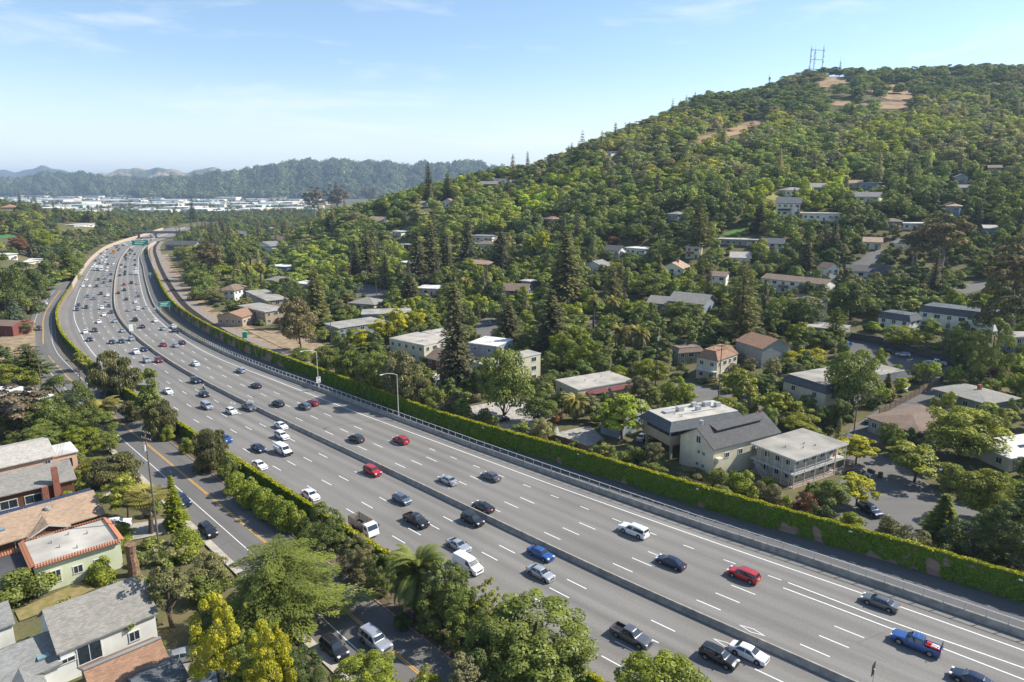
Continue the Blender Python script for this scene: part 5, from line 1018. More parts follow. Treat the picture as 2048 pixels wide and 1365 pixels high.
FR = [  # label, desc, left px, right px, depth, eave height, storeys, roof, wall, roof colour, ridge
 ('white bungalow with dark grey roof beside the sloping side street', 'dark-roofed bungalow', (1697, 541), (1784, 538), 9, 3.6, 1, 'gable', 'white', 'dark', 'x'),
 ('small white house with pale gable roof above the apartment row', 'pale gabled house', (1462, 514), (1500, 514), 9, 4.0, 1, 'gable', 'white', 'pale', 'x'),
 ('white house with grey roof and garage below the bright green lawn', 'grey-roofed garage house', (1523, 485), (1567, 487), 9, 5.6, 2, 'gable', 'white', 'slate', 'x'),
 ('long low ranch house with pale roof below the green lawn', 'long ranch house', (1438, 478), (1512, 481), 9, 3.0, 1, 'flat', 'grey', 'pale', 'x'),
 ('large two-storey white house with dark balconies high on the slope', 'large balcony house', (1554, 404), (1601, 406), 12, 8.0, 2, 'gable', 'white', 'slate', 'x'),
 ('long low white flat-roofed house beside the large balcony house', 'low white flat house', (1606, 425), (1680, 428), 10, 4.2, 1, 'flat', 'white', 'pale', 'x'),
 ('small white hip-roofed house above the large balcony house', 'white hip-roofed house', (1572, 381), (1613, 381), 10, 3.8, 1, 'hip', 'white', 'grey', 'x'),
 ('pale house with grey roof beside the bare pole on the hill', 'pole-side house', (1624, 374), (1656, 374), 10, 3.8, 1, 'gable', 'grey', 'grey', 'x'),
 ('long white house with grey roof above the round oak', 'long white hill house', (1704, 391), (1758, 393), 10, 3.8, 1, 'gable', 'white', 'grey', 'x'),
 ('small blue house with flat roof among hillside trees', 'small blue house', (1724, 365), (1756, 366), 9, 4.4, 1, 'flat', 'blue', 'pale', 'x'),
 ('low tan house left of the small blue house', 'low tan house', (1697, 366), (1722, 366), 9, 3.4, 1, 'gable', 'palegreen', 'tan', 'x'),
 ('pale blue two-storey house highest among the right-hand trees', 'highest blue house', (1912, 353), (1937, 352), 9, 6.5, 2, 'gable', 'bluegrey', 'grey', 'y'),
 ('blue two-storey house with garage door and tan roof', 'blue garage house', (1893, 412), (1920, 413), 11, 7.0, 2, 'hip', 'blue', 'tan', 'x'),
 ('white porch house below the highest blue house', 'white porch house', (1911, 375), (1936, 375), 8, 3.4, 1, 'gable', 'white', 'grey', 'x'),
 ('grey house with hip roof at the end of the hillside road', 'grey hip-roofed house', (1766, 442), (1805, 444), 10, 3.8, 1, 'hip', 'bluegrey', 'brown', 'x'),
 ('low white flat house right of the grey hip-roofed house', 'low white wing', (1807, 447), (1852, 448), 9, 3.2, 1, 'flat', 'white', 'white', 'x'),
 ('small blue-white house half hidden at far right', 'half hidden blue house', (1970, 456), (1995, 456), 9, 4.4, 1, 'gable', 'blue', 'pale', 'x'),
 ('pale house with tan roof left of the tall street tree', 'tan-roofed street house', (1728, 483), (1763, 484), 10, 3.8, 1, 'gable', 'white', 'tan', 'x'),
 ('white gabled house with grey roof right of the tall street tree', 'grey gabled street house', (1795, 485), (1834, 487), 10, 4.0, 1, 'gable', 'white', 'bluegrey', 'y'),
 ('brown-roofed house near the top right among trees', 'upper brown house', (1978, 335), (2003, 335), 10, 3.6, 1, 'gable', 'tan', 'brown', 'x'),
 ('white house with broad gable facing the valley and brick chimney', 'broad white gable house', (1322, 535), (1366, 535), 13, 5.6, 2, 'gable', 'white', 'tan', 'y'),
 ('white cottage with slate cross gables between deodar and palm', 'slate-gabled cottage', (1165, 530), (1206, 531), 10, 4.8, 1, 'gable', 'white', 'bluegrey', 'y'),
 ('blue-grey house with steep grey gables and skylights', 'blue-grey gabled house', (1338, 600), (1408, 606), 12, 5.6, 2, 'gable', 'bluegrey', 'grey', 'x'),
 ('low grey wing left of the blue-grey gabled house', 'grey gabled wing', (1296, 604), (1338, 604), 10, 3.6, 1, 'gable', 'grey', 'grey', 'x'),
 ('pale house with dark gable behind the lime green tree', 'dark-gabled pale house', (1208, 499), (1238, 499), 9, 4.4, 1, 'gable', 'white', 'dark', 'x'),
 ('white flat-roofed house under the round hillside oak', 'white flat hillside house', (1252, 496), (1290, 496), 9, 3.8, 1, 'flat', 'white', 'white', 'x'),
 ('white house on the cut bank right of the round oak', 'cut-bank house', (1372, 494), (1400, 494), 9, 6.0, 2, 'flat', 'cream', 'pale', 'x'),
 ('small grey-roofed cottage alone among the upper oaks', 'lone oak cottage', (1335, 428), (1357, 429), 8, 4.0, 1, 'hip', 'grey', 'grey', 'x'),
 ('long white house with grey roof between two redwoods', 'long redwood house', (944, 472), (984, 472), 10, 4.6, 1, 'flat', 'white', 'bluegrey', 'x'),
 ('white house with brown roof below the long redwood house', 'brown-roofed redwood house', (949, 488), (984, 488), 10, 3.8, 1, 'hip', 'white', 'brown', 'x'),
 ('tan-roofed bungalow with orange bush behind the lime tree', 'tan bungalow', (916, 525), (980, 528), 10, 3.4, 1, 'hip', 'beige', 'tan', 'x'),
 ('low white-roofed building behind the fruiting palm', 'low white-roofed building', (834, 577), (892, 577), 12, 3.6, 1, 'flat', 'white', 'white', 'x'),
 ('blue-grey house with brown gable roof and white windows', 'blue-grey brown-roofed house', (1006, 580), (1054, 577), 11, 5.0, 2, 'gable', 'bluegrey', 'brown', 'x'),
 ('white shed with white roof left of the blue-grey house', 'white shed', (985, 590), (1005, 590), 8, 3.2, 1, 'gable', 'white', 'white', 'x'),
 ('small bright blue cottage beside the blue-grey house', 'bright blue cottage', (1042, 562), (1062, 562), 7, 3.8, 1, 'flat', 'blue', 'pale', 'x'),
 ('house with broad tan roof on the wooded spur', 'broad tan-roofed house', (733, 440), (763, 440), 11, 5.0, 2, 'gable', 'white', 'tan', 'x'),
 ('small grey-roofed house in the spur woods', 'small spur house', (839, 406), (852, 406), 8, 3.6, 1, 'gable', 'white', 'grey', 'x'),
 ('pale house with rust roof high in the spur woods', 'rust-roofed spur house', (884, 402), (905, 403), 9, 4.4, 1, 'gable', 'white', 'rust', 'y'),
 ('pale house at the left end of the spur crest', 'spur-end house', (740, 396), (756, 396), 9, 4.0, 1, 'gable', 'beige', 'tan', 'x'),
 ('low dark-walled house with pale roof beside tall redwoods', 'low dark house', (801, 489), (824, 489), 9, 3.6, 1, 'flat', 'dark', 'pale', 'x'),
 ('white house patch behind the cluster of redwoods', 'white redwood-cluster house', (784, 463), (802, 463), 9, 3.6, 1, 'flat', 'white', 'white', 'x'),
 ('brick building with white flat roof under the redwoods', 'brick building', (800, 524), (829, 529), 10, 5.4, 2, 'flat', 'brick', 'white', 'x'),
 ('house with wide grey roof at the street corner', 'corner grey-roofed house', (698, 606), (748, 609), 12, 3.4, 1, 'hip', 'beige', 'grey', 'x'),
 ('crest house with brown roof overlooking the spur', 'crest brown house', (957, 366), (992, 368), 10, 5.0, 2, 'gable', 'brown', 'grey', 'x'),
 ('crest house with pale roof right of the brown crest house', 'crest pale house', (986, 357), (1010, 358), 10, 4.6, 1, 'flat', 'white', 'pale', 'x'),
 ('white house high on the ridge right of the crest', 'ridge white house', (1208, 304), (1222, 304), 9, 4.4, 1, 'flat', 'white', 'pale', 'x'),
 ('pale orange roofed house on the terraced slope', 'terraced slope house', (1083, 437), (1104, 438), 9, 3.6, 1, 'hip', 'beige', 'rust', 'x'),
 ('white-fronted row with steep grey gables in the middle valley', 'front grey-gabled row', (509, 487), (543, 490), 12, 7.5, 2, 'gable', 'white', 'bluegrey', 'y'),
 ('white townhouse row with brick end in the middle valley', 'rear grey-gabled row', (536, 477), (565, 477), 12, 7.5, 2, 'gable', 'white', 'brown', 'x'),
 ('small blue-roofed house with chimney in the middle valley', 'blue-roofed valley house', (528, 459), (548, 459), 11, 5.0, 2, 'gable', 'white', 'bluegrey', 'y'),
 ('grey house pair left of the blue-roofed valley house', 'grey valley house', (468, 465), (487, 468), 10, 4.5, 1, 'gable', 'grey', 'grey', 'x'),
 ('long dark-gabled roof behind the railway trees', 'dark-gabled long roof', (330, 489), (389, 489), 14, 6.0, 2, 'gable', 'bluegrey', 'dark', 'x'),
 ('flat-roofed white stepped house behind the twin palms', 'white stepped house', (540, 532), (573, 533), 11, 6.5, 2, 'flat', 'bluegrey', 'white', 'x'),
 ('grey hip-roofed house right of the twin palms', 'grey palm-side house', (530, 560), (566, 562), 11, 4.0, 1, 'hip', 'grey', 'grey', 'x'),
 ('white flat roof right of the grey palm-side house', 'white flat palm-side roof', (588, 566), (616, 566), 10, 3.8, 1, 'flat', 'white', 'white', 'x'),
 ('large brown-roofed house crowning the left hill', 'left hilltop house', (31, 415), (73, 414), 16, 5.0, 1, 'hip', 'tan', 'rust', 'x'),
 ('white low building right of the left hilltop house', 'left white building', (147, 446), (189, 447), 16, 4.5, 1, 'flat', 'white', 'pale', 'x'),
 ('pale house below the left hilltop house', 'left lower house', (103, 425), (122, 426), 12, 4.5, 1, 'gable', 'beige', 'grey', 'x'),
 ('long white flat-roofed school building at left', 'long white school building', (26, 514), (101, 518), 16, 5.0, 1, 'flat', 'cream', 'white', 'x'),
 ('white block behind the long white school building', 'rear white block', (0, 506), (34, 508), 14, 5.0, 1, 'flat', 'white', 'white', 'x'),
 ('brown-roofed house beside the small left palm', 'left palm-side house', (92, 531), (132, 531), 11, 3.4, 1, 'hip', 'tan', 'rust', 'x'),
]
for lb_, ds, p0, p1, dp, h_, st_, rf, wc, rc, rd in FR:
    house(lb_, [p0, p1], h_, st_, rf, wc, rc, .75, None, rd, depth=dp, vents=1 if rf == 'flat' else 0, desc=ds, chim=1 if 'chimney' in lb_ else 0); H = HLAST[0]
    if st_ > 1: MB().box((H.lb * .35, -.9, h_ * .46), (H.lb * .55, 1.8, .22)).build('balcony', M_WOODR, H.root); MB().box((H.lb * .35, -1.75, h_ * .46 + .55), (H.lb * .55, .08, .9)).build('balcony_rail', M_TRIM if len(ds) % 2 else M_WOODR, H.root)
    else: MB().box((H.lb * .82, -.04, 1.15), (2.7, .08, 2.2)).build('garage_door', M_FASCIA, H.root); MB().box((H.lb * .82, -.6, 2.5), (3.6, 1.3, .14)).build('porch_roof', M_WOODR, H.root)
house('tan two-storey apartment building with small balconies beside the railway', [(485, 612), (530, 624), (570, 618)], 6.0, 2, 'flat', 'tan', 'gravel', .4, name='apartment_building', cat='building', desc='tan railway apartments')
house('tan apartment wing with grey roof behind the railway apartments', [(500, 584), (534, 602), (574, 598)], 6.2, 2, 'flat', 'tan', 'gravel', .4, name='apartment_building', cat='building', desc='rear railway apartments')
house('brown hip-roofed villa with dormers left of the twin palms', [(443, 579), (468, 581), (482, 574)], 6.5, 2, 'hip', 'white', 'brown', .7, 2.4, desc='brown hip-roofed villa')
house('brown shed-roofed house at the railway apartments', [(456, 628), (484, 634), (490, 622)], 4.5, 1, 'gable', 'tan', 'rust', .4, 2, 'x', desc='brown railway cottage')
house('long grey-roofed apartment block behind the yellow trees', [(724, 630), (822, 623)], 6.0, 2, 'flat', 'bluegrey', 'gravel', .4, depth=12, name='apartment_building', cat='building', desc='grey apartments behind yellow trees')
H = house('flat-roofed apartment block with carports at the railway end', [(657, 648), (677, 657), (762, 641)], 5.6, 2, 'flat', 'bluegrey', 'gravel', .3, name='apartment_building', cat='building', desc='flat carport apartments')
house('beige apartment block with stained flat roof behind the bushes', [(793, 676), (848, 692), (893, 677)], 6.4, 2, 'flat', 'cream', 'stain', .1, name='apartment_building', cat='building', desc='beige apartments')
house('second beige flat-roofed block behind the beige apartments', [(849, 665), (880, 674), (920, 664)], 6.4, 2, 'flat', 'beige', 'stain', .1, name='apartment_building', cat='building', desc='rear beige block')
house('brown shingled house with steep gable beside the tall redwood', [(868, 712), (884, 722), (908, 708)], 4.6, 2, 'gable', 'shingle', 'brown', .3, 2.4, 'y', desc='brown gabled house')
house('pale blue building with white flat roof between redwoods', [(948, 684), (993, 694), (1008, 678)], 7.0, 2, 'flat', 'bluegrey', 'white', .1, name='apartment_building', cat='building', wsp=4, desc='white-roofed pale blue building')
house('tall cream apartment block with stained flat roof behind the big green tree', [(950, 724), (968, 732), (1063, 704)], 8.5, 3, 'flat', 'cream', 'stain', .1, wsp=4.5, name='apartment_building', cat='building', desc='tall cream apartments')
house('grey gabled cottage tucked behind the bright green tree', [(1202, 832), (1238, 842), (1300, 818)], 4.5, 1, 'gable', 'bluegrey', 'bluegrey', .4, 1.8, 'x', desc='grey gabled cottage')
house('red-walled house at the left edge beside the blue spruce', [(-34, 650), (24, 652)], 4.6, 1, 'gable', 'red', 'brown', .4, 1.4, 'x', depth=9, wsp=5, desc='red house')
house('white metal-roofed building under the left trees', [(20, 770), (55, 805), (84, 790)], 4.0, 1, 'gable', 'grey', 'white', .4, 1.2, 'x', win=False, desc='white metal-roofed building')
house('grey low house at the right edge below the dark trees', [(2010, 660), (2030, 675), (2090, 662)], 5.5, 2, 'flat', 'grey', 'gravel', .5, desc='grey right-edge house')
# ---- left of the frontage road, near (eave left px, eave right px, ridge height)
def left_house(label, e0, e1, h, rise, depth, wall, rc, desc, ov=.5, **k):
    return house(label, [e0, e1], h, 1, 'gable', wall, rc, ov, rise, 'x', depth=depth, win=False, desc=desc, **k)
H = left_house('pink stucco house with broad pale grey roof', (-60, 946), (106, 910), 5.6, 1.6, 13, 'pink', 'pale', 'pink house'); rt, lb, la = H.root, H.lb, H.la
window(rt, (lb * .92, -.03, 3.9), 0, 1.0, 1.5); window(rt, (lb * .70, -.03, 3.4), 0, 1.6, .9); window(rt, (lb * .45, -.03, 3.4), 0, 1.6, 1.2)
MB().box((lb + 2.2, la * .45, 2.2), (4.4, 7, 4.4)).build('wing', wall_mat('pink'), rt); uvquad_roof('wing_roof', [[(lb + .2, la * .45 - 3.8, 4.5), (lb + 4.8, la * .45 - 3.8, 4.5), (lb + 4.8, la * .45 + 3.8, 4.5), (lb + .2, la * .45 + 3.8, 4.5)]], roof_mat('white', False), rt); MB().box((lb + 2.4, la * .45 - 3.53, 2.4), (2.2, .1, 1.8)).build('window', M_PANE, rt)
H = left_house('brown shingled house with red brick chimneys and grey roof', (-60, 1003), (146, 956), 4.4, 2.0, 11, 'shingle', 'grey', 'brown chimney house'); rt, lb, la = H.root, H.lb, H.la
MB().box((lb * .82, -.55, 3.4), (1.2, 1.0, 8.4), taper=.8).build('chimney', M_BRICK, rt); MB().box((lb * .70, -.5, 1.9), (1.0, .8, 4.6)).build('chimney', M_BRICK, rt)
for t, w_ in ((.58, 2.6), (.34, 2.6), (.15, 2.2)): window(rt, (lb * t, -.05, 2.2), 0, w_, 1.6); 
MB().box((lb * .3, la * .35, 5.6), (1.0, .7, .25)).build('skylight', mat('skylight_glass', (.2, .3, .32), .15, .1), rt)
H = left_house('low house with tan shingle roof and white gable trim', (-60, 1098), (198, 1024), 3.2, 2.0, 11, 'shingle', 'tan', 'tan-roofed house', .8); rt, lb, la = H.root, H.lb, H.la
def cross_gable(rt, x0, x1, y0, y1, h, rise, rc, wallm, ov=.4):
    xm = (x0 + x1) / 2; MB().add([(x0, y0, -1), (x1, y0, -1), (x1, y1, -1), (x0, y1, -1), (x0, y0, h), (x1, y0, h), (x1, y1, h), (x0, y1, h), (xm, y0, h + rise), (xm, y1, h + rise)], [(0, 1, 5, 8, 4), (3, 0, 4, 7), (1, 2, 6, 5)]).build('gable_wing', wallm, rt)
    k = rise / ((x1 - x0) / 2); zo = h - ov * k + .05
    uvquad_roof('gable_roof', [[(x0 - ov, y0 - ov, zo), (x0 - ov, y1, zo), (xm, y1, h + rise + .05), (xm, y0 - ov, h + rise + .05)], [(x1 + ov, y0 - ov, zo), (x1 + ov, y1, zo), (xm, y1, h + rise + .05), (xm, y0 - ov, h + rise + .05)]], roof_mat(rc), rt)
    MB().add([(x0 - ov, y0 - ov - .06, zo - .28), (xm, y0 - ov - .06, h + rise - .22), (x1 + ov, y0 - ov - .06, zo - .28), (x1 + ov, y0 - ov - .06, zo + .02), (xm, y0 - ov - .06, h + rise + .06), (x0 - ov, y0 - ov - .06, zo + .02)], [(0, 1, 4, 5), (1, 2, 3, 4)]).build('barge_board', M_FASCIA, rt)
cross_gable(rt, lb * .42, lb * .72, -1.2, la * .4, 3.0, 1.2, 'tan', wall_mat('shingle'))
window(rt, (lb * .54, -1.25, 1.6), 0, 2.2, 1.5); window(rt, (lb * .36, -.05, 1.7), 0, 1.6, 1.2); MB().box((lb * .68, -1.22, 1.05), (1.0, .1, 2.1)).build('door', M_FRAME, rt)
MB().box((lb * .93, .2, 1.6), (.22, .22, 3.2)).build('porch_post', M_FASCIA, rt); MB().cyl((lb * .63, la * .35, 4.9), .45, .45, 'z', 12).build('roof_vent', M_VENT, rt); MB().box((lb * .25, la * .2, 4.2), (1.0, .8, .25)).build('skylight', mat('skylight_glass', (.2, .3, .32), .15, .1), rt)
for i in range(8): MB().box((lb * .18 + 2.05 * i, la * .62, 5.0), (1.95, 1.3, .08), 0).build('solar_panel', mat('solar_panel', (.02, .025, .05), .2, .1, 3, spec=.7), rt)
# green stucco house with tiled parapets
H = house('pale green stucco house with flat grey roof edged in terracotta tiles', [(44, 1089), (68, 1138), (241, 1086)], 4.2, 1, 'flat', 'green', 'pale', .05, win=False, vents=5, desc='pale green house'); rt, lb, la = H.root, H.lb, H.la
M_TILE = mat('terracotta_tile', (.44, .19, .11), .8, .25, 3, bump=.2); tm = MB(); tm.tube([(0, -.42, -.12), (0, .3, .16)], .15, 8); tm = tm.mesh('roof_tile', M_TILE, 40)
for y0, rz_ in ((-.12, 0), (la + .12, math.pi)):
    for i in range(int(lb / .36)): link('roof_tile', tm, rt, (.18 + .36 * i, y0, 4.62), rz_)
for x0, rz_ in ((-.12, -math.pi / 2), (lb + .12, math.pi / 2)):
    for i in range(int(la / .36)): link('roof_tile', tm, rt, (x0, .18 + .36 * i, 4.62), rz_)
for t, w_, h_ in ((.22, 1.2, 1.9), (.47, 1.2, 1.2), (.72, 1.2, 1.2)): window(rt, (lb * t, -.03, 2.1), 0, w_, h_)
MB().box((-2.6, la * .55, 1.5), (5.2, la * .8, 3.2)).build('wing', wall_mat('green'), rt); MB().box((-2.7, la * .55, 3.2), (5.2, la * .8, .2)).build('wing_roof', roof_mat('dark', False), rt)
for i in range(14): link('roof_tile', tm, rt, (-.18 - .36 * i, la * .98, 3.5), 0)
# white house and outbuildings, bottom left
H = house('white clapboard house with grey shingle roof shaded by a tree', [(118, 1299), (309, 1223)], 4.6, 1, 'gable', 'white', 'grey', .35, 3.2, 'x', depth=9.5, win=False, desc='white clapboard house'); rt, lb, la = H.root, H.lb, H.la
window(rt, (lb * .28, -.05, 2.7), 0, 2.6, 2.4); window(rt, (lb * .06, -.05, 2.9), 0, 1.6, .6); window(rt, (lb * .75, -.05, 2.4), 0, 1.2, 1.3)
MB().box((-4.6, la * .4, 1.4), (9.2, la * .8, 3.4)).build('wing', wall_mat('white'), rt); uvquad_roof('wing_roof', [[(-9.4, -.4, 3.0), (.1, -.4, 3.0), (.1, la * .42, 5.2), (-9.4, la * .42, 5.2)], [(-9.4, la * .84, 3.0), (.1, la * .84, 3.0), (.1, la * .42, 5.2), (-9.4, la * .42, 5.2)]], roof_mat('bluegrey'), rt)
cross_gable(rt, -5.6, -2.2, -2.4, la * .3, 2.6, 1.1, 'bluegrey', wall_mat('white'), .3); MB().box((-2.9, -2.44, 1.1), (1.0, .1, 2.2)).build('door', M_FRAME, rt); window(rt, (-4.6, -2.44, 1.6), 0, 1.2, 1.1); MB().box((-1.4, 1.2, 3.9), (1.3, .8, .2)).build('skylight', mat('skylight_glass', (.2, .3, .32), .15, .1), rt)
H = house('brown-roofed garage with grey ridge beside the silver sedan', [(190, 1392), (337, 1328)], 2.7, 1, 'gable', 'dark', 'rust', .3, 1.6, 'x', depth=6.5, win=False, desc='brown-roofed garage')
MB().box((H.lb / 2, H.la / 2, 4.4), (H.lb + .6, .5, .12)).build('ridge_cap', roof_mat('bluegrey', False), H.root)
house('slate-roofed shed cut by the bottom edge', [(285, 1395), (372, 1352)], 2.6, 1, 'gable', 'dark', 'slate', .3, 1.0, 'x', depth=5, win=False, desc='slate-roofed shed')
house('grey-roofed outbuilding at the left edge above the white house', [(-60, 1275), (24, 1245)], 3.4, 1, 'gable', 'white', 'bluegrey', .3, 1.6, 'x', depth=6, win=False, desc='grey outbuilding')
# ================================================================== vegetation
LEAF = leaf_mat('leaf_own_colour', None, .3)
def inst_leaf():
    m = leaf_mat('leaf_of_forest', (.1, .1, .1), .3); n = m.node_tree.nodes; l = m.node_tree.links
    a = n.new('ShaderNodeAttribute'); a.attribute_type = 'INSTANCER'; a.attribute_name = 'tint'
    rgb = [q for q in n if q.type == 'RGB'][0]
    for lk in list(rgb.outputs[0].links): l.new(a.outputs['Color'], lk.to_socket)
    return m
LEAF_F = inst_leaf()
M_BARK = mat('brown_bark', (.11, .08, .058), .95, .3, 4, bump=.5); M_BARKP = mat('pale_bark', (.26, .22, .18), .9, .3, 4, bump=.4); M_DEAD = mat('dead_palm_fronds', (.27, .20, .12), .95, .3, 5)
def leaves_from_puffs(puffs, n, size, up=.45, zmin=-.45, jit=.42):
    """puffs: (cx, cy, cz, r, squash, tone); leaves spread over and just inside every puff"""
    P = np.array(puffs); w = P[:, 3] ** 2; w /= w.sum(); k = rng.choice(len(P), n, p=w)
    d = rng.normal(size=(n, 3)); d /= np.linalg.norm(d, axis=1)[:, None]; d[:, 2] = np.where(d[:, 2] < zmin, -d[:, 2], d[:, 2])
    r = P[k, 3] * (1 - .32 * rng.random(n) ** 2.0 + .06 * rng.random(n)); C = P[k, :3] + d * r[:, None] * np.stack([np.ones(n), np.ones(n), P[k, 4]], -1)
    nr = d + np.array([0, 0, up]); V, Q = quads_at(C, nr, size, jit); tone = np.clip(P[k, 5] + rng.normal(0, .16, n), 0, 1); return V, Q, tone
def limb_mesh(tr, limbs, r0, mb=None):
    mb = mb or MB()
    mb.tube(tr, [r0 * (1 - .55 * i / (len(tr) - 1)) for i in range(len(tr))], 7)
    for a, b in limbs:
        a, b = Vector(a), Vector(b); m_ = (a + b) / 2 + Vector((random.uniform(-.3, .3), random.uniform(-.3, .3), random.uniform(-.1, .3))); mb.tube([a, m_, b], [r0 * .42, r0 * .28, r0 * .12], 5)
    return mb
def broad(h, rx, n, size, npf=26, base=.16, pr=(.26, .42), droop=0., open_=.0, squash=.8, seed=0, shape=1.0, jit=.42, shell=0):
    random.seed(seed); puffs = []; zc = h * (base + 1) / 2; hz = h * (1 - base) / 2
    for i in range(npf):
        t = random.random(); phi = random.uniform(0, 2 * math.pi) if i else 0; zz = random.uniform(-.75, 1) ; rr = math.sqrt(max(0, 1 - abs(zz) ** (2.2 * shape))) * (random.uniform(.45, .95) if not open_ else random.uniform(.3, 1.0)); rr = max(rr, 0) if not shell else math.sqrt(max(0, 1 - zz * zz)) * random.uniform(.85, 1.02)
        r = random.uniform(*pr) * rx * (1 - .25 * max(zz, 0)); puffs.append((math.cos(phi) * rr * (rx - r * .6) * random.uniform(.85, 1.12), math.sin(phi) * rr * (rx - r * .6) * random.uniform(.85, 1.12), zc + zz * (hz - r * .7), r, squash * random.uniform(.75, 1.1), random.uniform(.2, .75)))
    puffs.append((0, 0, zc, rx * .5, .9, .4))
    V, Q, tone = leaves_from_puffs(puffs, n, size, jit=jit)
    if droop: V[:, 2] -= droop * rng.random(len(V))
    top = [(0, 0, 0), (rx * .04, rx * .03, h * base), (-rx * .05, rx * .05, h * .45), (0, 0, h * .72)]
    sel = sorted(puffs, key=lambda p: -p[3])[:9]; tr = limb_mesh(top, [((0, 0, h * random.uniform(base * .9, .45)), p[:3]) for p in sel], max(.10, h * .022))
    return tr, V, Q, tone
def conifer(h, r, n_t, br, lf, size, droop=.25, base=.1, pw=.85, seed=0, flat=0., gap=0., th=.05, asp=1.5):
    random.seed(seed); C = []; Nn = []; D = []; tn = []; S = []; mb = MB(); mb.tube([(0, 0, 0), (0, 0, h * .5), (0, 0, h * .98)], [h * .018, h * .012, .03], 7)
    for i in range(n_t):
        t = base + (1 - base) * (i + random.uniform(-.3, .3)) / n_t; t = min(max(t, base), .99); z = h * t; L = r * ((1 - t) / (1 - base)) ** pw * random.uniform(.75, 1.15) + .15; nb = max(4, int(br * (.6 + .5 * (1 - t)))); ph = random.uniform(0, 6.28)
        for j in range(nb):
            a = ph + 2 * math.pi * j / nb + random.uniform(-.25, .25); l_ = L * random.uniform(.65, 1.1); tone = random.uniform(.2, .7); n = max(4, int(lf * l_ / r + 4))
            q = (np.arange(n) + rng.random(n)) / n; q = gap + (1 - gap) * q; rad = l_ * q; wz = l_ * .22 * np.sin(np.pi * np.clip(q, 0, 1)) ** .6 + .05; off = rng.uniform(-1, 1, n) * wz
            x = math.cos(a) * rad - math.sin(a) * off; y = math.sin(a) * rad + math.cos(a) * off; zz = z + l_ * (.12 * (1 - flat)) * q - droop * l_ * q ** 1.8 + rng.normal(0, th, n) * l_
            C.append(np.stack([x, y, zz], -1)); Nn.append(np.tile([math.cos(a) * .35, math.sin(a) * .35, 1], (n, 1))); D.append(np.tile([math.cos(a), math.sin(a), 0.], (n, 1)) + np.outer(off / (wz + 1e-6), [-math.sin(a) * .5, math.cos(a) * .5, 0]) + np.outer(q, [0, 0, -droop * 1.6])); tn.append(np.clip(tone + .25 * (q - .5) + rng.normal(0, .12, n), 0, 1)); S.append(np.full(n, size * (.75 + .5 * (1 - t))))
            if gap and j % 2 == 0: mb.tube([(0, 0, z), (math.cos(a) * l_ * .85, math.sin(a) * l_ * .85, z - droop * l_ * .6)], [.05, .02], 3, cap=False)
    C = np.concatenate(C); Nn = np.concatenate(Nn) + rng.normal(0, .3, (len(C), 3)); D = np.concatenate(D) + rng.normal(0, .22, (len(C), 3)); D /= np.linalg.norm(D, axis=1)[:, None]; B = np.cross(Nn, D); B /= np.linalg.norm(B, axis=1)[:, None] + 1e-9; s_ = (np.concatenate(S) * rng.uniform(.7, 1.3, len(C)))[:, None]
    V = np.stack([C - D * s_ * asp * .5, C + B * s_ * .42, C + D * s_ * asp * .6, C - B * s_ * .42], 1).reshape(-1, 3); return mb, V, np.arange(len(V)).reshape(-1, 4), np.concatenate(tn)
def palm(h, r, nf, seed=0, fan=False):
    random.seed(seed); C = []; Vs = []; tn = []; mb = MB(); mb.tube([(0, 0, 0), (.1, 0, h * .35), (0, .1, h * .7), (0, 0, h)], [.34, .3, .28, .36] if not fan else [.3, .24, .22, .25], 9)
    for i in range(nf):
        a = random.uniform(0, 6.283); el = random.uniform(-.9, 1.4) if not fan else random.uniform(-.7, 1.3); L = r * random.uniform(.8, 1.12); tone = np.clip(.35 + .3 * el + random.uniform(-.15, .15), 0, 1); n = 20; pts = []
        for k in range(n):
            q = (k + 1) / n; e = el - 1.5 * q ** 1.6 * (1.1 if not fan else .7); pts.append(e)
        x = y = z = 0.; prev = np.zeros(3); X = []
        for k in range(n): d = np.array([math.cos(a) * math.cos(pts[k]), math.sin(a) * math.cos(pts[k]), math.sin(pts[k])]) * L / n; prev = prev + d; X.append((prev.copy(), d / np.linalg.norm(d)))
        side = np.array([-math.sin(a), math.cos(a), 0])
        if not fan:
            for k, (p, d) in enumerate(X):
                if k < 1: continue
                q = k / n; lw = r * .12 * math.sin(math.pi * min(1, q * .9 + .12)) + .08
                for s in (-1, 1):
                    tip = p + side * s * lw + d * lw * .9 + np.array([0, 0, -.25 * lw]); w = d * .066 * r / 2.6
                    Vs += [p - w, p + w, tip + w * .3, tip - w * .3]; tn.append(tone + random.uniform(-.1, .1))
        else:
            p0, d0 = X[int(n * .45)]; up_ = np.cross(d0, side)
            for k in range(13):
                an = (k - 6) / 6 * 1.35; dd = d0 * math.cos(an) + side * math.sin(an); tip = p0 + dd * L * .55 + np.array([0, 0, -.14 * L * abs(an)]); w = np.cross(dd, up_) * .055
                Vs += [p0 - w * .5, p0 + w * .5, tip + w, tip - w]; tn.append(tone + random.uniform(-.12, .12))
            w = side * .02; Vs += [np.zeros(3) - w, np.zeros(3) + w, p0 + w, p0 - w]; tn.append(tone)
    V = np.array(Vs) + np.array([0, 0, h]); Q = np.arange(len(V)).reshape(-1, 4)
    if fan:
        for i in range(40):
            a = random.uniform(0, 6.283); z = random.uniform(h * .55, h * .97); mb.tube([(math.cos(a) * .25, math.sin(a) * .25, z), (math.cos(a) * random.uniform(.5, .95), math.sin(a) * random.uniform(.5, .95), z - random.uniform(.8, 1.5))], [.1, .22], 4, 1)
    return mb, V, Q, np.clip(tn, 0, 1)
PROTO = {}
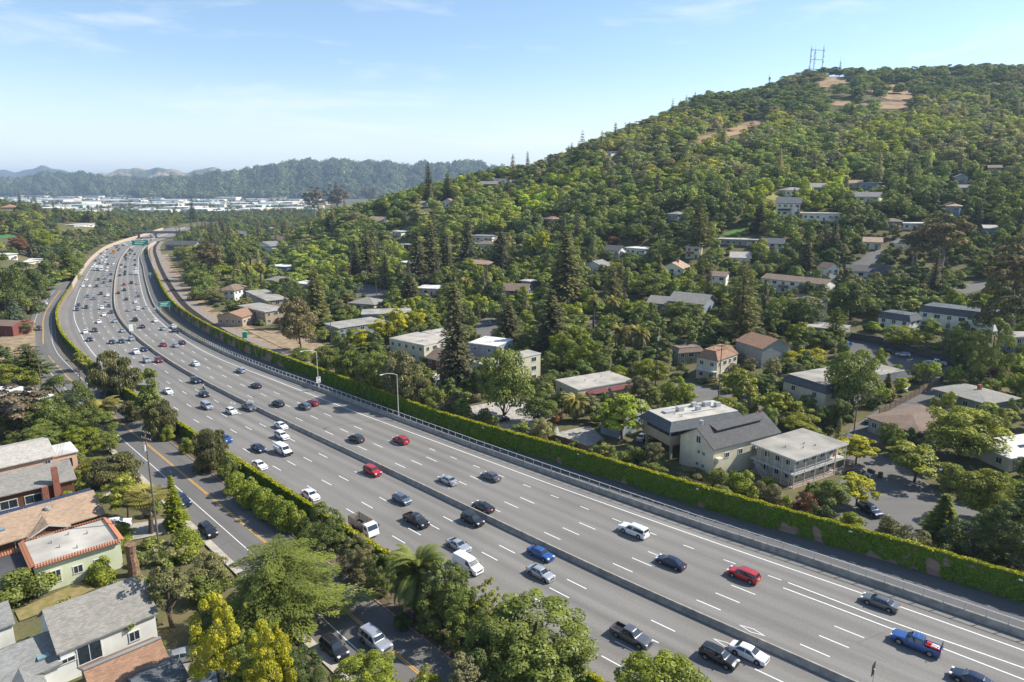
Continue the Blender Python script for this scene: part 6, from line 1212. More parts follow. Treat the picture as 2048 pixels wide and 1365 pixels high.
def proto(k, build, h, r, bark=None, kind_name='tree'):
    mb, V, Q, tone = build; PROTO[k] = dict(tr=mb.mesh(k + '_trunk', [bark or M_BARK, M_DEAD], 50), cr=np_mesh(k + '_crown', V, Q, LEAF, tone), h=h, r=r, nm=kind_name)
for i in range(3): proto(f'oak{i}', broad(10, 5.2, 9500, .29, 38, .06, (.2, .34), seed=10 + i), 10, 5.2, kind_name='oak_tree')
for i in range(2): proto(f'light{i}', broad(10, 4.6, 4200, .36, 34, .2, (.16, .28), open_=1, seed=20 + i, squash=.55), 10, 4.8, kind_name='broadleaf_tree')
for i in range(2): proto(f'dense{i}', broad(10, 4.3, 20000, .185, 85, -.3, (.15, .27), seed=30 + i, shell=1), 10, 4.3, kind_name='dense_tree')
for i in range(2): proto(f'tall{i}', broad(12, 3.6, 5200, .34, 40, .12, (.22, .36), seed=40 + i, shape=1.3), 12, 3.8, kind_name='broadleaf_tree')
for i in range(2): proto(f'willow{i}', broad(10, 4.4, 13000, .2, 42, -.15, (.2, .34), droop=1.1, seed=50 + i), 10, 4.5, kind_name='pepper_tree')
for i in range(2): proto(f'euc{i}', broad(16, 6.0, 5200, .4, 34, .3, (.14, .25), open_=1, seed=60 + i, squash=.7), 16, 6.2, M_BARKP, 'eucalyptus_tree')
for i in range(3): proto(f'shrub{i}', broad(3, 2.1, 5200, .15, 22, -.25, (.28, .48), seed=70 + i), 3, 2.2, kind_name='shrub')
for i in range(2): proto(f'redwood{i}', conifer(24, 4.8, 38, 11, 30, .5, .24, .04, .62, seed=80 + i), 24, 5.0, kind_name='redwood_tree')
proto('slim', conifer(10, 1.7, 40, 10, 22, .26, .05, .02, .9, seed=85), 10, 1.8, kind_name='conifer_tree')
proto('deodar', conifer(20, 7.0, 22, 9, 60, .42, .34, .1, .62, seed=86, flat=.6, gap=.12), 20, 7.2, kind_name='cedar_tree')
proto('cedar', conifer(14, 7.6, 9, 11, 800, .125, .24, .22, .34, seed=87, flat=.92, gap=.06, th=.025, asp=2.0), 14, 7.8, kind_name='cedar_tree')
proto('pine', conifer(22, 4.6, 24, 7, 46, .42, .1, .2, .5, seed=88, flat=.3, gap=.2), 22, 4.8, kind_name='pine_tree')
proto('sparse', broad(14, 3.6, 2600, .3, 40, .12, (.12, .22), open_=1, seed=89, shape=1.5), 14, 3.8, kind_name='sparse_tree')
proto('datepalm', palm(5.0, 4.6, 105, 90), 9.2, 4.4, kind_name='date_palm_tree'); proto('tallpalm', palm(11, 3.0, 60, 91), 13.2, 3.0, kind_name='date_palm_tree'); proto('fanpalm', palm(8.5, 2.3, 60, 92, True), 10.2, 2.2, kind_name='fan_palm_tree')
C_ = dict(dark=(0.088, 0.120, 0.037), oak=(0.133, 0.169, 0.045), mid=(0.175, 0.214, 0.051), bright=(0.218, 0.262, 0.034), lime=(0.252, 0.314, 0.040), yg=(0.240, 0.265, 0.045), yellow=(0.378, 0.372, 0.030), olive=(0.189, 0.191, 0.086), brown=(0.203, 0.169, 0.088), redwood=(0.138, 0.140, 0.081), blue=(0.133, 0.175, 0.133), rust=(0.204, 0.102, 0.054), pale=(0.221, 0.215, 0.111), palm=(0.141, 0.174, 0.054), palmy=(0.238, 0.224, 0.070), greyb=(0.182, 0.150, 0.111))
TREES = []   # footprints of trees placed as things
def tree_at(k, x, y, h, w, col, label, group=None, cat='tree', lean=0.):
    p = PROTO[k]; z = gz1(x, y) - .15; c = np.array(C_[col] if isinstance(col, str) else col) * random.uniform(.9, 1.1)
    nm = p['nm']; root = empty(nm, (x, y, z), random.uniform(0, 6.28)); s = w / (2 * p['r']); sz = h / p['h']
    for n_, me in (('trunk', p['tr']), ('crown', p['cr'])):
        o = link(n_, me, root, scale=(s, s, sz)); o.color = (*c, 1)
        if lean: o.rotation_euler = (0, lean, 0)
    TREES.append((x, y, h, w)); tag(root, label, cat, group); return root
def top_h(x, y, vt):
    m = (682.5 - vt) / F; return y * (m * math.cos(TH) - math.sin(TH)) / (math.cos(TH) + m * math.sin(TH)) + CH - gz1(x, y)
def T(k, u, vb, vt, w, col, label, cat='tree', lean=0.):
    if vb > 850: vb = vt + .8 * (vb - vt)
    x, y = U(u, vb); h = max(1., top_h(x, y, vt)); dz = y * math.cos(TH) + (CH - gz1(x, y) - h / 2) * math.sin(TH); wm = w * dz / F
    return tree_at(k, x, y, h, wm, col, label, None, cat, lean)
# ---- between frontage road and freeway
T('willow0', 230, 790, 698, 100, 'olive', 'big olive-green tree overhanging the bend of the frontage road')
T('light0', 163, 742, 700, 44, 'yg', 'yellowish small tree at the left end of the wall trees')
T('tall0', 305, 850, 735, 64, 'mid', 'light green tree standing over the white sedan')
T('willow1', 322, 892, 792, 80, 'olive', 'olive tree below the light green roadside tree')
T('shrub0', 338, 888, 848, 32, 'bright', 'small round bright shrub beside the hedge gap', 'shrub')
T('willow0', 262, 852, 800, 44, 'olive', 'thin olive sapling left of the hedge gap')
T('shrub1', 376, 915, 872, 36, 'yg', 'yellow-green shrub on the verge by the utility pole', 'shrub')
T('willow1', 421, 962, 850, 84, 'olive', 'willowy tree drooping over the ivy wall')
T('shrub2', 462, 968, 908, 50, 'mid', 'soft green bush right of the willowy tree', 'shrub')
for i, (u, vb, vt, w) in enumerate(((474, 1000, 942, 56), (491, 1014, 950, 60), (507, 1026, 962, 58), (524, 1038, 972, 60), (541, 1048, 984, 58), (558, 1058, 992, 60), (575, 1068, 1000, 60), (592, 1078, 1008, 62))): T('shrub%d' % (i % 3), u, vb, vt, w, 'bright' if i % 3 else 'lime', f'bright green hedge shrub, {ORD[i]} of eight from the willowy tree', 'shrub')
T('dense0', 648, 1125, 1006, 92, 'oak', 'dark olive tree left of the stake truck')
T('willow0', 608, 1098, 1040, 52, 'mid', 'bushy tree between the hedge shrubs and the dark olive tree')
T('dense1', 714, 1172, 1070, 74, 'olive', 'grey-green bush tree left of the big palm')
T('dense0', 764, 1200, 1108, 66, 'oak', 'dark bush directly left of the big palm')
T('datepalm', 838, 1268, 1072, 140, 'palm', 'large date palm with a full fountain crown beside the freeway')
T('dense1', 893, 1290, 1118, 112, 'oak', 'tall dark tree covering the rear of the white van')
T('dense0', 935, 1320, 1172, 100, 'mid', 'broad green tree right of the tall dark tree')
T('sparse', 972, 1300, 1150, 70, 'yg', 'half bare twiggy tree at the freeway edge')
T('dense1', 1072, 1385, 1200, 240, 'mid', 'huge round evergreen bush filling the lower centre'); T('dense0', 985, 1400, 1240, 130, 'oak', 'dark evergreen left of the huge round bush')
T('dense0', 1325, 1520, 1312, 230, 'bright', 'bright bush top rising from the bottom edge')
T('dense1', 735, 1450, 1310, 150, 'bright', 'leafy green tree at the bottom below the silver suv'); T('light1', 935, 1440, 1305, 100, 'pale', 'pale feathery shrub at the bottom edge'); T('shrub1', 852, 1420, 1335, 90, 'yg', 'low yellow-green bush at the bottom edge', 'shrub')
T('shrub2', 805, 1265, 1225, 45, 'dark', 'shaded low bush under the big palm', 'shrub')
# ---- left yards
T('cedar', 566, 1290, 1080, 370, 'mid', 'wide spreading cedar with layered branches over the frontage road')
T('dense0', 440, 1420, 1188, 104, 'yellow', 'yellow-crowned tree beside the silver sedan'); T('dense1', 545, 1465, 1236, 98, 'yellow', 'pointed yellow-crowned tree below the cedar')
T('dense1', 500, 1400, 1260, 90, 'mid', 'green tree between the two yellow trees')
T('sparse', 345, 1300, 1078, 120, 'olive', 'tall half bare tree with a brown trunk beside the white clapboard house')
T('fanpalm', 303, 1092, 972, 78, 'palmy', 'fan palm with a skirt of dead fronds'); T('slim', 352, 1082, 948, 52, 'bright', 'slim pointed conifer at the kerb')
T('light0', 256, 1060, 945, 98, 'yg', 'yellow-green magnolia above the driveway'); T('willow1', 238, 985, 905, 108, 'olive', 'rounded olive tree beside the garden path')
T('shrub0', 247, 1085, 1044, 48, 'bright', 'small green tree in front of the white driveway suv', 'shrub')
T('light1', 252, 1312, 1203, 98, 'mid', 'small tree shading the white clapboard roof')
T('shrub1', 206, 1172, 1112, 66, 'bright', 'leafy bush against the pale green wall', 'shrub'); T('shrub2', 45, 1215, 1140, 130, 'mid', 'large bush below the pale green wing', 'shrub')
T('shrub2', 405, 1215, 1150, 90, 'mid', 'green undergrowth left of the cedar', 'shrub'); T('oak2', 420, 1200, 1105, 90, 'olive', 'olive tree at the left fringe of the cedar'); T('shrub1', 300, 1195, 1150, 70, 'mid', 'bush at the foot of the cut trunk', 'shrub'); T('shrub0', 440, 1180, 1135, 70, 'yg', 'pale bush at the kerb left of the cedar', 'shrub'); T('shrub0', 372, 1130, 1055, 78, 'bright', 'bright bush below the slim conifer', 'shrub'); T('shrub1', 330, 1135, 1085, 60, 'mid', 'mid green bush under the fan palm', 'shrub')
T('shrub0', 252, 1110, 1072, 40, 'lime', 'ivy ball on the cut tree trunk', 'shrub')
T('shrub2', 160, 985, 940, 46, 'yg', 'yellow-red shrub at the corner of the chimney house', 'shrub'); T('shrub0', 185, 945, 915, 60, 'yg', 'hedge of yellow-green shrubs before the pink wing', 'shrub'); T('shrub2', 195, 1010, 985, 40, 'mid', 'small shrub by the garden path', 'shrub')
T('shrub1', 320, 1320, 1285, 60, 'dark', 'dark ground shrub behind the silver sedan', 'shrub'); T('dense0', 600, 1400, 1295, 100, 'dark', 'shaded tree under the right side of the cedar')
T('shrub0', 20, 1000, 975, 50, 'lime', 'bright shrub under the chimney house windows', 'shrub')
T('dense0', 135, 880, 750, 112, 'oak', 'tallest dark green tree above the pink house'); T('dense1', 185, 905, 815, 96, 'mid', 'green tree nearest the frontage road above the pink house'); T('oak0', 100, 895, 800, 100, 'oak', 'rounded dark tree behind the pink house'); T('euc0', 42, 900, 768, 150, 'greyb', 'grey-brown leafless-looking tree at the left edge'); T('dense0', 90, 915, 845, 90, 'mid', 'green bush tree beside the pink roof'); T('oak1', 10, 890, 825, 90, 'olive', 'olive tree at the left edge above the pink house'); T('dense1', 160, 915, 850, 80, 'bright', 'bright green tree over the pink wing roof'); T('oak2', 222, 915, 868, 46, 'mid', 'lowest tree of the left grove beside the road')
T('datepalm', 218, 856, 788, 78, 'palmy', 'leaning date palm arching over the frontage road', lean=.25)
T('pine', 62, 765, 686, 96, 'oak', 'flat-topped pine at the left side street'); T('oak1', 20, 775, 728, 80, 'yg', 'yellow-green tree at the left edge by the side street'); T('shrub0', 62, 770, 738, 44, 'bright', 'bright bush at the side street corner', 'shrub'); T('shrub1', 45, 748, 722, 50, 'mid', 'roadside bush left of the utility pole', 'shrub')
T('deodar', 33, 655, 596, 62, 'blue', 'blue-grey spruce at the left edge'); T('dense0', 12, 640, 505, 90, 'oak', 'tall dark tree behind the blue-grey spruce'); T('dense1', 52, 625, 520, 80, 'dark', 'dark tree right of the blue-grey spruce'); T('oak0', 78, 600, 540, 46, 'oak', 'rounded oak nearest the frontage road bend'); T('oak2', 52, 668, 640, 40, 'brown', 'brownish shrub beside the red suv')
T('redwood0', 138, 560, 480, 50, 'oak', 'tall conifer left of the inbound shoulder bend'); T('oak1', 98, 572, 520, 50, 'oak', 'oak at the frontage road end'); T('oak0', 150, 555, 500, 46, 'mid', 'oak leaning towards the inbound shoulder')
T('oak2', 38, 510, 470, 40, 'rust', 'orange-brown tree beside the sports field'); T('oak0', 80, 505, 455, 65, 'bright', 'light green tree right of the orange-brown tree'); T('tallpalm', 90, 530, 505, 30, 'palm', 'small palm beside the left brown-roofed house')
# ---- right of the sound wall, front row
row = [(655, 735, 690, 70, 'mid', 'willow0'), (702, 770, 695, 85, 'mid', 'willow1'), (755, 795, 698, 95, 'mid', 'oak0'), (806, 810, 700, 92, 'olive', 'oak1'), (838, 822, 745, 80, 'olive', 'willow0'), (866, 828, 770, 60, 'mid', 'oak2')]
for i, (u, b_, t_, w, c, k) in enumerate(row): T(k, u, b_, t_, w, c, f'bushy tree behind the ivy wall, {ORD[i]} from the speed sign lamp rightwards')
T('shrub0', 915, 832, 785, 62, 'brown', 'brownish bush on the slope behind the wall', 'shrub'); T('shrub1', 885, 838, 800, 46, 'pale', 'pale dry bush left of the brownish bush', 'shrub')
T('oak0', 1010, 838, 690, 130, 'mid', 'broad green tree in front of the tall cream apartments'); T('oak1', 965, 800, 730, 60, 'dark', 'dark tree against the tall cream apartments wall'); T('oak2', 1075, 865, 782, 92, 'oak', 'round dark oak beside the gravel lot'); T('shrub2', 1110, 860, 815, 36, 'rust', 'reddish bush at the right of the round dark oak', 'shrub')
T('redwood0', 911, 776, 545, 92, 'redwood', 'tallest redwood standing beside the brown gabled house'); T('redwood1', 1016, 700, 598, 78, 'redwood', 'redwood behind the white-roofed pale blue building'); T('redwood0', 1100, 710, 575, 100, 'redwood', 'broad redwood left of the palms'); T('oak2', 1125, 722, 662, 60, 'bright', 'bright round tree left of the beige building'); T('dense0', 1165, 740, 668, 70, 'bright', 'bright bushy tree behind the beige building'); T('dense1', 1192, 740, 680, 60, 'mid', 'green bushy tree right of the bright bushy tree')
for i, (u, b_, t_, w) in enumerate(((723, 706, 655, 58), (765, 700, 630, 62), (796, 680, 612, 60), (834, 675, 612, 46))): T('light%d' % (i % 2), u, b_, t_, w, 'yellow', f'yellow-green tree, {ORD[i]} from left of four at the apartments')
T('oak1', 600, 702, 594, 88, 'brown', 'big olive-brown tree at the end of the dirt lot'); T('redwood1', 635, 655, 532, 66, 'olive', 'tall olive conifer behind the big olive-brown tree'); T('shrub2', 640, 735, 705, 40, 'yg', 'yellowish bush at the dirt lot end', 'shrub'); T('shrub0', 600, 720, 695, 60, 'mid', 'green bush on the slope below the dirt lot', 'shrub')
T('datepalm', 1150, 858, 778, 66, 'palmy', 'date palm in front of the beige building'); T('light0', 1243, 905, 782, 120, 'lime', 'airy bright green tree in front of the brown office'); T('light1', 1215, 880, 820, 60, 'lime', 'smaller airy green tree left of the brown office'); T('oak0', 1300, 770, 715, 80, 'yg', 'yellow-green tree beside the tall dark pole'); T('oak2', 1350, 838, 752, 78, 'bright', 'rounded bright tree on the street behind the office'); T('oak1', 1275, 808, 750, 60, 'olive', 'olive tree right of the beige building'); T('oak2', 1240, 770, 730, 50, 'bright', 'bright hedge tree at the beige building corner')
T('tallpalm', 1187, 655, 588, 42, 'palmy', 'tall palm, left of the upper pair'); T('tallpalm', 1223, 660, 590, 46, 'palmy', 'tall palm, right of the upper pair'); T('datepalm', 1240, 700, 640, 50, 'palmy', 'palm, left of the lower pair beside the dark pole'); T('datepalm', 1275, 705, 640, 54, 'palmy', 'palm, right of the lower pair beside the dark pole')
T('datepalm', 932, 595, 548, 36, 'palmy', 'fruiting palm with an orange crown'); T('datepalm', 1185, 582, 542, 42, 'palm', 'palm below the slate-gabled cottage'); T('tallpalm', 497, 590, 525, 30, 'palmy', 'left palm of the railway twins'); T('tallpalm', 524, 585, 523, 32, 'palmy', 'right palm of the railway twins'); T('datepalm', 560, 590, 555, 36, 'palm', 'low palm beside the railway twins')
T('redwood1', 1130, 610, 460, 96, 'olive', 'broad old conifer with a dark bare trunk'); T('deodar', 1223, 608, 524, 74, 'olive', 'drooping cedar right of the lower palms'); T('pine', 1478, 700, 515, 84, 'olive', 'tall thin pine beside the beige townhouse'); T('pine', 1395, 512, 395, 62, 'olive', 'tall pine on the slope above the long ranch house'); T('redwood0', 1518, 462, 400, 46, 'redwood', 'dark cedar left of the large balcony house'); T('redwood1', 1610, 548, 480, 48, 'redwood', 'redwood between the white gabled house and the garage house')
for i, (u, b_, t_, w) in enumerate(((735, 560, 455, 52), (835, 570, 450, 62), (862, 560, 430, 60), (890, 545, 440, 44), (935, 530, 425, 48), (1000, 545, 440, 56), (712, 560, 470, 40), (805, 565, 545, 40), (858, 405, 322, 32), (895, 400, 345, 30))): T('redwood%d' % (i % 2), u, b_, t_, w, 'redwood', f'dark redwood of the middle grove, {ORD[i]} listed from the street poles' if False else ['dark redwood, leftmost of the middle grove', 'dark redwood beside the brick building', 'tallest dark redwood of the middle grove', 'slender redwood right of the tallest middle redwood', 'redwood left of the long redwood house', 'redwood right of the brown-roofed redwood house', 'small redwood at the left of the middle grove', 'short redwood in front of the brick building', 'pointed redwood breaking the spur skyline', 'second pointed redwood on the spur skyline'][i])
T('redwood1', 820, 615, 548, 70, 'redwood', 'bushy redwood beside the single utility pole'); T('oak0', 905, 612, 560, 66, 'mid', 'round oak left of the fruiting palm'); T('oak1', 985, 615, 565, 64, 'dark', 'dark round oak right of the fruiting palm'); T('oak2', 938, 545, 515, 34, 'lime', 'lime green tree before the tan bungalow'); T('tall0', 1060, 520, 470, 44, 'lime', 'lime green tree left of the old conifer'); T('tall1', 1085, 520, 462, 42, 'yellow', 'yellow tree behind the old conifer'); T('tall0', 1195, 520, 475, 26, 'lime', 'slim lime tree beside the dark-gabled pale house'); T('shrub0', 1225, 490, 472, 36, 'rust', 'rust red tree above the dark-gabled pale house'); T('oak0', 1270, 488, 445, 70, 'oak', 'round hillside oak over the white flat house')
T('oak0', 1365, 655, 600, 90, 'oak', 'large round tree below the blue-grey gabled house'); T('oak1', 1300, 600, 545, 90, 'mid', 'broad tree between the cottage and the gabled house'); T('oak0', 1500, 700, 690, 30, 'mid', 'small tree at the rust-roofed building')
T('oak0', 1700, 828, 692, 118, 'mid', 'big leafy sycamore in front of the cream mansard apartments'); T('slim', 1772, 800, 745, 40, 'olive', 'narrow conifer beside the big leafy sycamore'); T('light0', 1475, 825, 732, 100, 'yg', 'pale yellow-green street tree left of the mansard apartments'); T('light1', 1540, 850, 770, 90, 'yg', 'second pale street tree beside the red car'); T('light0', 1590, 865, 800, 80, 'yg', 'third pale street tree by the cream apartments wall'); T('oak2', 1600, 880, 825, 90, 'yg', 'rounded yellow-green tree behind the balcony house'); T('oak1', 1455, 860, 795, 90, 'yg', 'yellow-green tree behind the cream gabled house'); T('light1', 1598, 700, 640, 60, 'bright', 'bright tree beside the rust-roofed building'); T('oak1', 1640, 700, 660, 70, 'mid', 'grey-green tree left of the parking lot'); T('pine', 1668, 690, 612, 56, 'mid', 'umbrella tree before the long low grey building'); T('shrub1', 1625, 720, 695, 80, 'yellow', 'yellow hedge beside the parking lot wall', 'shrub'); T('shrub2', 1580, 728, 702, 70, 'yellow', 'yellow hedge left of the cream mansard apartments', 'shrub')
T('slim', 1480, 940, 852, 52, 'dark', 'dark green conifer beside the cream gabled house'); T('shrub0', 1436, 978, 938, 62, 'mid', 'green bush below the cream gabled house', 'shrub'); T('shrub1', 1485, 990, 938, 66, 'bright', 'bright bush behind the wall near the balcony house', 'shrub'); T('shrub2', 1518, 1002, 962, 46, 'pale', 'pale shrub left under the balcony house', 'shrub'); T('shrub0', 1546, 1010, 968, 46, 'pale', 'pale shrub right under the balcony house', 'shrub'); T('shrub2', 1380, 960, 935, 70, 'olive', 'low olive hedge behind the wall', 'shrub'); T('oak1', 1310, 945, 885, 56, 'olive', 'olive tree in front of the brown office'); T('shrub1', 1270, 930, 890, 60, 'mid', 'green bush left of the olive office tree', 'shrub')
T('light0', 1712, 945, 868, 92, 'yellow', 'left yellow street tree beside the balcony house'); T('light1', 1828, 985, 882, 130, 'yg', 'middle yellow-green street tree casting shade on the street'); T('oak0', 1921, 945, 812, 170, 'yg', 'largest yellow-green street tree before the white-roofed bungalow'); T('light1', 1712, 1030, 945, 86, 'yellow', 'yellow tree beside the parked dark car'); T('oak1', 1968, 1070, 940, 120, 'yg', 'yellow-green tree at the right among dark evergreens')
T('oak1', 1655, 1040, 960, 80, 'mid', 'mixed green tree right of the balcony house'); T('shrub0', 1610, 1040, 985, 70, 'rust', 'reddish brown bush below the balcony house', 'shrub'); T('shrub1', 1640, 1065, 1005, 66, 'dark', 'dark bush behind the wall by the parked car', 'shrub'); T('shrub2', 1700, 1075, 1025, 70, 'bright', 'leafy bush behind the wall below the yellow tree', 'shrub'); T('shrub0', 1770, 1095, 1030, 66, 'olive', 'olive bush beside the lot lines', 'shrub'); T('slim', 1880, 1110, 985, 90, 'mid', 'bushy young conifer at the lot corner'); T('shrub1', 1820, 1120, 1050, 90, 'olive', 'feathery bush left of the young conifer', 'shrub'); T('dense0', 1940, 1150, 1030, 120, 'dark', 'dark evergreen thicket tree right of the young conifer'); T('dense1', 2020, 1180, 1000, 140, 'dark', 'large dark evergreen at the right edge'); T('deodar', 2040, 1140, 925, 150, 'dark', 'dark spreading conifer at the right edge')
T('shrub0', 1440, 1000, 970, 50, 'mid', 'small bush at the wall below the gabled house', 'shrub')
T('dense0', 1975, 765, 635, 84, 'mid', 'tall green tree at the end of the parking lot'); T('dense1', 1935, 745, 660, 62, 'oak', 'dark pyramidal tree at the parking lot wall'); T('oak0', 1800, 695, 650, 90, 'yg', 'pale round tree below the small mansard house'); T('euc0', 2015, 690, 470, 170, 'brown', 'huge brown-green eucalyptus at the right edge'); T('euc1', 1990, 720, 560, 130, 'olive', 'lower eucalyptus at the right edge'); T('euc0', 1880, 545, 425, 130, 'brown', 'brownish eucalyptus beside the hill street'); T('euc1', 1825, 540, 452, 70, 'brown', 'smaller brownish eucalyptus left of the big one'); T('shrub0', 1995, 760, 735, 60, 'rust', 'rusty hedge below the right-edge house', 'shrub'); T('oak0', 1610, 660, 590, 76, 'oak', 'dark tree hiding the tall white house'); T('oak1', 1700, 640, 565, 90, 'oak', 'big rounded tree above the small mansard house'); T('oak2', 1560, 655, 590, 70, 'mid', 'tree left of the tall white house')
T('euc0', 630, 440, 372, 56, 'greyb', 'tall grey eucalyptus, left of the skyline pair'); T('euc1', 676, 438, 366, 60, 'greyb', 'tall grey eucalyptus, right of the skyline pair'); T('redwood0', 387, 445, 393, 22, 'dark', 'lone dark conifer against the far white town'); T('oak0', 740, 405, 372, 40, 'greyb', 'bare-looking tree on the spur end')
T('euc0', 420, 560, 480, 80, 'brown', 'brown eucalyptus beside the railway'); T('oak0', 385, 520, 490, 60, 'yg', 'pale tree at the railway curve'); T('oak1', 400, 580, 540, 60, 'mid', 'bright green tree beside the railway bank'); T('oak2', 440, 560, 525, 60, 'bright', 'light green tree right of the railway bank'); T('oak0', 430, 608, 575, 50, 'olive', 'olive bush tree at the railway apartments'); T('shrub1', 395, 600, 572, 50, 'mid', 'shrub on the railway bank', 'shrub'); T('oak1', 470, 545, 490, 70, 'mid', 'leafy tree above the brown villa'); T('oak2', 500, 530, 480, 80, 'oak', 'dark leafy tree behind the twin palms'); T('dense0', 575, 610, 555, 60, 'dark', 'dark tree right of the rear railway apartments')
HAND = len(TREES)
# ---- cut trunk beside the pale green house
x, y = U(268, 1150); st_ = MB().tube([(0, 0, -.3), (.1, 0, 1.5), (-.1, .1, 3.6), (0, 0, 5.2)], [.95, .75, .7, .8], 10).build('cut_tree_trunk', mat('red_brown_bark', (.24, .14, .09), .95, .3, 3, bump=.7), None, loc=(x, y, gz1(x, y))); tag(st_, 'thick cut tree trunk beside the pale green house', 'tree trunk')
# ---- dry slopes showing between the hill trees
M_GOLD = mat('dry_golden_grass', (.40, .255, .14), .95, 0, .09, (.20, .13, .07), bump=.3)
PATCH = [(1450, 268, 75, 8), (1395, 287, 34, 6), (1500, 250, 36, 7), (1665, 165, 46, 11), (1795, 186, 50, 16), (1775, 212, 60, 7), (1690, 208, 34, 5), (1905, 148, 20, 3)]
for u, v, a, b in PATCH:
    ground_poly('dry_grass_slope', [(u + a * math.cos(t) * (1 + .25 * math.sin(3 * t + u)), v - (.25 * a * math.cos(t) if u < 1520 else 0) + b * math.sin(t)) for t in np.linspace(0, 2 * math.pi, 18)[:-1]], M_GOLD, .35)
# ================================================================== woods and garden trees filling the slopes
def in_poly(u, v, P):
    P = np.array(P); n = len(P); c = np.zeros(u.shape, bool); j = n - 1
    for i in range(n):
        xi, yi = P[i]; xj, yj = P[j]; k = ((yi > v) != (yj > v)) & (u < (xj - xi) * (v - yi) / (yj - yi + 1e-9) + xi); c ^= k; j = i
    return c
def scatter(y0, y1, cell, c0, c1):
    ys = np.arange(y0, y1, cell); X = []; Y = []
    for y_ in ys:
        xa, xb = (c0 - 1024) / F * y_, (c1 - 1024) / F * y_; xs = np.arange(xa, xb, cell); X.append(xs + rng.uniform(-.48, .48, len(xs)) * cell); Y.append(np.full(len(xs), y_) + rng.uniform(-.48, .48, len(xs)) * cell)
    return np.concatenate(X), np.concatenate(Y)
RECT = np.array([h[:5] for h in HOUSE_PX]); RMAX = np.array([h[6] for h in HOUSE_PX])
PPX = [np.array(p[1], float) for p in POLYS]; PB = np.array([(p[:, 0].min(), p[:, 1].min(), p[:, 0].max(), p[:, 1].max()) for p in PPX])
def filt(X, Y, h, w, thr=.2, road=True):
    s, o = so_v(X, Y); Z = gz(X, Y); ok = Y > 60
    right = o > 0; wr_ = np.interp(s, np.arange(60, 1000, 10), [wallR(q) for q in np.arange(60, 1000, 10)])
    ok &= np.where(right, np.where(s < 340, o > wr_ + 2 + w / 2, o > 43 + w * .3), np.where(s > 640, o < -26 - w * .3, o < -40 - w * .4))
    ok &= ~((s > 1090) & (np.abs(o) < 30) & (s < 1385)); ok |= (s >= 1385) & (Y > 1300)
    for c, rad, rz, lb, la in HOUSE_FP:
        dx, dy = X - c[0], Y - c[1]; cs, sn = math.cos(rz), math.sin(rz); a = dx * cs + dy * sn; b = -dx * sn + dy * cs; ok &= ~((np.abs(a) < lb / 2 + w * .38) & (np.abs(b) < la / 2 + w * .38))
    u, vb, d = proj(X, Y, Z); _, vt, _ = proj(X, Y, Z + h); pw = w * F / d * .42
    for P in PPX: ok &= ~in_poly(u, vb, P)
    def overlap(R4): return np.maximum(0, np.minimum(u + pw, R4[2]) - np.maximum(u - pw, R4[0])) * np.maximum(0, np.minimum(vb, R4[3]) - np.maximum(vt, R4[1])) / max(1, (R4[2] - R4[0]) * (R4[3] - R4[1]))
    for r, dm in zip(RECT, RMAX): ok &= ~((d < dm) & (overlap(r) > thr * (.55 if (r[2] - r[0]) > 60 else 1)))
    for p in PB: ok &= ~((overlap(p) > .16) & (vb > p[1] - 2) & (vb > p[3] - 4))
    for a, b, e, f in PATCH: ok &= ~(((((u - a) / e) ** 2 + ((vb - b - 8 + .25 * (u - a) * (a < 1520)) / (f + 13)) ** 2) < 1.0 + .5 * np.sin(u * .35)) & (rng.random(len(u)) > .2))
    tx = np.array(TREES[:HAND]); 
    for x_, y_, h_, w_ in tx: ok &= (X - x_) ** 2 + (Y - y_) ** 2 > ((w + w_) * .3) ** 2
    return ok, u, vb, vt, d, Z
CAND = []   # x, y, h, w, kind, colour, u, vb, area
def noise2(X, Y, sc, seed): 
    return np.sin(X * sc + seed) * np.cos(Y * sc * 1.3 - seed * 2) + .6 * np.sin(X * sc * 2.3 - Y * sc * 1.9 + seed * 3)
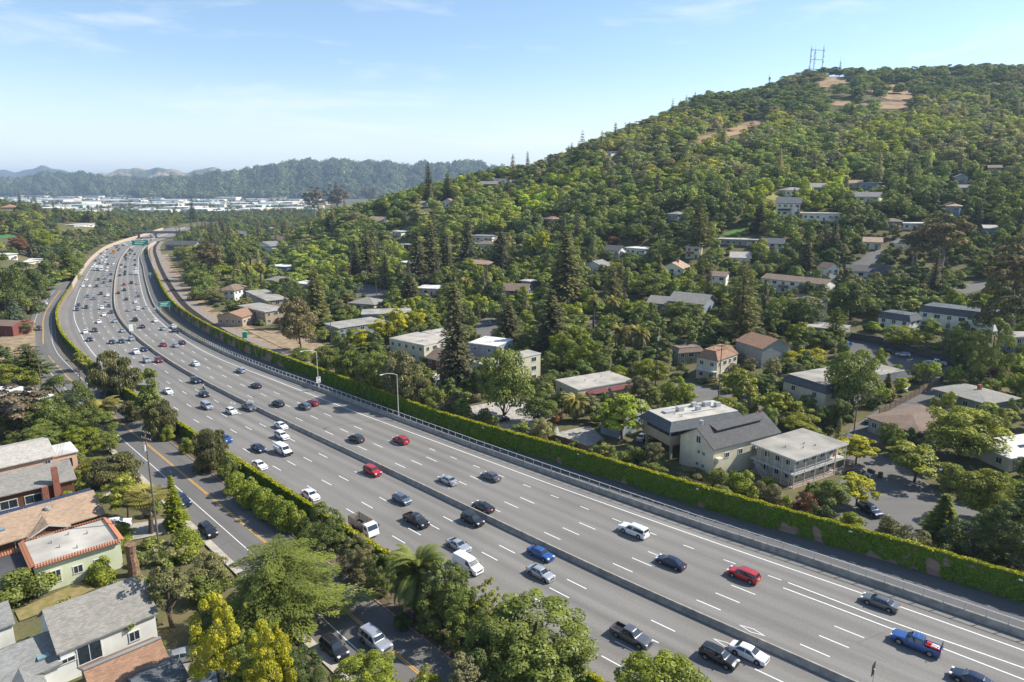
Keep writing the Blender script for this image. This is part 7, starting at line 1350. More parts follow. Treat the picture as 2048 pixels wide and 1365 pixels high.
def add_zone(y0, y1, cell, c0, c1, hr, wr_, thr=.2, keep=1.0, con=.08, valley=False):
    X, Y = scatter(y0, y1, cell, c0, c1); n = len(X); k = rng.random(n) < keep; X, Y = X[k], Y[k]; n = len(X)
    h = rng.uniform(*hr, n); w = rng.uniform(*wr_, n); cf = rng.random(n) < con * (1 + 1.2 * (noise2(X, Y, .012, 4) > .6)) + .09 * ((Y > 640) & (1024 + F * X / Y > 1120) & (1024 + F * X / Y < 1400) & (not valley)); h = np.where(cf, h * rng.uniform(1.5, 2.2, n), h); w = np.where(cf, h * rng.uniform(.3, .4, n), w)
    ok, u, vb, vt, d, Z = filt(X, Y, h, w, thr); ok &= (u > -160) & (u < 2200) & (vt < 1400)
    for i in np.where(ok)[0]:
        q = rng.random(); nz_ = noise2(X[i], Y[i], .02, 1) + rng.normal(0, .5)
        if cf[i]: kd = ['redwood0', 'redwood1', 'pine', 'deodar'][min(3, int(q * 4.6))]; col = C_['redwood'] if q < .7 else C_['olive']
        else:
            kd = ['oak0', 'oak1', 'oak2', 'oak0', 'tall0', 'light0', 'oak1', 'tall1', 'oak2'][min(8, int(q * 9))] if hr[1] > 3.6 else 'shrub%d' % int(q * 2.99)
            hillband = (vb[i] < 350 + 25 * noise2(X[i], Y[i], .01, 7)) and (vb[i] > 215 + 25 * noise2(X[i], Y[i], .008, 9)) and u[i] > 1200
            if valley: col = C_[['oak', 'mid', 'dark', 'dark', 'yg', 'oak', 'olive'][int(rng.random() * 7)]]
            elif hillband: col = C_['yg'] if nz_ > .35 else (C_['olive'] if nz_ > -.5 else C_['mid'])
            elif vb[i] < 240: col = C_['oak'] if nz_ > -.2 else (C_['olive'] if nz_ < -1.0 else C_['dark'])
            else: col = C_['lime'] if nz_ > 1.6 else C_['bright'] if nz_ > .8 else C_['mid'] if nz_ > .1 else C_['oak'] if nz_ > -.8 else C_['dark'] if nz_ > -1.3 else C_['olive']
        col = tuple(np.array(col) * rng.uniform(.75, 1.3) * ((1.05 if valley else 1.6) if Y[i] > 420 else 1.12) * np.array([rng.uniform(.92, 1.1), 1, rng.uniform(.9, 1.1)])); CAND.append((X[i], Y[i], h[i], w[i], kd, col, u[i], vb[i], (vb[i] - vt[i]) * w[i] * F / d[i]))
add_zone(112, 240, 5.2, 560, 2200, (3.2, 7.5), (3.6, 6.8), .2, .9, .03); add_zone(112, 300, 6., 560, 2200, (1.5, 3.2), (2.2, 4.2), .1, .8, 0)
add_zone(240, 340, 6.0, 380, 2200, (4.5, 9.5), (5.5, 9), .3, .97, .03); add_zone(340, 480, 7.0, 480, 2250, (6, 12), (7, 12), .32, 1, .04); add_zone(300, 560, 6., 420, 2250, (1.8, 3.5), (3, 5.5), .16, .7, 0)
add_zone(480, 700, 10., 560, 2250, (8, 14), (11, 18), .4, 1, .02); add_zone(700, 1040, 12., 880, 2300, (8, 13), (13, 22), .6, 1, .003)
add_zone(230, 520, 8., -260, 420, (8, 14), (8, 13), .15, 1, .06, True); add_zone(520, 1000, 10.5, -260, 480, (7, 15), (9, 16), .15, 1, .07, True)
add_zone(600, 900, 9.5, 300, 700, (7, 14), (8.5, 13), .2, .9, .08, True); add_zone(900, 1350, 14., -260, 760, (6, 11), (10, 15), .5, .8, .03, True); add_zone(1200, 1900, 15., 200, 800, (4, 8), (10, 16), .5, .8, 0, True)
add_zone(72, 235, 4.6, -420, 430, (1.2, 3.4), (2, 4.4), .06, .75, 0); add_zone(110, 235, 7., -420, 330, (4, 8), (4.5, 7.5), .1, .7, 0)
CAND.sort(key=lambda c: -c[8])
NT = 118; used = {}
CW = {}
SHORT = {'oak': 'round tree', 'tall': 'upright tree', 'light': 'airy tree', 'redw': 'redwood', 'pine': 'pine', 'deod': 'cedar', 'euc0': 'eucalyptus', 'shru': 'shrub'}
def colour_word(c):
    r, g, b = c
    if r > .25: return 'yellow-green'
    if r > .19: return 'olive green'
    return 'dark green' if g < .17 else ('mid green' if g < .25 else 'bright green')
rows = []
for c in CAND[:NT]:
    cen = np.stack([(RECT[:, 0] + RECT[:, 2]) / 2, (RECT[:, 1] + RECT[:, 3]) / 2], -1); dd = np.hypot(cen[:, 0] - c[6], (cen[:, 1] - c[7])); i = int(np.argmin(dd)); du, dv = c[6] - cen[i, 0], c[7] - cen[i, 1]
    rel = ('left of' if du < 0 else 'right of') if abs(du) > abs(dv) else ('above' if dv < 0 else 'below')
    key = [v for k, v in SHORT.items() if c[4].startswith(k)][0]; rows.append((f'{colour_word(c[5])} {key}', f'{rel} the {HOUSE_PX[i][5]}', dd[i], c))
from collections import defaultdict
grp = defaultdict(list)
for r_ in rows: grp[(r_[0], r_[1])].append(r_)
for (a, b), lst in grp.items():
    lst.sort(key=lambda r: r[2])
    for j, r_ in enumerate(lst):
        c = r_[3]; lab = f'{a} {b}' if len(lst) == 1 else f'{ORD[j]} nearest {a} {b}' if j else f'nearest {a} {b}'
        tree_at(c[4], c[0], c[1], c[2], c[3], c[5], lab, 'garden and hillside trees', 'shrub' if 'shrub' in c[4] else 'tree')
# the rest, too many to count: instanced woods
PCOL = bpy.data.collections.new('tree_kinds'); PIDX = {}
def forest_proto(k, build, h, r):
    mb, V, Q, tone = build; me0 = mb.mesh('w', M_BARK); n0 = len(me0.vertices); 
    me = np_mesh('wood_' + k, V, Q, [LEAF_F, M_BARK], tone); o = bpy.data.objects.new('wood_%02d_%s' % (len(PIDX), k), me); PCOL.objects.link(o); PIDX[k] = (len(PIDX), h, r)
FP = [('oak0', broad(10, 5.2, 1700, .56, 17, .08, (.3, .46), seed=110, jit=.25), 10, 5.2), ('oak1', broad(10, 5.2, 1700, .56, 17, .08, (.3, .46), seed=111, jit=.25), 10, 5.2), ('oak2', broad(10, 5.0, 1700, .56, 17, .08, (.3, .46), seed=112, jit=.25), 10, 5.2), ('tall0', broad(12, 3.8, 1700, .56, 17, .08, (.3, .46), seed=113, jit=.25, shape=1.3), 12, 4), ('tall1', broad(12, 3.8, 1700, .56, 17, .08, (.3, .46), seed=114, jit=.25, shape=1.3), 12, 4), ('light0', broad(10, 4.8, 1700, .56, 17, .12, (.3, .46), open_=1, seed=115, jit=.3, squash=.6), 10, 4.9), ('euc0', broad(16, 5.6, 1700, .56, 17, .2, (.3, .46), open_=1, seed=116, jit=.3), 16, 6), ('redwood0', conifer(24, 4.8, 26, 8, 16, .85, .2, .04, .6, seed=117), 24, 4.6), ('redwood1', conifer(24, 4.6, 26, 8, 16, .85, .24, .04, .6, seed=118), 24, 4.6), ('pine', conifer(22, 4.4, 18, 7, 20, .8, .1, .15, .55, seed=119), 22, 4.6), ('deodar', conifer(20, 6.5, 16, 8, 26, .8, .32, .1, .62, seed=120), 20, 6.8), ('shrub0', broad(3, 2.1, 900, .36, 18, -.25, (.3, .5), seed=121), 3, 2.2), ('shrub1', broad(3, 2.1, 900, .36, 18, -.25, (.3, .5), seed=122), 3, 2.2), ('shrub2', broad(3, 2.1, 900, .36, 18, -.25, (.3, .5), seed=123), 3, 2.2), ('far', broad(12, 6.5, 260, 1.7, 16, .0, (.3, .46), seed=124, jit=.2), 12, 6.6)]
for k, b, h, r in FP: forest_proto(k, b, h, r)
def woods_group():
    ng = bpy.data.node_groups.new('woods', 'GeometryNodeTree'); ng.interface.new_socket('Geometry', in_out='INPUT', socket_type='NodeSocketGeometry'); ng.interface.new_socket('Geometry', in_out='OUTPUT', socket_type='NodeSocketGeometry')
    n = ng.nodes; l = ng.links; gi = n.new('NodeGroupInput'); go_ = n.new('NodeGroupOutput'); ip = n.new('GeometryNodeInstanceOnPoints'); ci = n.new('GeometryNodeCollectionInfo')
    ci.inputs['Collection'].default_value = PCOL; ci.inputs['Separate Children'].default_value = True; ci.inputs['Reset Children'].default_value = True
    def at(nm, ty): q = n.new('GeometryNodeInputNamedAttribute'); q.data_type = ty; q.inputs['Name'].default_value = nm; return q.outputs['Attribute']
    ip.inputs['Pick Instance'].default_value = True; l.new(gi.outputs[0], ip.inputs['Points']); l.new(ci.outputs[0], ip.inputs['Instance']); l.new(at('pick', 'INT'), ip.inputs['Instance Index'])
    cx = n.new('ShaderNodeCombineXYZ'); l.new(at('turn', 'FLOAT'), cx.inputs['Z']); l.new(cx.outputs[0], ip.inputs['Rotation']); l.new(at('size', 'FLOAT_VECTOR'), ip.inputs['Scale']); l.new(ip.outputs[0], go_.inputs[0]); return ng
WG = woods_group()
def woods(name, label, rows):
    """rows: x, y, z, h, w, kind, colour"""
    n = len(rows); me = bpy.data.meshes.new(name); me.vertices.add(n); me.vertices.foreach_set('co', np.array([(r[0], r[1], r[2]) for r in rows], np.float32).ravel())
    a = me.attributes.new('pick', 'INT', 'POINT'); a.data.foreach_set('value', np.array([PIDX[r[5]][0] for r in rows], np.int32)); a = me.attributes.new('turn', 'FLOAT', 'POINT'); a.data.foreach_set('value', rng.uniform(0, 6.28, n).astype(np.float32))
    a = me.attributes.new('size', 'FLOAT_VECTOR', 'POINT'); a.data.foreach_set('vector', np.array([(r[4] / 2 / PIDX[r[5]][2], r[4] / 2 / PIDX[r[5]][2], r[3] / PIDX[r[5]][1]) for r in rows], np.float32).ravel())
    a = me.attributes.new('tint', 'FLOAT_COLOR', 'POINT'); a.data.foreach_set('color', np.array([(*r[6], 1) for r in rows], np.float32).ravel())
    o = link(name, me, kind='stuff'); m = o.modifiers.new('woods', 'NODES'); m.node_group = WG; return tag(o, label, 'woods')
rest = CAND[NT:]; zz = gz(np.array([c[0] for c in rest]), np.array([c[1] for c in rest]))
sel = lambda f: [(c[0], c[1], z - .2, c[2], c[3], c[4], c[5]) for c, z in zip(rest, zz) if f(c)]
s_r, o_r = so_v(np.array([c[0] for c in rest]), np.array([c[1] for c in rest])); left = {id(c): o_ < 0 for c, o_ in zip(rest, o_r)}
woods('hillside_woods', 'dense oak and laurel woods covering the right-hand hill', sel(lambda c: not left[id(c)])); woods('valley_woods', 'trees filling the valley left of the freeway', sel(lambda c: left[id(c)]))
# ================================================================== far hills
def ridge_hill(name, pts, D, wf, wb, material, label=None, tree_cell=0, tint=None, th=10, rough=.12, seed=1):
    us = np.linspace(pts[0][0], pts[-1][0], 90); vs = np.interp(us, [p[0] for p in pts], [p[1] for p in pts]) - 3.2 * np.sin(us * .055 + seed) * np.sin(us * .021) - 1.6 * np.sin(us * .17 + seed); zr = CH + D * (HOR - vs) / F - th + 9.24; zr = np.maximum(zr, 0)
    ts = np.r_[np.linspace(0, 1, 26), np.linspace(1.1, 2, 8)]; Uu, Tt = np.meshgrid(us, ts)
    Yy = np.where(Tt <= 1, D - wf * (1 - Tt), D + wb * (Tt - 1)); Xx = (Uu - 1024) / F * np.where(Tt <= 1, Yy, Yy)
    pr = np.where(Tt <= 1, np.sin(Tt * math.pi / 2) ** 1.15, np.cos((Tt - 1) * math.pi / 2))
    sp_ = 1 - rough * (1 - np.clip(Tt, 0, 1)) * 2.5 * (.5 + .5 * np.sin(Uu * .085 + seed + 1.5 * np.sin(Uu * .031))) - rough * .5 * np.abs(np.sin(Uu * .21 + Tt * 3))
    Zz = -9.24 + np.interp(Uu, us, zr) * pr * np.where(Tt < 1, sp_ + rough * .5 * np.abs(np.sin(Uu * .21 + 3)) * Tt, 1) - (1 - np.clip(pr * 8, 0, 1)) * 3
    ny_, nx_ = Xx.shape; id_ = np.arange(nx_ * ny_).reshape(ny_, nx_); Q = np.stack([id_[:-1, :-1], id_[:-1, 1:], id_[1:, 1:], id_[1:, :-1]], -1).reshape(-1, 4)
    me = np_mesh(name, np.stack([Xx, Yy, Zz], -1).reshape(-1, 3), Q, material); me.shade_smooth(); o = link(name, me, kind='structure')
    if tree_cell:
        nn = int((us[-1] - us[0]) / F * D * wf / tree_cell ** 2); uu = rng.uniform(us[0], us[-1], nn); t = rng.random(nn) ** .8 * 1.03; gx = (uu - us[0]) / (us[-1] - us[0]) * (nx_ - 1); gy = np.interp(t, ts, np.arange(len(ts)))
        i0 = np.clip(gx.astype(int), 0, nx_ - 2); j0 = np.clip(gy.astype(int), 0, ny_ - 2); fx, fy = gx - i0, gy - j0; bil = lambda A: A[j0, i0] * (1 - fx) * (1 - fy) + A[j0, i0 + 1] * fx * (1 - fy) + A[j0 + 1, i0] * (1 - fx) * fy + A[j0 + 1, i0 + 1] * fx * fy
        x, y, z = bil(Xx), bil(Yy), bil(Zz); cols = np.array(tint)[None] * (1 + .35 * np.sin(uu * .09 + 3 * t) * np.sin(uu * .033 + 5 * t + 1))[:, None] * rng.uniform(.55, 1.5, (nn, 1)); s_ = tree_cell / 13 * rng.uniform(.8, 2.1, nn)
        woods(name + '_woods', label, [(x[i], y[i], z[i] - 1, 11 * s_[i] * rng.uniform(.8, 1.3), 13 * s_[i], 'far', tuple(cols[i])) for i in range(nn) if z[i] > -8])
    return o
M_FH = mat('wooded_hill_ground', (.07, .075, .035), .95, .25, .01); 
def golden_hill():
    m = mat('golden_hill_grass', (.36, .26, .15), .95, 0, .004, (.07, .085, .04)); m.node_tree.nodes['Map Range'].inputs['From Min'].default_value = .46; m.node_tree.nodes['Map Range'].inputs['From Max'].default_value = .56; return m
ridge_hill('wooded_hill', [(290, 372), (345, 363), (400, 355), (450, 348), (500, 346), (545, 338), (600, 327), (640, 324), (700, 330), (760, 329), (830, 334), (900, 332), (960, 328), (1010, 340), (1110, 372)], 4300, 750, 600, M_FH, 'hazy wooded hill behind the white town, centre', 19, (.17, .205, .10), 12, .24)
ridge_hill('wooded_hill', [(-260, 378), (-120, 372), (0, 369), (50, 360), (110, 353), (150, 351), (200, 353), (260, 358), (330, 361), (420, 368), (520, 379)], 5000, 800, 600, M_FH, 'hazy wooded hill behind the white town, left', 22, (.15, .185, .095), 14, .2)
ridge_hill('golden_hill', [(120, 368), (200, 351), (250, 342), (290, 339), (340, 340), (385, 346), (430, 337), (470, 341), (520, 353), (620, 366)], 6800, 1300, 900, golden_hill(), th=0, rough=.16)
ridge_hill('distant_ridge', [(-500, 356), (-200, 350), (0, 343), (60, 343), (115, 336), (160, 345), (210, 353), (300, 368)], 9500, 1800, 1200, M_FH, th=0, rough=.12)
# ================================================================== the white town on the flat
TWALL = [mat('town_white_wall', (.66, .62, .56), .8, .08, .05), mat('town_cream_wall', (.6, .48, .38), .8, .08, .05), mat('town_grey_wall', (.45, .46, .46), .8, .1, .05)]; TROOF = [mat('town_white_roof', (.74, .74, .73), .8, .1, .03), mat('town_pale_roof', (.58, .56, .52), .8, .12, .03), mat('town_green_roof', (.42, .52, .47), .8, .1, .03)]
ground_poly('town_ground', [(-200, 432), (120, 436), (400, 428), (640, 424), (640, 392), (300, 390), (-200, 392)], mat('town_pavement', (.30, .28, .25), .95, .25, .01), .4)
ROWN = ['front', 'second', 'third', 'fourth', 'rear']; wm_ = MB().box((0, 0, 0), (1, .1, 1)).mesh('window', M_PANE)
for ri, (v0, n_) in enumerate(((424, 15), (415, 19), (408, 19), (402, 17), (396, 13))):
    uu = np.linspace(-20, 625, n_) + rng.uniform(-12, 12, n_)
    if ri == 0: uu = np.linspace(110, 625, n_) + rng.uniform(-10, 10, n_)
    for j, u_ in enumerate(sorted(uu)):
        x, y = U(u_, v0 + rng.uniform(-3, 3)); w_ = rng.uniform(.02, .042) * y; w_ = min(w_, 95); d_ = rng.uniform(40, 110); h_ = rng.uniform(5, 10) * (1.4 if rng.random() < .12 else 1); k1, k2 = int(rng.choice([0, 0, 0, 1, 2])), int(rng.choice([0, 0, 1, 2]))
        r = empty('warehouse', (x, y, -9.2 + .3), rng.normal(0, .12)); tag(r, f"{['white', 'cream', 'grey'][k1]} flat-roofed warehouse, {ORD[j]} from left in the {ROWN[ri]} row of the far town", 'building', 'flat-roofed buildings of the far town')
        MB().box((0, 0, h_ / 2), (w_, d_, h_)).build('wall', TWALL[k1], r); MB().box((0, 0, h_ + .3), (w_ + 1, d_ + 1, .6)).build('roof', TROOF[k2], r)
        for q in range(int(rng.integers(2, 6))): link('window', wm_, r, (w_ * (-.42 + .2 * q), -d_ / 2 - .06, h_ * .5), None, (w_ * .1, 1, h_ * .28))
tt = []
for _ in range(900):
    u_, v_ = rng.uniform(-120, 640), rng.uniform(390, 434); d_ = ray(u_, v_); t_ = (CH + 9.24) / -d_[2]; x, y = d_[0] * t_, d_[1] * t_; tt.append((x, y, -9.3, rng.uniform(8, 15), rng.uniform(9, 16), 'far', tuple(np.array(C_['oak']) * rng.uniform(.7, 1.3))))
woods('town_trees', 'scattered trees between the far white buildings', tt)
# ================================================================== poles, lamps, signs, masts
M_POLE = mat('weathered_pole_wood', (.17, .13, .10), .9, .25, 4); M_INS = mat('insulator', (.5, .5, .5), .4, .1); M_WIRE = mat('black_cable', (.03, .03, .03), .6, .1)
def utility_pole(u, vb, vt, label, arms=2, trans=False, lamp=False, rz=0., dark=False):
    x, y = U(u, vb); h = max(6., top_h(x, y, vt)); z = gz1(x, y); r = empty('utility_pole', (x, y, z), rz); tag(r, label, 'utility pole')
    MB().tube([(0, 0, -.5), (0, 0, h)], [.17, .11], 8).build('pole', M_TRIM if dark else M_POLE, r)
    for i in range(arms):
        zz = h - .35 - 1.1 * i; MB().box((0, .1, zz), (2.6, .12, .14)).build('crossarm', M_POLE, r)
        for a in (-1.15, -.55, .55, 1.15): MB().cyl((a, .1, zz + .17), .05, .22, 'z', 6).build('insulator', M_INS, r)
    if trans: MB().cyl((.0, -.4, h - 2.8), .28, 1.0, 'z', 10).build('transformer', mat('grey_transformer', (.45, .46, .47), .5, .05), r)
    if lamp: MB().tube([(0, 0, h * .72), (.9, 0, h * .76), (1.7, 0, h * .76)], .04, 5).build('lamp_arm', M_RAIL, r); MB().box((1.9, 0, h * .755), (.6, .2, .1)).build('lamp_head', M_VENT, r)
    return Vector((x, y, z + h - .3))
pw = {}
for key, a in dict(a=(318, 1092, 862, 'wooden utility pole with transformer beside the slim conifer', 2, True, False, R(-30)), b=(84, 775, 692, 'utility pole with street lamp beside the frontage road bend', 2, False, True, R(10)), c=(166, 800, 740, 'utility pole half hidden behind the left grove', 2, False, False, R(-20)), d=(1309, 800, 658, 'tall dark utility pole with white transformer by the street', 2, True, False, R(20)), e=(1436, 803, 690, 'grey utility pole at the street corner beside the beige townhouse', 2, False, False, R(20)), f=(1707, 872, 790, 'utility pole in the alley beside the yellow sign', 2, False, False, R(30)), g=(1813, 775, 718, 'utility pole at the end of the cream mansard apartments', 1, False, False, R(30)), h=(595, 530, 491, 'utility pole above the white stepped house', 2, False, False, 0), i=(702, 575, 520, 'utility pole at the street corner, leftmost of four', 2, False, False, 0), j=(734, 582, 535, 'utility pole with lamp bracket, second of four', 1, True, False, 0), k=(753, 592, 553, 'short utility pole, third of four', 1, False, False, 0), l=(779, 590, 556, 'short utility pole, rightmost of four', 1, False, False, 0), m=(832, 595, 551, 'single utility pole beside the bushy redwood', 1, False, False, 0), n=(1616, 388, 350, 'bare pale pole on the hillside', 0, False, False, 0), o=(1845, 424, 391, 'utility pole on the hill road', 1, False, False, 0), p=(1891, 530, 503, 'utility pole under the brownish eucalyptus', 1, False, False, 0), q=(664, 700, 640, 'pole at the flat carport apartments', 1, False, False, 0), s=(1230, 700, 655, 'pale pole under the lower palms', 0, False, False, 0), t=(1087, 432, 395, 'small pole in the woods below the spur', 1, False, False, 0)).items(): pw[key] = utility_pole(*a, dark=(key == 'd'))
def power_line(a, b, label, n=3, sag=1.2):
    r = empty('power_line', (0, 0, 0)); tag(r, label, 'power line'); d = (b - a); s_ = Vector((-d.y, d.x, 0)).normalized()
    for i in range(n):
        o = s_ * (i - (n - 1) / 2) * .55; pts = [a + o + d * t + Vector((0, 0, -sag * 4 * t * (1 - t))) for t in np.linspace(0, 1, 10)]; MB().tube(pts, .028, 3, cap=False).build('wire', M_WIRE, r)
edge_r = Vector((*U(2090, 900), 0)); edge_r.z = gz1(edge_r.x, edge_r.y) + 10; edge_l = Vector((*U(-60, 770), 0)); edge_l.z = gz1(edge_l.x, edge_l.y) + 10
for a, b, lb_ in (('d', 'e', 'overhead wires between the dark pole and the grey corner pole'), ('e', 'f', 'overhead wires running past the mansard apartments to the alley pole'), ('f', 'g', 'overhead wires between the alley pole and the apartment end pole'), ('i', 'j', 'overhead wires between the two left street poles'), ('j', 'k', 'short overhead wires at the street corner'), ('l', 'm', 'overhead wires towards the bushy redwood'), ('b', 'c', 'overhead wires along the frontage road bend'), ('c', 'a', 'overhead wires above the left grove to the transformer pole'), ('m', 'd', 'long overhead wires above the palms')): power_line(pw[a], pw[b], lb_)
power_line(pw['f'], edge_r, 'overhead wires leaving the alley pole to the right edge'); power_line(pw['b'], edge_l, 'overhead wires leaving the frame at left')
def street_lamp(u, v, vt, label):
    x0, y0 = U(u, v, 1.05); s_, _ = so(x0, y0); x, y = map(float, sp(s_, parR(s_) + .05)); z = float(zb(y)) + 1.05; h = top_h(x, y, vt) - 1.05
    nx_, ny_ = -float(np.interp(s_, MS, MN[:, 0])), -float(np.interp(s_, MS, MN[:, 1])); r = empty('street_lamp', (x, y, z)); tag(r, label, 'street lamp')
    MB().tube([(0, 0, 0), (0, 0, h)], [.13, .08], 8).build('pole', M_RAIL, r); MB().cyl((0, 0, .3), .2, .6, 'z', 8).build('base', M_RAIL, r)
    A = lambda t, dz: (nx_ * t, ny_ * t, h + dz); MB().tube([A(0, 0), A(1.2, .5), A(3, .95), A(4.3, .95)], .06, 6).build('arm', M_RAIL, r); MB().box(A(4.7, .92), (.9, .35, .16), math.atan2(ny_, nx_)).build('lamp_head', mat('lamp_head_metal', (.62, .62, .6), .5, .05), r); return r, s_
r, s_ = street_lamp(797, 833, 750, 'tall cobra-head street lamp on the parapet, nearer of two'); r, s_ = street_lamp(641, 774, 704, 'cobra-head street lamp carrying a speed limit sign')
def text(root, body, p, rz, size, col, nm='lettering'):
    c = bpy.data.curves.new(nm, 'FONT'); c.body = body; c.size = size; c.align_x = 'CENTER'; c.align_y = 'CENTER'; c.extrude = .01; c.materials.append(col); o = bpy.data.objects.new(nm, c); COL.objects.link(o); o.parent = root; me = bpy.data.meshes.new_from_object(o); bpy.data.objects.remove(o); o = link(nm, me, root, p); o.rotation_euler = (math.pi / 2, 0, rz); return o
M_SIGNW = mat('white_sign_face', (.78, .78, .76), .5, .04); M_SIGNG = mat('green_sign_face', (.0, .20, .13), .5, .06); M_SBLK = mat('black_sign_paint', (.02, .02, .02), .5, .05)
sx, sy, sz = r.location; sg = empty('speed_limit_sign', (sx, sy, sz + 1.55), heading(s_, True) - math.pi / 2); tag(sg, 'white speed limit sign mounted on the farther street lamp', 'sign')
MB().box((0, -.22, .8), (1.35, .05, 1.75)).build('panel', M_SIGNW, sg); text(sg, 'SPEED\nLIMIT', (0, -.26, 1.25), 0, .34, M_SBLK); text(sg, '65', (0, -.26, .42), 0, .82, M_SBLK)
def board(u, v, w, h, hb, label, posts=1, face=M_SIGNG, away=True, bars=True, base=0.):
    x, y = U(u, v, hb + h / 2); s_, o_ = so(x, y); r = empty('road_sign', (x, y, float(zb(y)) + base), heading(s_, away) - math.pi / 2); tag(r, label, 'sign'); MB().box((0, 0, hb + h / 2), (w, .08, h)).build('panel', face, r)
    if bars:
        MB().box((0, -.05, hb + h - .1), (w - .15, .03, .08)).box((0, -.05, hb + .1), (w - .15, .03, .08)).build('border', M_SIGNW, r)
        for i, q in enumerate((.68, .36)): MB().box((-.08 * w * i, -.05, hb + h * q), (w * (.62 - .1 * i), .03, h * .11)).build('legend_bar', M_SIGNW, r)
    for i in range(posts): MB().cyl(((i - (posts - 1) / 2) * w * .7, .12, hb / 2 + h * .25), .09, hb + h * .5, 'z', 6).build('post', M_RAIL, r)
    return r
board(329, 609, 5.6, 2.5, 3.0, 'green exit sign with white legend beside the shaded ramp', 2); board(280, 486, 15, 5.2, 6.5, 'large green overhead sign over the far outbound lanes', 2); board(300, 548, 2.6, 1.6, 2.5, 'small green sign on the shaded ramp', 1)
board(262, 656, 1.5, 2.9, 2.0, 'blank white sign standing on the median at the bend', 1, M_SIGNW, True, False); r = board(1747, 1338, 1.1, 1.5, 2.2, 'dark-backed sign on the median at the bottom edge', 1, M_TRIM, False, False)
r = board(1711, 850, .9, .9, 1.8, 'yellow diamond warning sign at the alley mouth', 1, mat('yellow_sign_face', (.5, .33, .03), .5, .05), True, False); r.location.z = gz1(r.location.x, r.location.y)
# masts on the summit
M_STEEL = mat('blue_grey_mast_steel', (.20, .24, .28), .5, .1, 2, metal=.3)
def mast(u, Y, ht, label, legs=1, dish=False):
    x = (u - 1024) / F * (Y * math.cos(TH) - (gz1(Y * .44 * (u - 1024) / 600, Y) + 20 - CH) * math.sin(TH)); ht = ht * .8; r = empty('antenna_mast', (x, Y, gz1(x, Y)), R(15)); tag(r, label, 'antenna'); xs = [0] if legs == 1 else [-9.5, -3.5, 9.5]
    for i, a in enumerate(xs):
        hh = ht * (1, .93, 1.03)[i] if legs > 1 else ht; w = .55 if i != 1 or legs == 1 else .85; m = MB()
        for dx, dy in ((-w, -w), (w, -w), (0, w)): m.tube([(a + dx, dy, 0), (a + dx * .5, dy * .5, hh)], .17, 4)
        for q in range(int(hh / 2.2)): z0 = q * 2.2; k = 1 - .5 * z0 / hh; m.tube([(a - w * k, -w * k, z0), (a + w * k, -w * k, z0 + 2.2)], .09, 3)
        m.build('mast_frame', M_STEEL, r)
        for q in range(5): MB().box((a + .9 * (-1) ** q, -.6, hh * (.5 + .09 * q)), (.5, .35, 2.6)).build('panel_antenna', M_INS if q % 2 else M_STEEL, r)
        MB().tube([(a, 0, hh), (a, 0, hh + 5)], .09, 4).build('whip_aerial', M_STEEL, r)
    if legs > 1:
        for zz_ in (.26, .58, .9): MB().box((0, 0, ht * zz_), (20, .5, .5)).build('cross_beam', M_STEEL, r)
        for a in (-10.5, 8.5, 11): MB().box((a, -.5, ht * .3), (.8, .4, 3.4)).build('panel_antenna', M_STEEL, r)
    if dish: MB().cyl((0, -.7, ht * .85), 1.6, .5, 'y', 14).build('dish', M_STEEL, r)
mast(1633, 952, 46, 'three-legged lattice antenna mast with cross beams on the summit', 3); mast(1540, 930, 25, 'slim antenna mast with round dish left of the big mast', 1, True); mast(1681, 955, 24, 'small antenna mast right of the big mast'); utility_pole(1870, 135, 112, 'bare utility pole on the right skyline', 1)
# portable toilet, bins, fences
x, y = U(490, 676); pt = empty('portable_toilet', (x, y, gz1(x, y)), R(20)); tag(pt, 'green portable toilet standing on the dirt lot', 'portable toilet'); GP = mat('green_plastic', (.01, .28, .16), .5, .06)
MB().box((0, 0, 1.25), (1.7, 1.7, 2.5)).build('cabin', GP, pt); MB().box((0, 0, 2.6), (1.9, 1.9, .25), taper=.7).build('roof', mat('pale_green_plastic', (.1, .4, .26), .5, .06), pt); MB().box((0, -.87, 1.15), (.9, .05, 2.0)).build('door', GP, pt); MB().cyl((.5, .5, 2.9), .06, .5, 'z', 6).build('vent_pipe', M_TRIM, pt)
BR = mat('brown_bin_plastic', (.12, .075, .05), .6, .1)
for i, (u, v, q) in enumerate(((1738, 950, 'left'), (1744, 953, 'middle'), (1760, 957, 'right'))):
    x, y = U(u, v); b = empty('wheelie_bin', (x, y, gz1(x, y) + .1), R(30)); tag(b, f'brown wheeled bin on the pavement, {q} of three', 'bin', 'bins on the pavement'); MB().box((0, 0, .55), (.6, .6, 1.1), taper=1.15).build('body', BR, b); MB().box((0, 0, 1.14), (.74, .74, .1)).build('lid', M_TRIM, b)
    for s in (-1, 1): MB().cyl((s * .3, .3, .12), .12, .06, 'x', 8).build('wheel', M_TYRE, b)
M_FENCE = mat('weathered_fence_boards', (.20, .145, .10), .9, .25, 3, bump=.3); M_DKW = mat('dark_retaining_wall', (.075, .065, .06), .9, .2, 1)
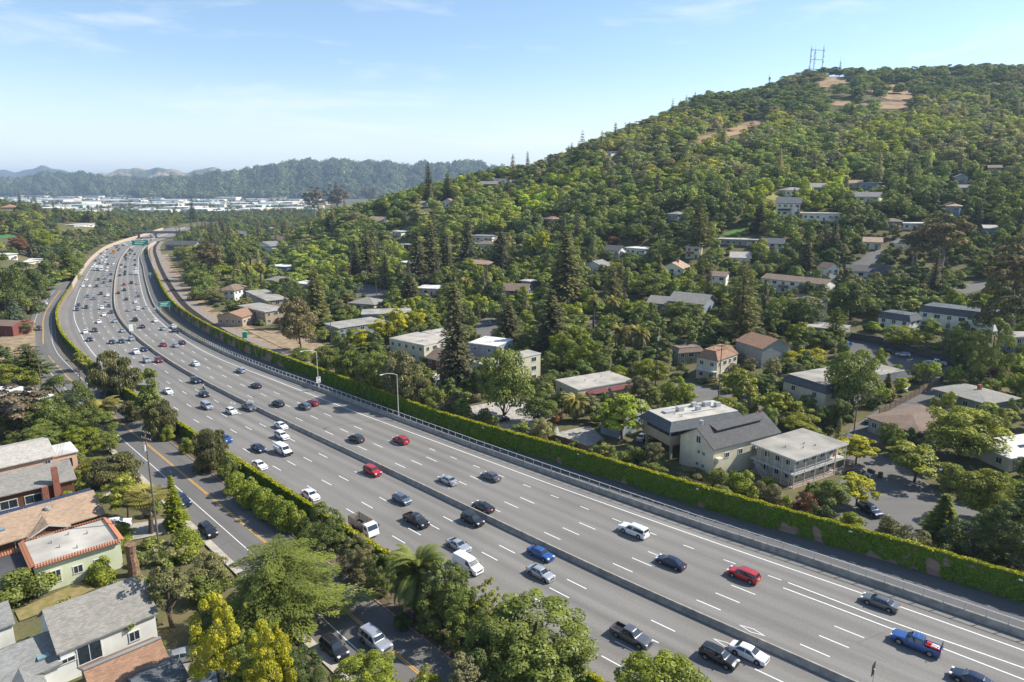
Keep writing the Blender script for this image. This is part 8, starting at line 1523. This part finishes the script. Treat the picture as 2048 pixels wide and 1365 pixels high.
def fence(name, px, h, label, material, step=2.4, posts=True):
    P = [np.array(U(*q)) for q in px]; r = empty(name, (0, 0, 0)); tag(r, label, 'fence' if 'fence' in name else 'wall'); pm_ = MB().box((0, 0, h / 2), (.12, .12, h + .15)).mesh('post', material); bm_ = MB().box((0, 0, h / 2), (1, .05 if posts else .3, h - .08)).mesh('panel', material)
    for a, b in zip(P[:-1], P[1:]):
        n = max(1, int(np.linalg.norm(b - a) / step)); an = math.atan2(b[1] - a[1], b[0] - a[0])
        for i in range(n):
            p, q = a + (b - a) * i / n, a + (b - a) * (i + 1) / n; m = (p + q) / 2; link('panel', bm_, r, (m[0], m[1], gz1(*m)), an, (np.linalg.norm(q - p) + .02, 1, 1))
            if posts: link('post', pm_, r, (p[0], p[1], gz1(*p)))
fence('wooden_fence', [(1758, 832), (1820, 800), (1886, 765)], 2.0, 'brown wooden fence along the alley below the mansard apartments', M_FENCE); fence('wooden_fence', [(1060, 872), (1130, 890), (1215, 922)], 1.8, 'wooden fence behind the ivy wall beside the driveway', M_FENCE); fence('wooden_fence', [(735, 712), (770, 702), (800, 692)], 1.8, 'brown fence below the yellow trees', M_FENCE); fence('wooden_fence', [(880, 760), (905, 772), (930, 775)], 1.8, 'dark fence at the foot of the tallest redwood', M_FENCE)
fence('wooden_fence', [(1365, 968), (1420, 985)], 1.6, 'low tan fence in front of the cream gabled house', mat('tan_fence', (.34, .25, .19), .9, .2, 2)); fence('retaining_wall', [(1672, 676), (1760, 690), (1915, 735)], 2.6, 'dark retaining wall behind the parking lot', M_DKW, 4, False); fence('wooden_fence', [(1720, 880), (1790, 905), (1850, 925)], 1.2, 'low brown fence in front of the hip-roofed bungalow', M_FENCE); fence('wooden_fence', [(1525, 470), (1562, 474)], 1.8, 'orange wooden fence on the slope below the large balcony house', mat('orange_fence', (.33, .13, .05), .9, .2, 2)); fence('wooden_fence', [(1400, 625), (1440, 632)], 2.0, 'red-brown fence behind the large round tree', mat('red_fence', (.16, .06, .045), .9, .2, 2))
for j in range(6):
    a = U(1765 + 34 * j, 1078 - 2 * j); b = U(1778 + 34 * j, 1062 - 2 * j); an = math.atan2(b[1] - a[1], b[0] - a[0])
    o = MB().box((0, 0, 0), (4.5, .12, .004)).build('parking_line', M_WHITE, None, loc=(a[0], a[1], gz1(*a) + .10), rz=an); o['kind'] = 'structure'
# ================================================================== air
hz_m = bpy.data.materials.new('thin_haze'); hz_m.use_nodes = True; n = hz_m.node_tree.nodes; n.remove(n['Principled BSDF']); pv = n.new('ShaderNodeVolumePrincipled'); pv.inputs['Color'].default_value = (.58, .77, 1.0, 1); pv.inputs['Density'].default_value = 9e-5; pv.inputs['Anisotropy'].default_value = .2
hz_m.node_tree.links.new(pv.outputs[0], n['Material Output'].inputs['Volume'])
x0, x1, y0, y1 = XS[0] - 60, XS[-1] + 60, YS[0] - 60, YS[-1] + 60
link('haze', MB().box(((x0 + x1) / 2, (y0 + y1) / 2, 150), (x1 - x0, y1 - y0, 340)).mesh('haze', hz_m), kind='stuff')
